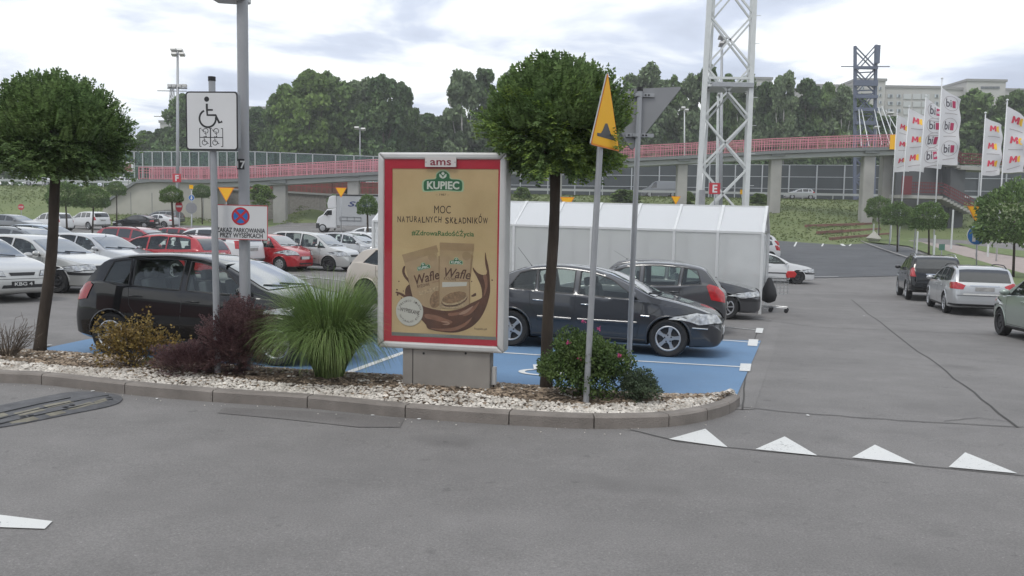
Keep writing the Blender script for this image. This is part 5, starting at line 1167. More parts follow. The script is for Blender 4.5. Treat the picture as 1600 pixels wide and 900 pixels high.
bM = BP(853, 606); cM = at(869, 211, bM.y - .05); kpm = FPX/bM.y
ball_tree('ball_tree', 'ball-headed robinia beside the poster box with sunlit sides painted in brighter green leaves', bM, cM, 95/kpm, 88/kpm, .062, 6000, .042, 9, flat=.62, mlit=Vector((.9,-.3,-.25)))
# rose bush with pink flowers
def bush(name, label, cat, base, rx, ry, rz, n, lw, ll, m, seed, twm='twig', tw=30, up=.5, group=None, mode='leaf', shape=None):
    random.seed(seed); T = thing(name, label, cat, base, 0, group); b = MB()
    stack_twigs(b, Vector((0,0,-.03)), tw, rz*1.35, .004, rx/rz*.38); b.obj('twigs', M[twm], T, kind='stuff'); b = MB()
    for i in range(n):
        d = rnd(); d.z = abs(d.z) if random.random() < .66 else d.z*.6; k = random.random()**.45
        lump = 1 + .16*math.sin(d.x*6+seed)*math.cos(d.y*5) + .12*math.sin(d.z*8+seed+d.x*3)
        if shape: lump *= shape(d)
        p = Vector((d.x*rx*k*lump, d.y*ry*k*lump, rz*.55 + d.z*rz*k*lump*1.0)); p.z = max(.02, p.z)
        if mode == 'leaf': 
            for j in range(3): leaf(b, p + rnd()*ll*.5, rnd() + d*.6 + Vector((0,0,up*.3)), lw, ll)
        else: sprig(b, p, d + Vector((0,0,up)) + rnd()*.3, 4, ll*3.5, lw, ll, droop=.3)
    b.obj('foliage', M[m], T, kind='stuff'); return T
p = BP(912, 617); k = FPX/p.y
T = bush('rose_bush', 'dense green rose bush with a few pink flowers under the middle tree', 'bush', p, 70/k, .42, 68/k, 5600, .022, .034, 'leaf_rose', 3, up=.4)
random.seed(8)
for x, y in ((912,503),(936,513),(968,556),(905,560),(889,535)):
    q_ = at(x, y, p.y-.28) - p; b = MB()
    for j in range(9): leaf(b, q_ + rnd()*.006, rnd(), .026, .032)
    b.obj('pink_flower', M['petal'], T)
p = BP(998, 624); k = FPX/p.y
bush('low_bush', 'small grey-green bush to the right of the rose bush', 'bush', p, 33/k, .26, 30/k, 1700, .016, .028, 'leaf_grey', 6)
p = BP(207, 572); k = FPX/p.y
bush('dying_shrub', 'straggly yellow-brown dying shrub in front of the black hatchback wheel', 'bush', p, 74/k, .30, 52/k, 950, .028, .040, 'leaf_dry', 5, tw=26, shape=lambda d: 1.0 + .25*math.sin(d.x*9))
p = BP(375, 582); k = FPX/p.y
bush('barberry', 'purple-red barberry bush rising behind the two grey posts', 'bush', p, 54/k, .36, 68/k, 3400, .015, .026, 'leaf_barberry', 7, tw=26, mode='sprig', up=.7)
p = BP(300, 581); k = FPX/p.y
bush('barberry', 'low spreading purple barberry left of the grey sign post', 'bush', p, 60/k, .34, 26/k, 2200, .012, .02, 'leaf_barberry', 12, tw=45, mode='sprig', up=.5)
p = BP(415, 560); k = FPX/p.y
bush('dark_shrub', 'dark reddish shrub between the lamp post and the tall grass', 'bush', p, 34/k, .2, 52/k, 700, .012, .02, 'leaf_barberry', 14, tw=30, mode='sprig', up=.6)
# bare twiggy bush at the left edge
p = BP(12, 556); k = FPX/p.y; random.seed(31); T = thing('bare_bush', 'leafless grey twiggy bush at the left edge of the island', 'bush', p); b = MB()
for i in range(70):
    a = random.random()*6.28; d = Vector((math.cos(a)*random.uniform(.2, 1.0), math.sin(a)*.5, random.uniform(.25, .8))).normalized(); l = random.uniform(.25, .50)
    q = [Vector((math.cos(a)*.05, math.sin(a)*.05, -.02)), d*l*.5 + rnd()*.03, d*l + Vector((0,0,.06)) + rnd()*.03]; b.tube(q, [.006,.004,.002], 4)
    for j in range(3): s_ = q[1].lerp(q[2], random.random()); b.tube([s_, s_ + (d + rnd()*.8).normalized()*random.uniform(.05, .14)], [.003, .0015], 3)
b.obj('twigs', M['twig'], T, kind='stuff'); b = MB()
for i in range(170): a = random.random()*6.28; r_ = random.random()**.5*.42; leaf(b, Vector((math.cos(a)*r_, math.sin(a)*r_*.5, random.uniform(.03, .34))), rnd(), .012, .022)
b.obj('withered_leaves', M['leaf_dry'] if False else M['twig'], T, kind='stuff')
# ornamental grass
p = BP(515, 588); k = FPX/p.y; random.seed(17); T = thing('ornamental_grass', 'large clump of bright green arching ornamental grass left of the poster box', 'grass clump', p); b = MB()
for i in range(5200):
    a = random.random()*6.28; r0 = random.random()**.5*.15; base_ = Vector((math.cos(a)*r0, math.sin(a)*r0, -.02)); a2 = a + random.gauss(0, .5); arch = random.random() < .5; lean_ = random.uniform(.12, .40) if arch else .02 + .24*random.random(); l = random.uniform(.95, 1.3) if arch else random.uniform(1.0, 1.38)*(1 if random.random() < .8 else .65)
    d = Vector((math.cos(a2)*lean_, math.sin(a2)*lean_, 1)).normalized(); side = Vector((-math.sin(a2), math.cos(a2), 0)); side = (side + rnd()*.5).normalized(); w = random.uniform(.004, .0085); q = base_.copy(); vs = []; n = 8; cur = random.uniform(.22, .62) if arch else random.uniform(.02, .2)
    for j in range(n+1):
        t = j/n; ww = w*(1 - t**2.2)*.5 + .0006; vs += [q - side*ww, q + side*ww]; d = (d + Vector((math.cos(a2)*.055, math.sin(a2)*.055, -cur*t*1.5))).normalized(); q = q + d*(l/n)
        if q.z < .01: q.z = .01
    b.add(vs, [(2*j, 2*j+1, 2*j+3, 2*j+2) for j in range(n)])
b.obj('blades', M['blade'], T, kind='stuff')
for x, y in ((232,566),(640,598)): q = BP(x, y); bush('weed', 'tiny green weed sprouting in the mulch' + (' below the dying shrub' if x < 400 else ' beside the pedestal'), 'weed', q, .07, .05, .04, 45, .012, .022, 'blade', x, tw=4)
# fallen leaves on the mulch
# ------------------------------------------------------------------ trolley shelter
mat('poly_sheet', (.55,.56,.56), .35, var=.03, scale=1); mat('shelter_post', (.64,.65,.65), .4, var=.04)
def sheet(name, tint, op):
    m = bpy.data.materials.new(name); m.use_nodes = True; t = m.node_tree; b = t.nodes['Principled BSDF']; o = t.nodes['Material Output']; b.inputs['Base Color'].default_value = (*tint, 1); b.inputs['Roughness'].default_value = .35
    tl = t.nodes.new('ShaderNodeBsdfTranslucent'); tl.inputs[0].default_value = (*tint, 1); m1 = t.nodes.new('ShaderNodeMixShader'); m1.inputs[0].default_value = .55; tr = t.nodes.new('ShaderNodeBsdfTransparent'); m2 = t.nodes.new('ShaderNodeMixShader'); m2.inputs[0].default_value = op
    t.links.new(b.outputs[0], m1.inputs[1]); t.links.new(tl.outputs[0], m1.inputs[2]); t.links.new(tr.outputs[0], m2.inputs[1]); t.links.new(m1.outputs[0], m2.inputs[2]); t.links.new(m2.outputs[0], o.inputs[0]); MATS[name] = m
sheet('roof_sheet', (.95,.96,.97), .95); sheet('wall_sheet', (.85,.86,.85), .52)
A = GP(1187, 491); Bp = at(583, 400, 27.5); Bp.z = G(Bp.x, Bp.y)
dirS = (Bp - A); dirS.z = 0; LS = dirS.length; dirS.normalize(); nS = Vector((dirS.y, -dirS.x, 0)); 
if nS.y < 0: nS = -nS
az = at(1192, 364, A.y).z; bz_ = at(579, 345, Bp.y).z
SH = thing('trolley_shelter', 'long translucent white trolley shelter with sloping roof panels and white posts', 'shelter', A)
NB = 10
def sp_(t, dep, z): q = A.lerp(Bp, t) + nS*dep; q.z = z; return q - A
rise = .72; depth = 1.15
for i in range(NB+1):
    t = i/NB; gz = G(*(A.lerp(Bp, t))[:2]) - .1; ez = az + (bz_-az)*t
    q = MB(); q.bar(sp_(t, 0, gz), sp_(t, 0, ez), .075, .075, upd=tuple(nS)); q.obj('post', M['shelter_post'], SH)
    q = MB(); q.bar(sp_(t, -.01, ez-.03), sp_(t, depth, ez+rise), .08, .09); q.obj('rafter', M['shelter_post'], SH)
    q = MB(); q.bar(sp_(t, depth, ez+rise), sp_(t, depth*2, ez+.0), .08, .09); q.obj('rafter', M['shelter_post'], SH)
    q = MB(); q.bar(sp_(t, depth*2, gz), sp_(t, depth*2, ez), .075, .075); q.obj('post', M['shelter_post'], SH)
    if i < NB:
        t2 = (i+1)/NB; e2_ = az + (bz_-az)*t2; g2_ = G(*(A.lerp(Bp, t2))[:2]); e = .04/LS
        for nm_, m_, pts in (('wall_panel','wall_sheet',[(t+e, 0, gz+.35), (t2-e, 0, g2_+.30), (t2-e, 0, e2_-.02), (t+e, 0, ez-.02)]), ('roof_panel','roof_sheet',[(t+e, 0, ez+.02), (t2-e, 0, e2_+.02), (t2-e, depth, e2_+rise), (t+e, depth, ez+rise)]),
                ('roof_panel','roof_sheet',[(t+e, depth, ez+rise+.01), (t2-e, depth, e2_+rise+.01), (t2-e, depth*2, e2_+.02), (t+e, depth*2, ez+.02)]), ('wall_panel','wall_sheet',[(t+e, depth*2, gz+.35), (t2-e, depth*2, g2_+.3), (t2-e, depth*2, e2_-.02), (t+e, depth*2, ez-.02)])):
            q = MB(); P = [sp_(*x) for x in pts]; n_ = (P[1]-P[0]).cross(P[3]-P[0]).normalized()*.005; q.add([x-n_ for x in P] + [x+n_ for x in P], [(0,1,2,3),(7,6,5,4),(0,4,5,1),(1,5,6,2),(2,6,7,3),(3,7,4,0)]); q.obj(nm_, M[m_], SH)
for dep, zz in ((0, 0), (depth, rise), (2*depth, 0)): q = MB(); q.bar(sp_(0, dep, az+zz+.0), sp_(1, dep, bz_+zz+.0), .06, .06); q.obj('rail', M['shelter_post'], SH)
q = MB(); q.bar(sp_(0, 0, A.z+.32), sp_(1, 0, Bp.z+.27), .05, .05); q.obj('rail', M['shelter_post'], SH)
# shopping trolleys inside
mat('trolley_wire', (.42,.43,.44), .3, .8); mat('trolley_red', (.50,.03,.03), .45)
def trolley(label, loc, rz, bag=False):
    T = thing('shopping_trolley', label, 'shopping trolley', loc, rz, 'trolleys nested in the shelter'); q = MB()
    for i in range(9): x = -.42 + .84*i/8; q.tube([(x, -.27+.04*i/8, 1.0), (x, -.22+.05*i/8, .52), (x, .22-.05*i/8, .52), (x, .27-.04*i/8, 1.0)], .004, 4)
    for z in (.52,.62,.72,.82,.92,1.0):
        k = (z-.52)/.48*.05; q.tube([(-.42,-.22-k,z), (.42,-.17-k,z), (.42,.17+k,z), (-.42,.22+k,z), (-.42,-.22-k,z)], .005, 4)
    q.obj('basket', M['trolley_wire'], T, kind='stuff'); q = MB()
    for s in (-1, 1): q.tube([(.42, s*.2, .14), (-.35, s*.24, .16), (-.45, s*.25, .5), (-.5, s*.26, 1.02)], .013, 6)
    q.obj('chassis', M['trolley_wire'], T, kind='stuff'); q = MB(); q.tube([(-.5,-.28,1.04), (-.5,.28,1.04)], .02, 8); q.obj('handle', M['trolley_red'], T, smooth=True)
    for x, y in ((.4,-.2),(.4,.2),(-.35,-.24),(-.35,.24)): q = MB(); q.lathe([(.0,-.015),(.06,-.012),(.062,.012),(.0,.015)], 12, axis='y', c=(x, y, .062)); q.obj('castor', M['trim_black'], T)
ya = math.atan2(dirS.y, dirS.x)
for i in range(6):
    q = A + nS*1.1 + dirS*(i*.42 + .1 - .35); q.z = G(q.x, q.y)+.005
    trolley(['front trolley with red handle sticking out of the shelter end','second trolley nested behind the front one','third trolley in the nested row','fourth trolley in the nested row','fifth trolley in the nested row','sixth trolley, deepest in the nested row'][i], q, ya + math.pi)
q = A + nS*.75 - dirS*.18; q.z = G(q.x, q.y); random.seed(2)
b = MB(); prof = [(.05,.28),(.17,.34),(.20,.50),(.17,.68),(.12,.86),(.05,.98),(.0,1.0)]; b.lathe(prof, 12); b.v = [(x*random.uniform(.85, 1.15), y*random.uniform(.8, 1.1), z) for x, y, z in b.v]; o = b.obj('rubbish_bag', M['trim_black'], None, smooth=True, loc=q); tag(o, 'black bag hanging at the end of the trolley shelter', 'bag')
b = MB(); vs = [(-.12,0,0),(.1,0,.02),(.15,.05,.12),(.08,.06,.2),(-.1,.06,.2),(-.15,.02,.10)]; b.prism([(x, z) for x, _, z in vs], -.03, .06); q = A + nS*.9 - dirS*.75; q.z = G(q.x, q.y)+1.0; o = b.obj('red_handle_grip', M['trolley_red'], None, loc=q, bevel=.02); tag(o, 'red plastic child seat flap on the trolley at the shelter end', 'trolley flap')
# ------------------------------------------------------------------ far terrain
ES = sorted([(p.x, p.y) for p in edge])
def edgeY(x): return float(np.interp(x, [a for a, _ in ES], [c_ for _, c_ in ES]))
mat('bank_grass', (.12,.155,.058), 1, col2=(.17,.20,.082), scale=.25, bump=.6, bscale=3, detail=9)
mat('rail_pink', (.62,.25,.29), .6, var=.08, scale=.5); mat('rail_red', (.33,.05,.06), .6); mat('deck', (.20,.21,.21), .8, var=.08); mat('deck_light', (.36,.37,.36), .8)
mat('brick_ramp', (.22,.115,.09), .9, var=.2, scale=1)
HW = 4.9
b = MB(); X_ = list(range(-300, 321, 6)); V_ = 9; random.seed(1)
for x in X_:
    y0 = edgeY(max(-70, min(68, x))) + .3; y0 = min(y0, 101); y1 = 113.0
    for j in range(V_):
        t = j/(V_-1); y = y0 + (y1-y0)*t; g0 = G(x, y0); z = g0 - .1 + (HW - g0)*(3*t*t-2*t**3)**.9 + (random.uniform(-.12, .12) if 0 < j < V_-1 else 0); b.v.append((x, y, z))
    b.v.append((x, 330, HW + 2.5)); b.v.append((x, 900, HW+12))
n = V_+2
b.f = [(i*n+j, (i+1)*n+j, (i+1)*n+j+1, i*n+j+1) for i in range(len(X_)-1) for j in range(n-1)]; b.m = [0]*len(b.f)
b.obj('grass_bank', M['bank_grass'], smooth=True, kind='structure')
b = MB(); b.add([(-300, 113.5, HW+.05), (320, 113.5, HW+.05), (320, 127, HW+.2), (-300, 127, HW+.2)], [(0,1,2,3)]); b.obj('highway', M['asphalt'], kind='structure')
def wx(px, Y): return at(px, 340, Y).x
def wz(py, px, Y): return at(px, py, Y).z
def bankz(x, t):
    y0 = min(101, edgeY(max(-70, min(68, x)))+.3); g0 = G(x, y0); return y0 + (113-y0)*t, g0 - .1 + (HW-g0)*(3*t*t-2*t**3)**.9
# guard rail along the highway
mat('guard', (.45,.46,.46), .5, .4)
T = thing('guard_rail', 'grey steel guard rail along the highway edge', 'guard rail', (0, 112.6, HW)); q = MB(); q.box((-10, 0, .65), (420, .06, .3)); q.obj('rail', M['guard'], T); q = MB()
for x in range(-110, 111, 4): q.box((x, .06, .3), (.1, .1, .8))
q.obj('rail_post', M['guard'], T, kind='stuff')
# ------------------------------------------------------------------ noise barriers
glassmat('barrier_glass', (.50,.62,.58), .3, .05); mat('barrier_dark', (.055,.065,.068), .5, var=.12, scale=.4); mat('barrier_post', (.45,.47,.48), .5, .2)
def barrier(name, label, xs_, tops, z0, Y, m, rails, grp=None, th=.06, pw=.16):
    T = thing(name, label, 'noise barrier', (xs_[0], Y, z0), 0, grp)
    for i, x in enumerate(xs_):
        q = MB(); h = tops[i] - z0; q.box((0, 0, h/2), (pw, pw, h)); o = q.obj('post', M['barrier_post'], T, loc=(x-xs_[0], -.05, 0))
        if i < len(xs_)-1:
            x2 = xs_[i+1]; q = MB(); a, c_ = x-xs_[0]+.05, x2-xs_[0]-.05
            q.prism([(a, 0), (c_, 0), (c_, tops[i+1]-z0), (a, tops[i]-z0)], .05, .05+th); q.obj('panel', m, T)
            for r_ in rails: q = MB(); q.bar((a, 0, h*r_), (c_, 0, (tops[i+1]-z0)*r_), .07, .09); q.obj('panel_rail', M['barrier_post'], T)
# dark one on the right of the poster box
Y = 128; xp = [560,602,644,686,728,770,812,855,897,940,985,1028,1066,1106,1146,1188,1230,1273,1316,1358,1400,1442,1484,1526,1568,1610]
barrier('noise_barrier', 'long dark panelled noise barrier with pale posts behind the highway', [wx(x, Y) for x in xp], [wz(257.5 + (x-1188)*.004*1.2, x, Y) for x in xp], HW+.1, Y, M['barrier_dark'], (.34, .67, 1.0))
# transparent one on the left, on the near side of the ramp
Y = 106; xp = [195,212,225,240,256,270,284,298,312,328,342,356,370,384,399.5,418,438.5,463,489,524.5,553,583,612]
barrier('glass_noise_barrier', 'greenish transparent noise screen with thin posts beside the left ramp', [wx(x, Y) for x in xp], [wz(237 + max(0, x-400)*.04, x, Y) for x in xp], wz(281, 400, Y), Y, M['barrier_glass'], (.45, 1.0), pw=.13)
# ------------------------------------------------------------------ footbridge
YB = 97
def bridge_pts(pts): return [at(x, y, YB) for x, y in pts]
FB = thing('footbridge', 'long grey footbridge with pink-red railings rising to the right on concrete piers', 'footbridge', (0, YB, 0))
deck_px = [(226,281),(320,281.5),(400,279.5),(500,274),(590,269.5),(700,264),(850,258),(1000,248),(1100,243),(1200,237.5),(1300,233.5),(1400,231),(1480,232)]
D = bridge_pts(deck_px)
for a, c_ in zip(D, D[1:]):
    q = MB(); q.bar(a - Vector((0,YB,0)) - Vector((0,0,.16)), c_ - Vector((0,YB,0)) - Vector((0,0,.16)) , 3.0, .34); q.obj('deck', M['deck'], FB)
    q = MB(); q.bar(a - Vector((0,YB,.62)) , c_ - Vector((0,YB,.62)), 2.3, .5); q.obj('girder', M['deck_light'], FB)
    for sy in (-1.42, 1.42):
        A_ = a - Vector((0, YB, 0)) + Vector((0, sy, 0)); B_ = c_ - Vector((0, YB, 0)) + Vector((0, sy, 0)); q = MB(); n = max(2, int((B_-A_).length/.28))
        for z, w in ((1.35, .09), (1.0, .05), (.72, .05), (.12, .05)): q.bar(A_ + Vector((0,0,z)), B_ + Vector((0,0,z)), w, w)
        for i in range(n): p = A_.lerp(B_, i/n); q.box(p + Vector((0,0,.68)), (.032 if i % 7 else .08, .04, 1.3))
        q.obj('railing', M['rail_pink'], FB, kind='stuff')
# pink mesh infill of the left ramp
for (xa, xb) in ((228, 330), (330, 440), (440, 590)):
    ya, yb = np.interp([xa, xb], [p[0] for p in deck_px], [p[1] for p in deck_px]); A_ = at(xa, ya, YB) - Vector((0, YB, 0)); B_ = at(xb, yb, YB) - Vector((0, YB, 0)); q = MB(); n = int((B_-A_).length/.12)
    for i in range(n): p = A_.lerp(B_, i/n); q.box(p + Vector((0, 1.5, .68)), (.04, .03, 1.25))
    q.obj('mesh_infill', M['rail_pink'], FB, kind='stuff')
for (x, w, yt, yb) in ((438,1.45,284,337),(553,1.3,275,334),(700,1.3,266,345),(870,1.2,258,347),(1066,1.15,250,352),(1212,1.25,242,360),(1357,1.3,238,364),(1386,1.2,236,352),(1410,1.4,240,352)):
    Yp = YB - (.3 if x < 1370 else -1.2); p = at(x, yt, Yp); zb_ = max(wz(yb, x, Yp), .4); q = MB(); q.box((p.x, Yp-YB, (p.z+zb_-1.2)/2), (w, 1.1, p.z-zb_+1.2)); q.obj('pier', M['concrete_pier'], FB, bevel=.12)
    q = MB(); q.box((p.x, Yp-YB, p.z+.0), (w*1.25, 2.2, .35)); q.obj('pier_cap', M['deck'], FB)
# yellow panel and stair landing by the flags
p = at(1399, 222, YB-1.6); q = MB(); q.box((p.x, -1.6, p.z), (1.2, .05, 1.6)); q.obj('yellow_panel', M['sign_yellow'], FB)
# ------------------------------------------------------------------ abutment and retaining walls on the left
W = thing('abutment_wall', 'pale concrete abutment wall of the footbridge ramp with sloping left end', 'wall', (0, 95, 0))
Y = 95.5; P = [at(x, y, Y) for x, y in ((150,338),(165,319),(213,286.5),(240,284),(330,286),(333,340))]
P[0].z = P[-1].z = .2; q = MB(); q.prism([(p.x, p.z) for p in P], .5, 5.5); q.obj('wall_face', M['concrete_pale'], W)
for a, c_ in zip(P[1:], P[2:-1]): q = MB(); q.bar((a.x, 2.9, a.z+.12), (c_.x, 2.9, c_.z+.12), 5.6, .28); q.obj('coping', M['deck'], W)
for x in (205, 238, 275, 318): xx = wx(x, Y); q = MB(); q.box((xx, .49, 2.2), (.05, .03, 3.4)); q.obj('wall_joint', M['deck'], W)
W = thing('retaining_wall', 'long grey concrete retaining wall behind the truck and the left pier', 'wall', (0, 101, 0)); Y = 101.5
P = [at(x, y, Y) for x, y in ((322,345),(322,296),(410,299),(515,305.5),(620,306),(620,345))]; P[0].z = P[-1].z = .2
q = MB(); q.prism([(p.x, p.z) for p in P], .5, 2); q.obj('wall_face', M['concrete'], W)
for x in (352, 382, 412, 452, 500, 548, 590): xx = wx(x, Y); q = MB(); q.box((xx, .49, 2.0), (.05, .03, 3.6)); q.obj('wall_joint', M['deck'], W)
for a, c_ in zip(P[1:-2], P[2:-1]):
    q = MB(); q.bar((a.x, 1.2, a.z+.1), (c_.x, 1.2, c_.z+.1), 1.8, .22); q.obj('coping', M['deck_light'], W)
    q = MB(); q.bar((a.x, 2.2, a.z+.9), (c_.x, 2.2, c_.z+.9), .1, 1.5); q.obj('brick_parapet', M['brick_ramp'], W); q = MB()
    for z in (1.0, 1.6, 1.95): q.bar((a.x, 1.9, a.z+z), (c_.x, 1.9, c_.z+z), .06, .07)
    n = int((c_.x-a.x)/.6)
    for i in range(n+1): t = i/n; q.box((a.x+(c_.x-a.x)*t, 1.9, a.z+(c_.z-a.z)*t+1.1), (.05, .05, 1.7))
    q.obj('red_railing', M['rail_red'], W, kind='stuff')
# graffiti board under the deck
mat('graf', (.55,.56,.56), .7); GW = thing('graffiti_wall', 'white wall with black graffiti scrawl seen under the footbridge deck', 'wall', at(490, 289, 110)); q = MB(); q.box((0, 0, -.2), (8.2, .2, 1.9)); f_ = q.obj('wall_face', M['graf'], GW)
random.seed(6)
for i in range(12):
    cx = -3.6 + i*.62; pts = [(cx + random.uniform(-.3, .35), random.uniform(-.7, .6)) for _ in range(5)]; stroke('graffiti', [(v[0], v[1]) for v in smoothpoly([(a, c_, 0) for a, c_ in pts], 4)], .09, -.12, M['sign_black'], f_)
# brown terraces and boulder on the right bank
for i, yy in enumerate((341, 346, 351)):
    tt_ = (.36, .27, .18)[i]; xa, xb = wx(1214, 98), wx(1350, 98); ya_, za_ = bankz(xa, tt_); yb2, zb2 = bankz(xb, tt_); q = MB(); q.bar((xa, ya_, za_+.12), (xb, yb2, zb2+.12), .3, .26); tag(q.obj('timber_edging', M['brick_ramp']), ['upper', 'middle', 'lower'][i] + ' reddish timber edging on the grass bank between the two right piers', 'edging', 'timber edgings on the bank')
b = MB(); random.seed(44); p = Vector((wx(1278, 98), *bankz(wx(1278, 98), .08))); rock(b, Vector((0,0,.9)), .85, .8); tag(b.obj('boulder', M['concrete_pale'], loc=(p.x, p.y, p.z-.5)), 'pale boulder lying at the foot of the right grass bank', 'boulder')
# ------------------------------------------------------------------ stair tower at the right end of the bridge
ST = thing('stair_tower', 'concrete stairs with dark red railings descending from the footbridge at right', 'stairs', (0, 94, 0)); YS = 94
mat('stair_wall', (.10,.105,.11), .8, var=.1, scale=.4); mat('stair_red', (.15,.03,.035), .6)
def sbar(nm, a, c_, dy, w, h, m): A_ = at(*a, YS); C_ = at(*c_, YS); q = MB(); q.bar((A_.x, dy, A_.z), (C_.x, dy, C_.z), w, h); return q.obj(nm, M[m], ST)
def steps(a, c_, n, m, dy=0, w=2.4):
    A_ = at(*a, YS); C_ = at(*c_, YS)
    for i in range(n):
        t = (i+.5)/n; p = A_.lerp(C_, t); q = MB(); q.box((p.x, dy, p.z), (abs(C_.x-A_.x)/n*1.15, w, abs(C_.z-A_.z)/n*1.5)); q.obj('step', M[m], ST)
q = MB(); a = at(1490, 262, YS); c_ = at(1505, 395, YS); q.box(((a.x+c_.x)/2 , 1.5, (a.z)/2), (1.6, 2.0, a.z)); q.obj('stair_column', M['stair_wall'], ST)
q = MB(); a = at(1440, 330, YS); c_ = at(1560, 262, YS); q.box((a.x+1.6, 2.6, (a.z+c_.z)/2+.2), (7.0, .3, c_.z-a.z+1.4)); q.obj('back_wall', M['stair_wall'], ST)
sbar('landing', (1400, 307), (1466, 309), .3, 2.6, .35, 'concrete_pier'); steps((1466,310), (1512,334), 9, 'concrete_pier'); sbar('landing', (1500,262), (1600,267), 1.2, 2.8, .4, 'concrete_pier'); steps((1500,262),(1462,232), 9, 'concrete_pier', 1.2)
for a, c_, dy in (((1466,303),(1512,327),-1.2), ((1402,300),(1466,302),-1), ((1500,255),(1600,259),-.2), ((1500,254),(1462,225),-.1)):
    A_ = at(*a, YS); C_ = at(*c_, YS); q = MB()
    for z in (0, .35, .7, 1.05): q.bar((A_.x, dy, A_.z+z), (C_.x, dy, C_.z+z), .06, .10)
    for i in range(int((A_-C_).length/.25)): p = A_.lerp(C_, i*.25/(A_-C_).length); q.box((p.x, dy, p.z+.5), (.05, .05, 1.1))
    q.obj('red_railing', M['stair_red'], ST, kind='stuff')
q = MB(); a = at(1404, 290, YS); q.box((a.x+.3, -1.3, a.z), (1.1, .05, 2.0)); q.obj('red_panel', M['stair_red'], ST)
# ------------------------------------------------------------------ woods behind
leafmat('far_leaf', (.10,.165,.06), (.175,.25,.09), rough=.9, island=.35, scale=.25, trans=.15); leafmat('far_leaf_dark', (.07,.125,.055), (.13,.19,.075), rough=.9, island=.35, scale=.25, trans=.12); leafmat('far_leaf_light', (.135,.215,.06), (.22,.31,.09), rough=.9, island=.3, scale=.25, trans=.2); leafmat('far_leaf_silver', (.135,.19,.10), (.22,.28,.15), rough=.9, island=.3, scale=.25, trans=.15)
mat('far_bark', (.13,.115,.09), .95, var=.2, scale=2); mat('birch_bark', (.40,.39,.36), .9, var=.3, scale=3)
def crown_mesh(seed, rx, h, nc, n, ls, m, gap=.0):
    random.seed(seed); b = MB(); cl = []
    for i in range(nc):
        t = random.random()**.8; env = math.sin(math.pi*min(1, .12 + t*.86))**.65*rx; a = random.random()*6.28; r_ = env*random.random()**.5*.85
        cl.append((Vector((math.cos(a)*r_, math.sin(a)*r_, h*(.10 + .86*t))), random.uniform(.20, .36)*rx*(1.25 - .5*t)))
    for c_, r_ in cl:
        for i in range(n):
            d = rnd(); 
            if d.z < -.35 and random.random() < .5: d.z *= -1
            p = c_ + Vector((d.x*r_, d.y*r_, d.z*r_*.95))*random.uniform(.6, 1.12); dd = (d + rnd()*.7).normalized(); s = dd.cross(rnd()).normalized(); l = ls*random.uniform(.6, 1.4); e_ = s.cross(dd)*.3*l
            b.add([p - s*l*.5, p + dd*l*.5 + e_, p + s*l*.5, p - dd*l*.5 - e_], [(0,1,2,3)])
    o = b.obj('crown', M[m]); return o
CR = {}
for i, (m, s, rx, h, nc) in enumerate([('far_leaf', 1, 3.6, 12, 46), ('far_leaf_dark', 2, 3.6, 12, 44), ('far_leaf_light', 3, 3.6, 12, 48), ('far_leaf_silver', 4, 3.2, 13, 34), ('far_leaf', 5, 4.2, 10, 50), ('far_leaf_dark', 6, 3.0, 13, 40)]):
    o = crown_mesh(s, rx, h, int(nc*1.25), 175, .42, m); CR[i] = (o.data, rx, h); bpy.data.objects.remove(o)
def far_tree(x, ytop, wpx, Y, kind, label, birch=False, base=None, name='broadleaf_tree', fork=2):
    zb_ = HW + (Y-113)*.012 if base is None else base; p = at(x, ytop, Y); H = p.z - zb_; me, rx, h = CR[kind]; T = thing(name, label, 'tree', (p.x, Y, zb_), 0, 'trees beyond the highway')
    o = bpy.data.objects.new('crown', me); COL.objects.link(o); o.parent = T; hh = H*.93; o.location = (0, 0, H*.10); sc_ = wpx/FPX*Y/2/rx; o.scale = (sc_, sc_, hh*.93/h); o.rotation_euler = (0, 0, random.random()*6.28); o['kind'] = 'stuff'
    q = MB(); q.tube([(0,0,-.3), (.2,0,H*.4), (-.1,.1,H*.78)], [.28, .2, .07], 7); q.obj('trunk', M['birch_bark' if birch else 'far_bark'], T, smooth=True)
    for s in (-1, 1): q = MB(); q.tube([(.1*s,0,H*.3), (s*wpx/FPX*Y*.16,.2,H*.52), (s*wpx/FPX*Y*.27,.1,H*.75)], [.13, .09, .03], 5); q.obj('limb', M['birch_bark' if birch else 'far_bark'], T, smooth=True)
TR = [(20,205,70,170,1),(70,198,80,175,1),(130,205,80,172,0),(185,208,70,165,1),(230,208,60,170,0),(262,200,60,172,1),(292,178,60,160,1),(318,188,50,170,0),(345,195,50,165,1),(405,168,60,165,1),(432,150,50,150,0),(452,128,58,148,2),(482,107,80,145,2),(512,112,70,150,0),(540,128,60,148,0),
  (566,118,62,150,3),(598,116,66,146,1),(628,128,50,150,1),(640,165,50,155,0),(668,196,60,160,1),(700,176,60,150,1),(722,104,62,146,3),(757,106,58,150,1),(770,160,70,155,0),(800,105,60,150,3),(835,112,70,155,0),(880,112,70,150,1),(940,120,60,152,0),(985,110,62,150,3),(1020,94,64,148,3),(1052,118,50,152,0),(1085,112,52,150,3),
  (1108,100,56,150,1),(1140,120,54,152,0),(1168,112,50,150,3),(1196,128,56,152,1),(1228,108,46,148,3),(1262,122,60,150,1),(1292,132,56,150,0),(1318,128,50,148,3),(1345,148,54,150,0),(1388,182,60,150,1),(1440,190,60,160,1),(1525,140,90,150,0),(1560,165,70,155,1),(1590,140,80,150,0)]
adj = ['dark', 'mid green', 'tall', 'leafy', 'pale', 'olive', 'silvery', 'dense', 'slim', 'bushy']
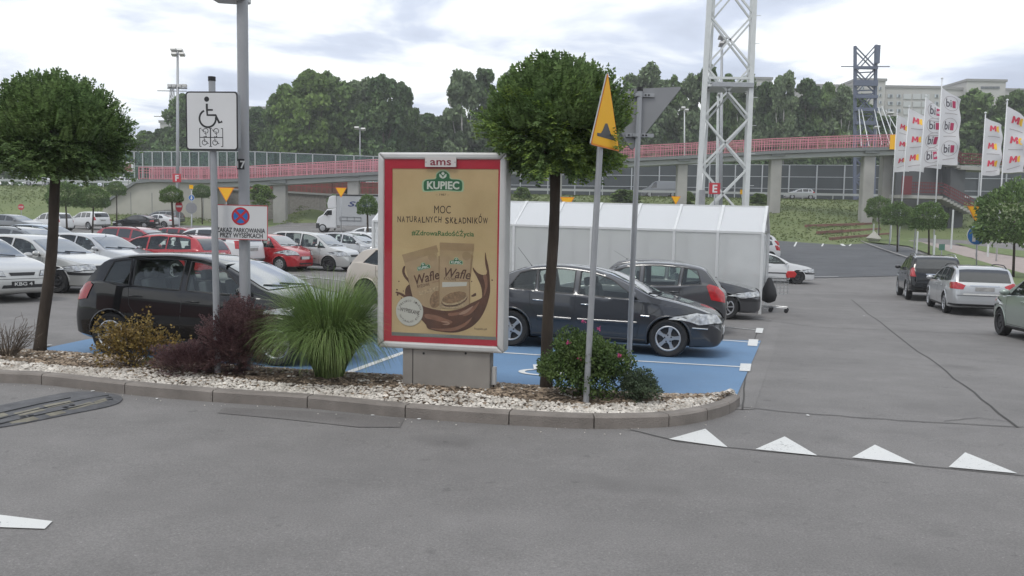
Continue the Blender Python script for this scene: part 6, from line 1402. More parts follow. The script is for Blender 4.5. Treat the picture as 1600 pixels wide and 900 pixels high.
where = lambda x: 'far left of the floodlight mast' if x < 275 else 'between the mast and the lamp post' if x < 377 else 'right of the lamp post above the glass screen' if x < 580 else 'above the poster box' if x < 790 else 'behind the middle ball tree' if x < 985 else 'between the give-way sign and the lattice tower' if x < 1095 else 'seen through the lattice tower' if x < 1180 else 'between the two towers' if x < 1350 else 'by the flags' if x < 1500 else 'above the right-hand flags'
cnt = {}
ordn = ['first', 'second', 'third', 'fourth', 'fifth', 'sixth', 'seventh', 'eighth', 'ninth', 'tenth', 'eleventh', 'twelfth']
desc = {0: 'mid-green rounded tree', 1: 'dark green tree', 2: 'bright green tall tree', 3: 'silvery slender tree'}
TR += [(x + (i*37) % 13, 150 + (i*29) % 34, 74, 172, (0, 1, 1)[i % 3]) for i, x in enumerate(range(290, 1350, 46))]
for (x, yt, w, Y, k) in TR:
    key = (where(x), k); cnt[key] = cnt.get(key, 0) + 1
    kk = {0: random.choice((0, 4)), 1: random.choice((1, 5)), 2: 2, 3: 3}[k]
    far_tree(x, yt-4, w*1.15, Y, kk, '%s %s %s' % (ordn[cnt[key]-1], desc[k], where(x)), birch=(k == 3))
# undergrowth mass filling the foot of the wood
b = MB(); random.seed(77)
for i in range(26000):
    x = random.uniform(-120, 130); Y = random.uniform(134, 150); z = HW + random.random()**.8*(6.2 + 1.6*math.sin(x*.21) + 1.1*math.sin(x*.53+1)); d = rnd(); s = d.cross(rnd()).normalized(); l = random.uniform(.4, .8); p = Vector((x, Y, z)); b.add([p-s*l*.5, p+d*l*.5, p+s*l*.5, p-d*l*.5], [(0,1,2,3)])
tag(b.obj('undergrowth', M['far_leaf_dark'], kind='stuff'), 'dark undergrowth filling the foot of the wood behind the highway', 'undergrowth')
# shrubs on the bank and by the walls
def shrub(x, yb, w, h, Y, kind, label, grp=None):
    p = at(x, yb, Y); me, rx, hh = CR[kind]; T = thing('shrub', label, 'shrub', p, 0, grp); o = bpy.data.objects.new('foliage', me); COL.objects.link(o); o.parent = T; s = w/FPX*Y/2/rx; o.scale = (s, s, h/FPX*Y/hh); o['kind'] = 'stuff'
shrub(407, 322, 42, 34, 92, 2, 'bushy green shrub in front of the wall beside the lamp post'); shrub(545, 303, 24, 10, 100, 0, 'low green shrub at the foot of the second left pier')
shrub(1076, 316, 38, 26, 98, 2, 'green shrub left of the yellow triangle behind the shelter') if False else None
for x, w, h, l in ((1068,36,24,'green shrub right of the far yellow triangle behind the shelter'),(975,50,26,'green shrub behind the shelter roof, left of the grey pole'),(1185,30,20,'small shrub at the tower foot beside the pier'),(815,30,30,'shrub in the gap between poster box and shelter roof')): shrub(x, 322, w, h, 103, 2, l)
leafmat('bank_weed', (.125,.16,.06), (.165,.195,.08), rough=1, island=.06, scale=.3, trans=.15)
b = MB()
for i in range(26000):
    x = random.uniform(-75, 75); t = .12 + .88*random.random(); y0 = min(101, edgeY(x)+.5); y = y0 + (112.5-y0)*t; g0 = G(x, y0); z = g0 - .1 + (HW-g0)*(3*t*t-2*t**3)**.9; h = random.uniform(.06, .2); p = Vector((x, y, z)); s = Vector((random.uniform(.05, .16), random.uniform(-.05, .05), 0)); tp = Vector((random.uniform(-.15, .15), random.uniform(-.1, .1), h)); b.add([p-s, p+s, p+tp], [(0,1,2)])
tag(b.obj('long_grass', M['bank_weed'], kind='stuff'), 'long dry grass growing over the highway bank', 'grass')
# ------------------------------------------------------------------ small ball trees of the car park
def small_tree(x, yb, crx, cry, crw, crh, label, kind=1, grp='small ball trees in the car park'):
    p = GP(x, yb); Y = p.y; c_ = at(crx, cry, Y) - p; sx = crw/FPX*Y/2; sz = crh/FPX*Y/2; T = thing('small_ball_tree', label, 'tree', p, 0, grp)
    q = MB(); q.tube([(0,0,-.1), (c_.x*.5+.02, 0, c_.z*.5), (c_.x, 0, c_.z)], [.075, .06, .045], 8); q.obj('trunk', M['tree_bark'], T, smooth=True)
    key = ('ball', kind)
    if key not in CR:
        random.seed(kind*7); b = MB()
        for i in range(4200):
            d = rnd(); lump = 1 + .10*math.sin(d.x*6+kind)*math.cos(d.y*5) + .07*math.sin(d.z*9+kind*2); r_ = random.uniform(.55, 1.0)**.5*lump
            if d.z < -.6: d.z = -.6*random.random()
            pp = Vector((d.x*r_, d.y*r_, d.z*r_)); dd = (d + rnd()*.8 + Vector((0,0,.1))).normalized(); leaf(b, pp, dd, .075, .13)
        o = b.obj('crown', M['leaf_ball']); CR[key] = (o.data, 1, 1); bpy.data.objects.remove(o)
    o = bpy.data.objects.new('crown', CR[key][0]); COL.objects.link(o); o.parent = T; o.location = c_; o.scale = (sx, sx, sz); o.rotation_euler = (0,0,random.random()*6.28); o['kind'] = 'stuff'
for a in [(105,372,102,308,52,48,'small ball tree above the white people carrier',1),(144,369,146,312,46,42,'small ball tree above the white crossover',2),(182,346,182,297,28,26,'tiny ball tree standing on the kerb before the abutment wall',3),(272,398,268,307,34,32,'small drooping ball tree behind the red no-entry sign',2),(316,350,315,301,27,26,'tiny ball tree just left of the disabled parking sign',1),
  (523,360,523,318,24,26,'thin young tree in front of the white truck cab',2),(574,401,574,324,32,36,'young ball tree in front of the truck box',3),
  (1373,378,1373,327,38,40,'leftmost ball tree of the lawn row by the flags',1),(1402,394,1402,339,46,44,'middle ball tree of the lawn row by the flags',2),(1451,412,1451,343,54,50,'ball tree behind the black off-roader',3),(1583,436,1585,345,108,118,'big dark ball tree at the right edge beside the blue sign',2)]: small_tree(*a)
# ------------------------------------------------------------------ lawn, path, bollards on the right
drape('lawn_strip', px_poly([(1347,378),(1420,386),(1500,416),(1600,458),(1640,480),(1600,430),(1500,400),(1440,380),(1380,374)]), .10, M['lawn'], d=1.0)
line('lawn_kerb', [(1345,378),(1420,405),(1510,440),(1640,490)], .16, M['concrete'], .13)
mat('pink_paving', (.36,.30,.275), .9, var=.1, scale=3)
drape('paved_path', px_poly([(1420,377),(1520,388),(1640,408),(1640,462),(1600,440),(1520,405),(1450,388)]), .09, M['pink_paving'], d=1.2)
drape('far_lawn', px_poly([(1490,381),(1600,394),(1640,402),(1640,410),(1540,396)]), .12, M['lawn'], d=1.2)
BOL = [(1364,376,350),(1372,374,350),(1391,379,351),(1432,396,362),(1459,401,368),(1487,370,328),(1543,403,370)]
bl_lab = ['white post farthest left before the lawn row','second slim white post before the lawn row','third white post, between the lawn trees','white post between the second and third lawn trees','short pale post beside the black off-roader','tall thin white post behind the paved path','white post by the blue sign']
for (x, yb, yt), l in zip(BOL, bl_lab):
    p = GP(x, yb); h = at(x, yt, p.y).z - p.z; q = MB(); q.tube([(0,0,-.05),(0,0,h)], .07, 10); q.lathe([(.0,h+.02),(.06,h+.015),(.075,h-.02),(.075,h-.06)], 10); tag(q.obj('bollard', M['white_steel'], loc=p, ang=40), l, 'bollard', 'white posts by the lawn')
# ------------------------------------------------------------------ lattice tower
def lattice(name, label, base4, top4, n, m, w, wd, cross=2, ties=True, grp=None):
    T = thing(name, label, 'tower', (base4[0] + base4[2])*.5); o0 = T.location.copy(); legs = []
    for a, c_ in zip(base4, top4): q = MB(); q.bar(a-o0, c_-o0, w, w, upd=(0,1,0)); q.obj('leg', M[m], T)
    for i in range(4):
        j = (i+1) % 4
        for k in range(n):
            a0, a1 = base4[i].lerp(top4[i], k/n), base4[i].lerp(top4[i], (k+1)/n); b0, b1 = base4[j].lerp(top4[j], k/n), base4[j].lerp(top4[j], (k+1)/n)
            q = MB(); q.bar(a0-o0, b1-o0, wd, wd); q.obj('brace', M[m], T); q = MB(); q.bar(b0-o0, a1-o0, wd, wd); q.obj('brace', M[m], T)
            if ties and k: q = MB(); q.bar(a0-o0, b0-o0, wd, wd); q.obj('tie', M[m], T)
    return T, o0
Y = 52; l0 = at(1090, 336, Y); l0.z = G(l0.x, Y); r0 = at(1165, 340, Y); hw_ = (r0.x-l0.x); t0 = at(1111, -30, Y); t1 = at(1180, -30, Y); tz = at(1140, -30, Y).z
kx = (l0.z - at(1090,340,Y).z)/(tz - at(1090,340,Y).z)
def ext(pb, pt, z): t = (z-pb.z)/(pt.z-pb.z); return pb.lerp(pt, t)
la = at(1089, 345, Y); lb = at(1112, -60, Y); ra = at(1165, 345, Y); rb = at(1181, -60, Y); zg = G(la.x, Y) - .2; zt_ = lb.z
bk = lambda v, d, e_=0.0: Vector((v.x*(1+d/Y) + e_, v.y + d, v.z))
bs = [ext(la, lb, zg), ext(ra, rb, zg), bk(ext(ra, rb, zg), 2.2, -.1), bk(ext(la, lb, zg), 2.2, .22)]
ts = [Vector(lb), Vector(rb), bk(rb, 1.8, -.1), bk(lb, 1.8, .18)]
TW, o0 = lattice('lattice_tower', 'white steel lattice tower rising out of the top of the frame behind the shelter', bs, ts, 6, 'white_steel', .27, .11, ties=False)
for z_ in (at(1140, 122, Y).z, at(1140, 134, Y).z):
    P = [ext(a, c_, z_) for a, c_ in zip(bs, ts)]
    for i in range(4): q = MB(); q.bar(P[i]-o0, P[(i+1) % 4]-o0, .14, .14); q.obj('tie', M['white_steel'], TW)
q = MB(); P = [ext(a, c_, at(1140, 133, Y).z) for a, c_ in zip(bs, ts)]; c_ = sum(P, Vector())/4; q.box(c_-o0, (hw_*.85, hw_*.85, .25)); q.obj('platform', M['galv'], TW)
for yy in (24, 68, 152, 196, 240, 290): p = ext(ra, rb, at(1175, yy, Y).z); q = MB(); q.bar(p-o0, p-o0 + Vector((.42, 0, 0)), .03); q.obj('climbing_peg', M['white_steel'], TW)
q = MB(); p = at(1097, 310, Y-.5); q.box(p-o0, (.30, .3, 1.0)); q.obj('switch_box', M['galv'], TW)
# blue suspension pylon of the footbridge far right
mat('pylon_blue', (.13,.15,.21), .6, var=.1)
Y = 118; B4 = [at(1341, 250, Y), at(1362, 250, Y)]; zb_ = HW
bl4 = at(1338, 260, Y); br4 = at(1368, 260, Y); tl4 = at(1336, 72, Y); tr4 = at(1369, 70, Y); dY = Vector((1.4, 3.4, 0))
for v in (bl4, br4): v.z = zb_
PY, o0 = lattice('bridge_pylon', 'dark blue lattice pylon of the footbridge standing before the flats', [bl4, br4, br4+dY, bl4+dY], [tl4, tr4, tr4+dY, tl4+dY], 7, 'pylon_blue', .34, .15)
for yy, h in ((106, .35), (130, .75), (151, .45), (171, .45), (192, .5)):
    q = MB(); p = at(1353, yy, Y-.3); q.box(p-o0, (3.1, .5, h)); q.obj('cross_beam', M['pylon_blue'], PY)
q = MB(); a = at(1314, 104, Y); c_ = at(1390, 104, Y); q.bar(a-o0, c_-o0, .12); q.obj('arm', M['pylon_blue'], PY)
q = MB(); p = at(1371, 85, Y-.5); q.box(p-o0, (.5, .6, 2.4)); q.obj('side_plate', M['pylon_blue'], PY)
for (xa, ya, xb, yb) in ((1342,170,1346,228),(1346,170,1358,228),(1366,170,1378,226),(1372,168,1390,224),(1378,166,1399,222),(1384,172,1411,220)):
    q = MB(); q.tube([at(xa, ya, Y)-o0, at(xb, yb, YB+1)-o0], .055, 5); q.obj('stay_cable', M['white_steel'], PY)
# ------------------------------------------------------------------ masts and street lamps
def mast(name, label, x, yb, yt, Y, r, heads, m='galv', grp=None, zb_=None):
    p = at(x, yb, Y); T = thing(name, label, 'lamp post', (p.x, Y, p.z if zb_ is None else zb_)); t = at(x, yt, Y) - T.location; q = MB(); q.tube([(0,0,-.2), t], [r, r*.55], 10); q.obj('pole', M[m], T, smooth=True)
    for (dx_, dy_, w, h) in heads: c_ = at(x+dx_, yt+dy_, Y) - T.location; k = Y/FPX; q = MB(); q.box(c_, (w*k, .5, h*k), rot=Matrix.Rotation(R(-25), 3, 'X')); q.obj('lamp_head', M['frame_alu'], T, bevel=.03); 
    return T, t
k_ = 88/FPX
T, t = mast('floodlight_mast', 'tall floodlight mast with lamp clusters right of the left ball tree', 277.5, 352, 82, 88, .20, [(-6,-4,9,3.4),(-5,3,9,3.6),(4,-3,8,3.6),(7,3,8,3.6)], m='galv', zb_=.2)
for i, dx_ in enumerate((-11.5,-4.5,4,11.5)): c_ = at(277+dx_, 134, 88) - T.location; q = MB(); q.box(c_, (6*k_, .4, 4.6*k_)); q.obj('lamp_head', M['frame_alu'], T, bevel=.03)
q = MB(); c_ = at(277, 138, 88) - T.location; q.box(c_, (30*k_, .15, .12)); q.obj('crossbar', M['galv_dark'], T)
T, t = mast('floodlight_mast', 'floodlight mast seen inside the white lattice tower', 1128, 336, 62, 60, .15, [(-2,-4,7,3),(4,0,7,3),(-1,7,7,3.5),(4,5,6,3)], zb_=-.5)
T, t = mast('second_mast', 'pale plain mast just inside the lattice tower', 1122, 335, 150, 56, .13, [(0,-1,3,2.5)], m='white_steel', zb_=-.5)
T, t = mast('street_lamp', 'double street lamp among the trees left of the poster box', 562.5, 282, 201, 118, .11, [(-5,-1,7,2.6),(5,1,7,2.6)])
T, t = mast('street_lamp', 'slim double street lamp between the give-way sign and the tower', 1069.5, 262, 170, 112, .12, [(-2,-1,6,3),(3,2.5,6,3)], m='white_steel')
T, t = mast('street_lamp', 'small flat street lamp above the footbridge left of the flags', 1370, 232, 199, 110, .08, [(0,0,8,2.4)], m='galv'); T, t = mast('street_lamp', 'flat street lamp in front of the block of flats', 1391, 240, 177, 112, .08, [(0,0,10,2.4)], m='galv')
q = MB(); X0 = at(270, 215, 210); 
LT = thing('power_pylon', 'thin distant power line pylon behind the floodlight mast', 'pylon', (X0.x, 210, HW)); zt_ = at(271, 137, 210).z - HW
for s in (-1, 1):
    for s2 in (-1, 1): q = MB(); q.bar((s*1.4, s2*1.4, 0), (s*.3, s2*.3, zt_), .14); q.obj('leg', M['galv_dark'], LT)
for i in range(9):
    z0_, z1_ = zt_*i/9, zt_*(i+1)/9; w0, w1 = 1.4-1.1*i/9, 1.4-1.1*(i+1)/9; q = MB(); q.bar((-w0,-w0,z0_), (w1,-w1,z1_), .09); q.bar((w0,-w0,z0_), (-w1,-w1,z1_), .09); q.obj('brace', M['galv_dark'], LT, kind='stuff')
for f_, w in ((.74, 4.5), (.97, 3.6)): q = MB(); q.bar((-w,0,zt_*f_), (w,0,zt_*f_), .18); q.obj('arm', M['galv_dark'], LT)
# ------------------------------------------------------------------ block of flats
mat('flats', (.47,.455,.435), .9, var=.05, scale=.2); mat('flats_dark', (.29,.285,.28), .9); mat('flat_window', (.50,.54,.57), .25); mat('flat_balcony', (.52,.53,.53), .8); mat('flat_green', (.12,.26,.20), .8); mat('window_dark', (.13,.145,.155), .3)
def flats(label, x0, x1, yt, Y, wins, m='flats', dep=14, parts=()):
    a = at(x0, yt, Y); c_ = at(x1, yt, Y); T = thing('block_of_flats', label, 'building', ((a.x+c_.x)/2, Y, HW)); H = a.z - HW; wd_ = c_.x - a.x
    q = MB(); q.box((0, dep/2, H/2), (wd_, dep, H)); q.obj('wall', M[m], T); q = MB(); q.box((0, dep/2, H+.35), (wd_+.6, dep+.6, .7)); q.obj('roof', M['flats_dark'], T); k = Y/FPX
    for (px, py, w, h, mm) in wins:
        p = at(px, py, Y); q = MB(); q.box((p.x-(a.x+c_.x)/2, -.08, p.z-HW), (w*k, .3, h*k)); f_ = q.obj('balcony' if mm == 'flat_balcony' else 'window', M[mm], T)
        if mm != 'flat_balcony': q = MB(); q.box((p.x-(a.x+c_.x)/2 + w*k*.1, -.26, p.z-HW), (w*k*.5, .05, h*k*.8)); q.obj('pane', M['window_dark'], f_)
    return T
Y = 250
flats('tall end block of flats behind the blue pylon', 1338, 1384, 126, Y-6, [(x, y, 4, 4.5, 'flat_window') for y in (138,149,160,171,182,193) for x in (1348,1375)])
flats('long grey block of flats with balconies behind the flags', 1384, 1472, 137, Y, [(x, y, 8 if x < 1400 else 6, 5, 'flat_window') for y in (150,161.5,173,184,196) for x in (1391,1404,1463)] + [(x, y, 12, 8, 'flat_balcony') for y in (151,163,175,187) for x in (1417,1432,1446)])
flats('grey block of flats running on to the right edge', 1472, 1640, 140, Y+4, [(x, y, 6, 5, 'flat_window') for y in (153,166,180) for x in range(1480, 1600, 13)])
flats('roof-top block rising above the right-hand trees', 1511, 1572, 127, Y+2, [(x, 137, 5, 3.5, 'window_dark') for x in (1535,1541,1547,1553,1559)])
flats('low pale building behind the floodlight mast', 250, 268, 192, 240, [(255, 204, 4, 6, 'window_dark'), (262, 204, 4, 6, 'window_dark')]); flats('pale block seen through the trees above the poster box', 648, 668, 182, 240, [(655, 192, 4, 4, 'flat_window')], 'flat_balcony')
flats('cream block of flats right of the lamp post', 386, 432, 170, 245, [(x, y, 5, 4, 'flat_window') for y in (180,190) for x in (392,402,412,422)]); flats('distant block behind the trees between the towers', 1258, 1336, 135, 245, [(x, 141, 5, 3, 'flat_window') for x in range(1264, 1334, 12)]); flats('low block beyond the wood behind the lattice tower', 1172, 1206, 124, 248, [(x, 131, 5, 3, 'flat_window') for x in (1180, 1190, 1199)])
# ------------------------------------------------------------------ flags
mat('flag_cloth', (.74,.73,.75), .8, var=.03, scale=2); m_ = M['flag_cloth']; t_ = m_.node_tree; tl = t_.nodes.new('ShaderNodeBsdfTranslucent'); tl.inputs[0].default_value = (.74,.73,.75,1); mx_ = t_.nodes.new('ShaderNodeMixShader'); mx_.inputs[0].default_value = .4; t_.links.new(t_.nodes['Principled BSDF'].outputs[0], mx_.inputs[1]); t_.links.new(tl.outputs[0], mx_.inputs[2]); t_.links.new(mx_.outputs[0], t_.nodes['Material Output'].inputs[0])
mat('logo_red', (.62,.05,.10), .6); mat('logo_yellow', (.85,.50,.03), .6); mat('logo_dark', (.06,.05,.07), .6); mat('logo_crimson', (.40,.02,.09), .6); mat('flag_print', (.40,.36,.37), .7); mat('pole_white', (.66,.67,.68), .35)
def flag(label, xt, yt, xb, yb, fx1, fy0, fy0r, fy1, Y, kind, seed, rows):
    b0 = at(xb, yb, Y); t0 = at(xt, yt, Y); zb_ = G(b0.x, Y); b0 = b0.lerp(t0, (zb_-b0.z)/(t0.z-b0.z)) ; T = thing('flagpole', label, 'flag', b0, 0, 'white advertising flags'); q = MB(); q.tube([(0,0,0), t0-b0], [.06, .04], 8); q.obj('pole', M['pole_white'], T, smooth=True)
    q = MB(); q.lathe([(.0,-.03),(.09,0),(.09,.05),(.0,.12)], 10, c=t0-b0); q.obj('finial', M['pole_white'], T)
    k = Y/FPX; top_ = at(xt, fy0, Y).z - b0.z; bot_ = at(xt, fy1, Y).z - b0.z; wd_ = (fx1 - xt)*k; drop = (fy0r-fy0)*k; px_ = lambda z: (t0.x-b0.x)*z/(t0.z-b0.z)
    def wave(u, v): return -.16*math.sin(u*4.2 + v*9 + seed)*u - .10*math.sin(v*17+seed*2)*u
    nu, nv = 8, 30; q = MB()
    def pt(u, v, off=0):
        z = top_ - drop*u*(1-v)**1.0*1.0*max(0, 1) - (top_-bot_)*v + drop*u*(1-v)*0; wv = 1 + .05*math.sin(v*11+seed)*u; x = px_(z) + .05 + u*wd_*wv - u*.0; return Vector((x, wave(u, v) - off, z + .09*math.sin(u*3+v*5+seed)*u))
    q.add([pt(i/nu, j/nv) for j in range(nv+1) for i in range(nu+1)], [(j*(nu+1)+i, j*(nu+1)+i+1, (j+1)*(nu+1)+i+1, (j+1)*(nu+1)+i) for j in range(nv) for i in range(nu)]); cl = q.obj('cloth', M['flag_cloth'], T, smooth=True)
    Hh = top_-bot_
    def wrp(p): u = p.x/wd_; v = min(1, max(0, (top_ - drop*u*.5 - p.z)/Hh)); w = pt(u, v, .03); return Vector((w.x, w.y, w.z))
    for r_ in range(rows):
        vc = (r_+.42)/rows*.94 + .06; cz = top_ - drop*.25 - Hh*vc; s = wd_
        if kind == 'm1':
            for mm_, pl2 in (('logo_red', [(0,0),(.10,1),(.33,1),(.5,.55),(.72,1),(1,1),(1,0),(.72,0),(.72,.5),(.52,.15),(.34,.5),(.26,0)]), ('logo_yellow', [(1.02,.05),(1.02,.72),(1.2,1),(1.42,1),(1.42,-.08),(1.16,-.08),(1.16,.05)])):
                q = MB(); q.add([wrp(Vector((s*(.22 + .38*a), 0, cz + s*.35*c_))) for a, c_ in pl2], [tuple(range(len(pl2)))]); q.obj('logo_letter' if mm_ == 'logo_red' else 'logo_numeral', M[mm_], cl)
            text('MARKI', s*.10, M['flag_print'], cl, (s*.5, 0, cz-s*.30), wid=s*.75, warp=wrp) if False else None
            q = MB(); q.add([wrp(Vector((s*(.16+.68*i/6), 0, cz - s*.32 + (s*.035 if j else 0)))) for j in (0, 1) for i in range(7)], [(i, i+1, i+8, i+7) for i in range(6)]); q.obj('small_print', M['flag_print'], cl)
        else:
            text('bi', s*.62, M['logo_dark'], cl, (s*.36, 0, cz), wid=s*.27, bold=.012, warp=wrp); text('1', s*.50, M['logo_crimson'], cl, (s*.63, 0, cz), wid=s*.18, bold=.06, warp=wrp)
            P = []
            for i in range(25): a = i*2*math.pi/24; P += [wrp(Vector((s*.50 + s*.40*kk*math.cos(a), 0, cz + s*.2 + s*.42*kk*math.sin(a)))) for kk in (1, .94)]
            q = MB(); q.add(P, [(2*i, 2*i+1, 2*i+3, 2*i+2) for i in range(24)]); q.obj('logo_oval', M['flag_print'], cl)
            q = MB(); q.add([wrp(Vector((s*(.18+.64*i/6), 0, cz - s*.38 + (s*.035 if j else 0)))) for j in (0, 1) for i in range(7)], [(i, i+1, i+8, i+7) for i in range(6)]); q.obj('small_print', M['flag_print'], cl)
flag('leftmost white flag with red and yellow letter logos, partly behind the next', 1402, 178, 1396, 278, 1424, 180, 192, 269, 76, 'm1', 1.0, 3)
flag('second white flag from the left with red and yellow logos', 1420.5, 167, 1411, 290, 1448, 170, 180, 268, 74, 'm1', 2.2, 3)
flag('third white flag with dark and crimson oval logos, half hidden', 1447, 150, 1436, 290, 1478, 153, 172, 262, 70, 'bi', 3.1, 4)
flag('tallest white flag with dark and crimson oval logos', 1472, 123, 1463, 300, 1502, 137, 156, 257, 66, 'bi', 4.6, 3)
flag('white flag with red and yellow logos right of the tallest one', 1540, 177, 1532, 300, 1567, 184, 196, 274, 62, 'm1', 5.2, 3)
flag('rightmost white flag running out of the frame', 1574, 157, 1564, 300, 1606, 166, 186, 270, 58, 'm1', 6.4, 3)
# ------------------------------------------------------------------ small signs
def disc(q, x, y, z, r, n=20): q.add([(x + r*math.cos(i*2*math.pi/n), y, z + r*math.sin(i*2*math.pi/n)) for i in range(n)], [tuple(range(n))])
def small_sign(label, x, yc, yb, Y=None, kind='yield', size=10, m=None, letter=None, r=.035, name='road_sign', grp=None):
    if Y is None: p = GP(x, yb)
    else: p = at(x, yb, Y)
    Y = p.y; T = thing(name, label, 'sign', p, 0, grp); c_ = at(x, yc, Y) - p; k = Y/FPX; s = size*k
    q = MB(); q.tube([(0,0,-.1), (c_.x, .04, c_.z + s*.3)], r, 8); q.obj('post', M['galv'], T, smooth=True)
    def pr(P, y0, y1, m, nm): q = MB(); q.prism([(c_.x+a*s, c_.z+b_*s) for a, b_ in P], y0, y1); return q.obj(nm, M[m], T)
    cc_ = [(math.cos(i*2*math.pi/24), math.sin(i*2*math.pi/24)) for i in range(24)]
    if kind == 'yield': pr([(-1.02,.72),(1.02,.72),(0,-1.08)], -.03, -.01, 'sign_orange', 'sign_rim'); pr([(-.86,.62),(.86,.62),(0,-.9)], -.034, -.03, 'sign_yellow', 'sign_face')
    if kind == 'noentry': pr([(a*.62, b_) for a, b_ in cc_], -.03, -.01, 'sign_red', 'sign_face'); pr([(-.48,-.16),(.48,-.16),(.48,.16),(-.48,.16)], -.034, -.03, 'sign_white', 'white_bar')
    if kind == 'back': pr(cc_, -.01, .01, 'sign_grey', 'sign_back')
    if kind == 'blue': pr(cc_, -.03, -.01, 'sign_white', 'sign_rim'); pr([(a*.94, b_*.94) for a, b_ in cc_], -.034, -.03, 'sign_blue', 'sign_face'); pr([(-.45,-.65),(-.12,-.65),(-.12,-.05),(.3,-.05),(.3,-.3),(.8,.15),(.3,.55),(.3,.28),(-.45,.28)], -.040, -.034, 'sign_white', 'arrow')
    if kind == 'bluea': pr(cc_, -.03, -.01, 'sign_white', 'sign_rim'); pr([(a*.92, b_*.92) for a, b_ in cc_], -.034, -.03, 'sign_blue', 'sign_face'); pr([(-.18,-.1),(.18,-.1),(.18,.7),(-.18,.7)], -.04, -.034, 'sign_white', 'arrow'); pr([(-.5,-.0),(0,-.7),(.5,0)], -.041, -.034, 'sign_white', 'arrow')
    if kind == 'stop': pr([(math.cos(R(22.5+45*i)), math.sin(R(22.5+45*i))) for i in range(8)], -.03, -.01, 'sign_red', 'sign_face'); o = text('STOP', s*.7, M['sign_white'], T, (c_.x, -.035, c_.z-s*.25), wid=s*1.5, bold=.03)
    if kind == 'letter':
        pr([(-1,-1),(1,-1),(1,1),(-1,1)], -.03, -.01, m or 'sign_red', 'sign_face'); text(letter, s*1.9, M['sign_white'], T, (c_.x, -.035, c_.z-s*.68), bold=.03)
    if kind == 'brown':
        pr([(-1,-1),(1,-1),(1,1),(-1,1)], -.03, -.01, 'sign_white', 'sign_face'); pr([(-.85,-.85),(.85,-.85),(.85,-.2),(.6,-.2),(.6,.6),(.3,.75),(.1,.3),(-.1,.3),(-.3,.8),(-.6,.5),(-.6,-.2),(-.85,-.2)], -.035, -.03, 'brick_ramp', 'castle_symbol')
    if kind == 'box': pr([(-1,-1),(1,-1),(1,1),(-1,1)], -.03, -.01, m, 'sign_face')
    return T
small_sign('red section sign with white letter F on the floodlight mast', 276.5, 278, 352, 87, 'letter', 6.6, letter='F')
small_sign('red section sign with white letter E before the lattice tower', 1116.5, 294.5, 340, 50, 'letter', 8.6, letter='E')
small_sign('yellow give-way triangle above the no-stopping board', 353.5, 302, 352, 70, 'yield', 12.5); small_sign('small yellow give-way triangle above the truck', 533, 299.5, 372, 66, 'yield', 8.6)
small_sign('yellow give-way triangle behind the right part of the shelter roof', 1056, 312, 345, 52, 'yield', 7.2); small_sign('yellow road works triangle half behind the ball tree trunk above the shelter', 886, 316, 345, 50, 'yield', 11)
small_sign('yellow triangle sign above the blue arrow sign at right', 1526, 333, 430, None, 'yield', 15); small_sign('round blue sign with white right-turn arrow beside the big ball tree', 1526, 367.5, 430.5, None, 'blue', 15.5)
small_sign('round red no-entry sign turned sideways before a small ball tree', 280, 322.5, 398, None, 'noentry', 8.8); small_sign('round grey sign seen from behind, right of the no-entry sign', 299, 325, 392, None, 'back', 8.8); small_sign('small round blue sign above the grey sign back', 299.5, 309, 391.6, None, 'bluea', 4.6)
small_sign('red octagonal stop sign at the far left', 33, 323.5, 350, 88, 'stop', 5); small_sign('white sign with brown castle symbol before the glass screen', 200.5, 261, 292, 104, 'brown', 8)
small_sign('yellow board with dark symbol near the tower foot', 1160, 300, 340, 56, 'box', 3.6, m='sign_yellow'); small_sign('yellow plate above the small blue sign', 299, 292, 391, None, 'box', 3.0, m='sign_yellow')
small_sign('small green and white sign on the roof line of the black off-roader', 1471.5, 386, 412, None, 'box', 4.6, m='flat_green')
# ------------------------------------------------------------------ truck and highway vehicles
mat('tarp', (.40,.41,.42), .55, var=.05, scale=.6); mat('navy', (.03,.05,.16), .5)
g = at(520, 357.5, 78); gz = G(g.x, 78)
TK = thing('box_truck', 'white van-cab truck with grey canvas box and dark blue lettering', 'truck', (g.x, 78, gz), R(3)); kz = 78/FPX
def tx(px): return (px-520)*kz
def tzz(py): return at(520, py, 78).z - gz
cabp = [(tx(498),.35),(tx(497.5),tzz(348)),(tx(500),tzz(340)),(tx(508),tzz(335)),(tx(514),tzz(327)),(tx(528.5),tzz(325)),(tx(528.5),.35)]
q = MB(); q.prism(cabp, -1.0, 1.0); q.obj('cab', M['paint_white_car'], TK, bevel=.08)
q = MB(); q.prism([(tx(508.6),tzz(336)),(tx(514.2),tzz(329)),(tx(521),tzz(328.4)),(tx(521.5),tzz(336))], -1.012, -1.0); q.obj('window', M['rear_glass'], TK)
q = MB(); q.prism([(tx(514),tzz(318)),(tx(517),tzz(308)),(tx(522),tzz(306)),(tx(528),tzz(306)),(tx(528.5),tzz(325)),(tx(515),tzz(326))], -.95, .95); q.obj('roof_spoiler', M['paint_white_car'], TK, bevel=.05)
q = MB(); q.prism([(tx(529),tzz(352)),(tx(529),tzz(305.5)),(tx(620),tzz(305.5)),(tx(620),tzz(352))], -1.15, 1.15); bxx = q.obj('canvas_box', M['tarp'], TK, bevel=.02); q = MB(); q.box(((tx(529)+tx(620))/2, 0, tzz(305)), (tx(620)-tx(529)+.1, 2.36, .12)); q.obj('roof_edge', M['trim_black'], TK)
text('SPEED', .62, M['navy'], bxx, (tx(575), -1.17, tzz(322)), wid=tx(606)-tx(546), bold=.02, shear=.25)
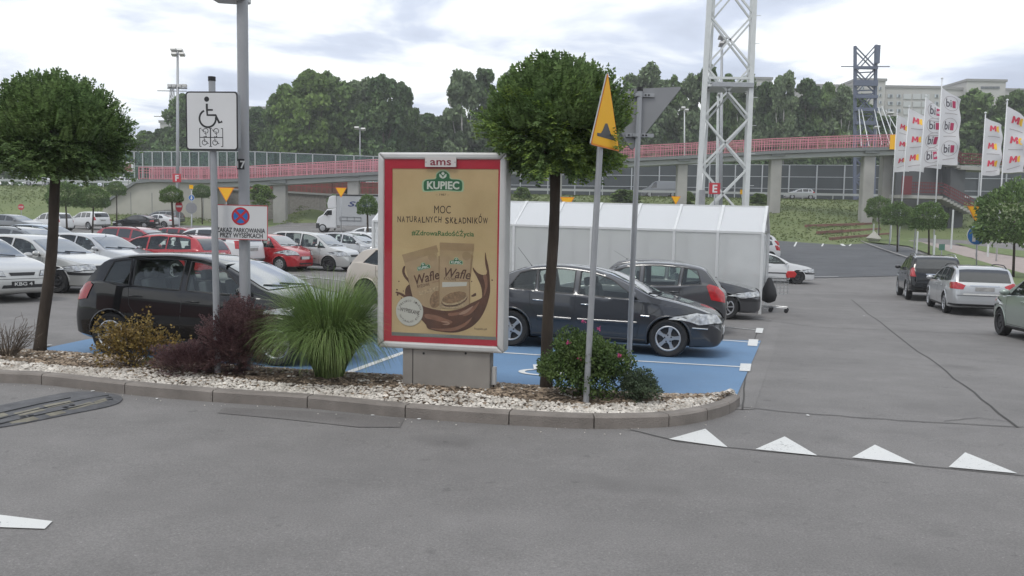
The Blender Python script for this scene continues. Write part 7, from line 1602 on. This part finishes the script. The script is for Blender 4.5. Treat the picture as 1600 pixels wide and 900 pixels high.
q = MB(); [q.bar((tx(534), -1.17, tzz(y_)), (tx(566), -1.17, tzz(y_)), .05) for y_ in (338.5, 344)]; [q.bar((tx(x_), -1.17, tzz(338)), (tx(x_), -1.17, tzz(345)), .05) for x_ in (534, 545, 556, 566)]; q.obj('side_rail', M['galv_dark'], TK, kind='stuff'); q = MB(); q.box((tx(575), 0, .75), (5.4, 2.0, .25)); q.obj('chassis', M['trim_black'], TK); q = MB(); q.box((tx(499)+.05, 0, .55), (.3, 2.0, .45)); q.obj('bumper', M['trim_black'], TK)
tmq, rmq, hmq = wheel_meshes(.36, .22, 'cap')
for x in (tx(507), tx(596)):
    for sg in (-1, 1):
        e = bpy.data.objects.new('wheel', tmq); COL.objects.link(e); e.parent = TK; e.location = (x, sg*.92, .36); e.rotation_euler = (0,0,0 if sg < 0 else math.pi)
        c_ = bpy.data.objects.new('rim', rmq); COL.objects.link(c_); c_.parent = e
q = MB(); q.box((tx(514), -1.12, tzz(334)), (.12, .2, .35)); q.obj('mirror', M['trim_black'], TK)
def hcar(label, x, Y, sp, pm, yaw=0, z=HW+.1): car(sp, label, 'car', 'c', 0, 0, yaw, pm, name='highway_car', group='vehicles on the highway', fine=False, style='cap', ground=Vector((wx(x, Y), Y, z)))
VAN = dict(L=5.2, W=1.95, axf=.95, axr=4.2, r=.33, sill=.3, bot=bott(5.2), plan=plan(5.2, .8, .5), tumble=.12, top=[(0,.6),(.03,.8),(.1,.95),(.3,1.08),(.7,1.25),(.95,1.42),(1.5,1.95),(1.8,2.12),(2.3,2.2),(4.6,2.2),(5.05,2.15),(5.15,1.9),(5.2,.6)], belt=[(0,.5),(.4,.95),(1.0,1.15),(2,1.2),(4.8,1.22),(5.1,1.2),(5.2,.5)], win=[(1.15,1.6,2.0,2.0)], ws=(.96,1.6), rw=None, mirror=(1.3,1.25))
hcar('white panel van on the highway under the footbridge', 580, 118, VAN, 'paint_white_car', 180); hcar('dark grey van on the highway behind the shelter', 1030, 119, VAN, 'paint_mid_grey', 180); hcar('small silver car on the highway between the right piers', 1247, 118, CORSA, 'paint_silver', 180)
hcar('white car on the highway at far left', 66, 118, GOLF, 'paint_white_car', 0); hcar('white car on the highway behind the castle sign', 203, 118, GOLF, 'paint_white_car', 0); hcar('yellow car on the highway behind the letter F sign', 290, 118, GOLF, 'paint_yellow' if 'paint_yellow' in MATS else 'sign_yellow', 0)
hcar('white car on the highway behind the pink ramp railing', 322, 119, COUPE, 'paint_white_car', 0)
# ------------------------------------------------------------------ the shopping centre behind the camera (seen only in reflections)
mat('mall', (.30,.10,.09), .8, var=.08, scale=.3); mat('mall_glass', (.05,.06,.07), .1)
SC = thing('shopping_centre', 'long low red shopping centre facing the car park from behind the viewer', 'building', (0, -26, 0)); q = MB(); q.box((0, -8, 4), (150, 16, 8)); q.obj('wall', M['mall'], SC); q = MB(); q.box((0, .3, 1.8), (60, .4, 3.2)); q.obj('glazed_front', M['mall_glass'], SC); q = MB(); q.box((0, .6, 7.6), (150, .5, .7)); q.obj('parapet', M['flats'], SC)

# ------------------------------------------------------------------ haze
b = MB(); b.box((0, 1300, 19), (3100, 3500, 44)); hz = b.obj('haze', [], kind='stuff'); m = bpy.data.materials.new('haze_air'); m.use_nodes = True; m.node_tree.nodes.clear()
o_ = m.node_tree.nodes.new('ShaderNodeOutputMaterial'); v_ = m.node_tree.nodes.new('ShaderNodeVolumePrincipled'); v_.inputs['Density'].default_value = .0007; v_.inputs['Color'].default_value = (.96,.97,.98,1); m.node_tree.links.new(v_.outputs[0], o_.inputs['Volume']); hz.data.materials.append(m)
tag(hz, 'thin pale haze softening the distant wood and flats', 'haze')
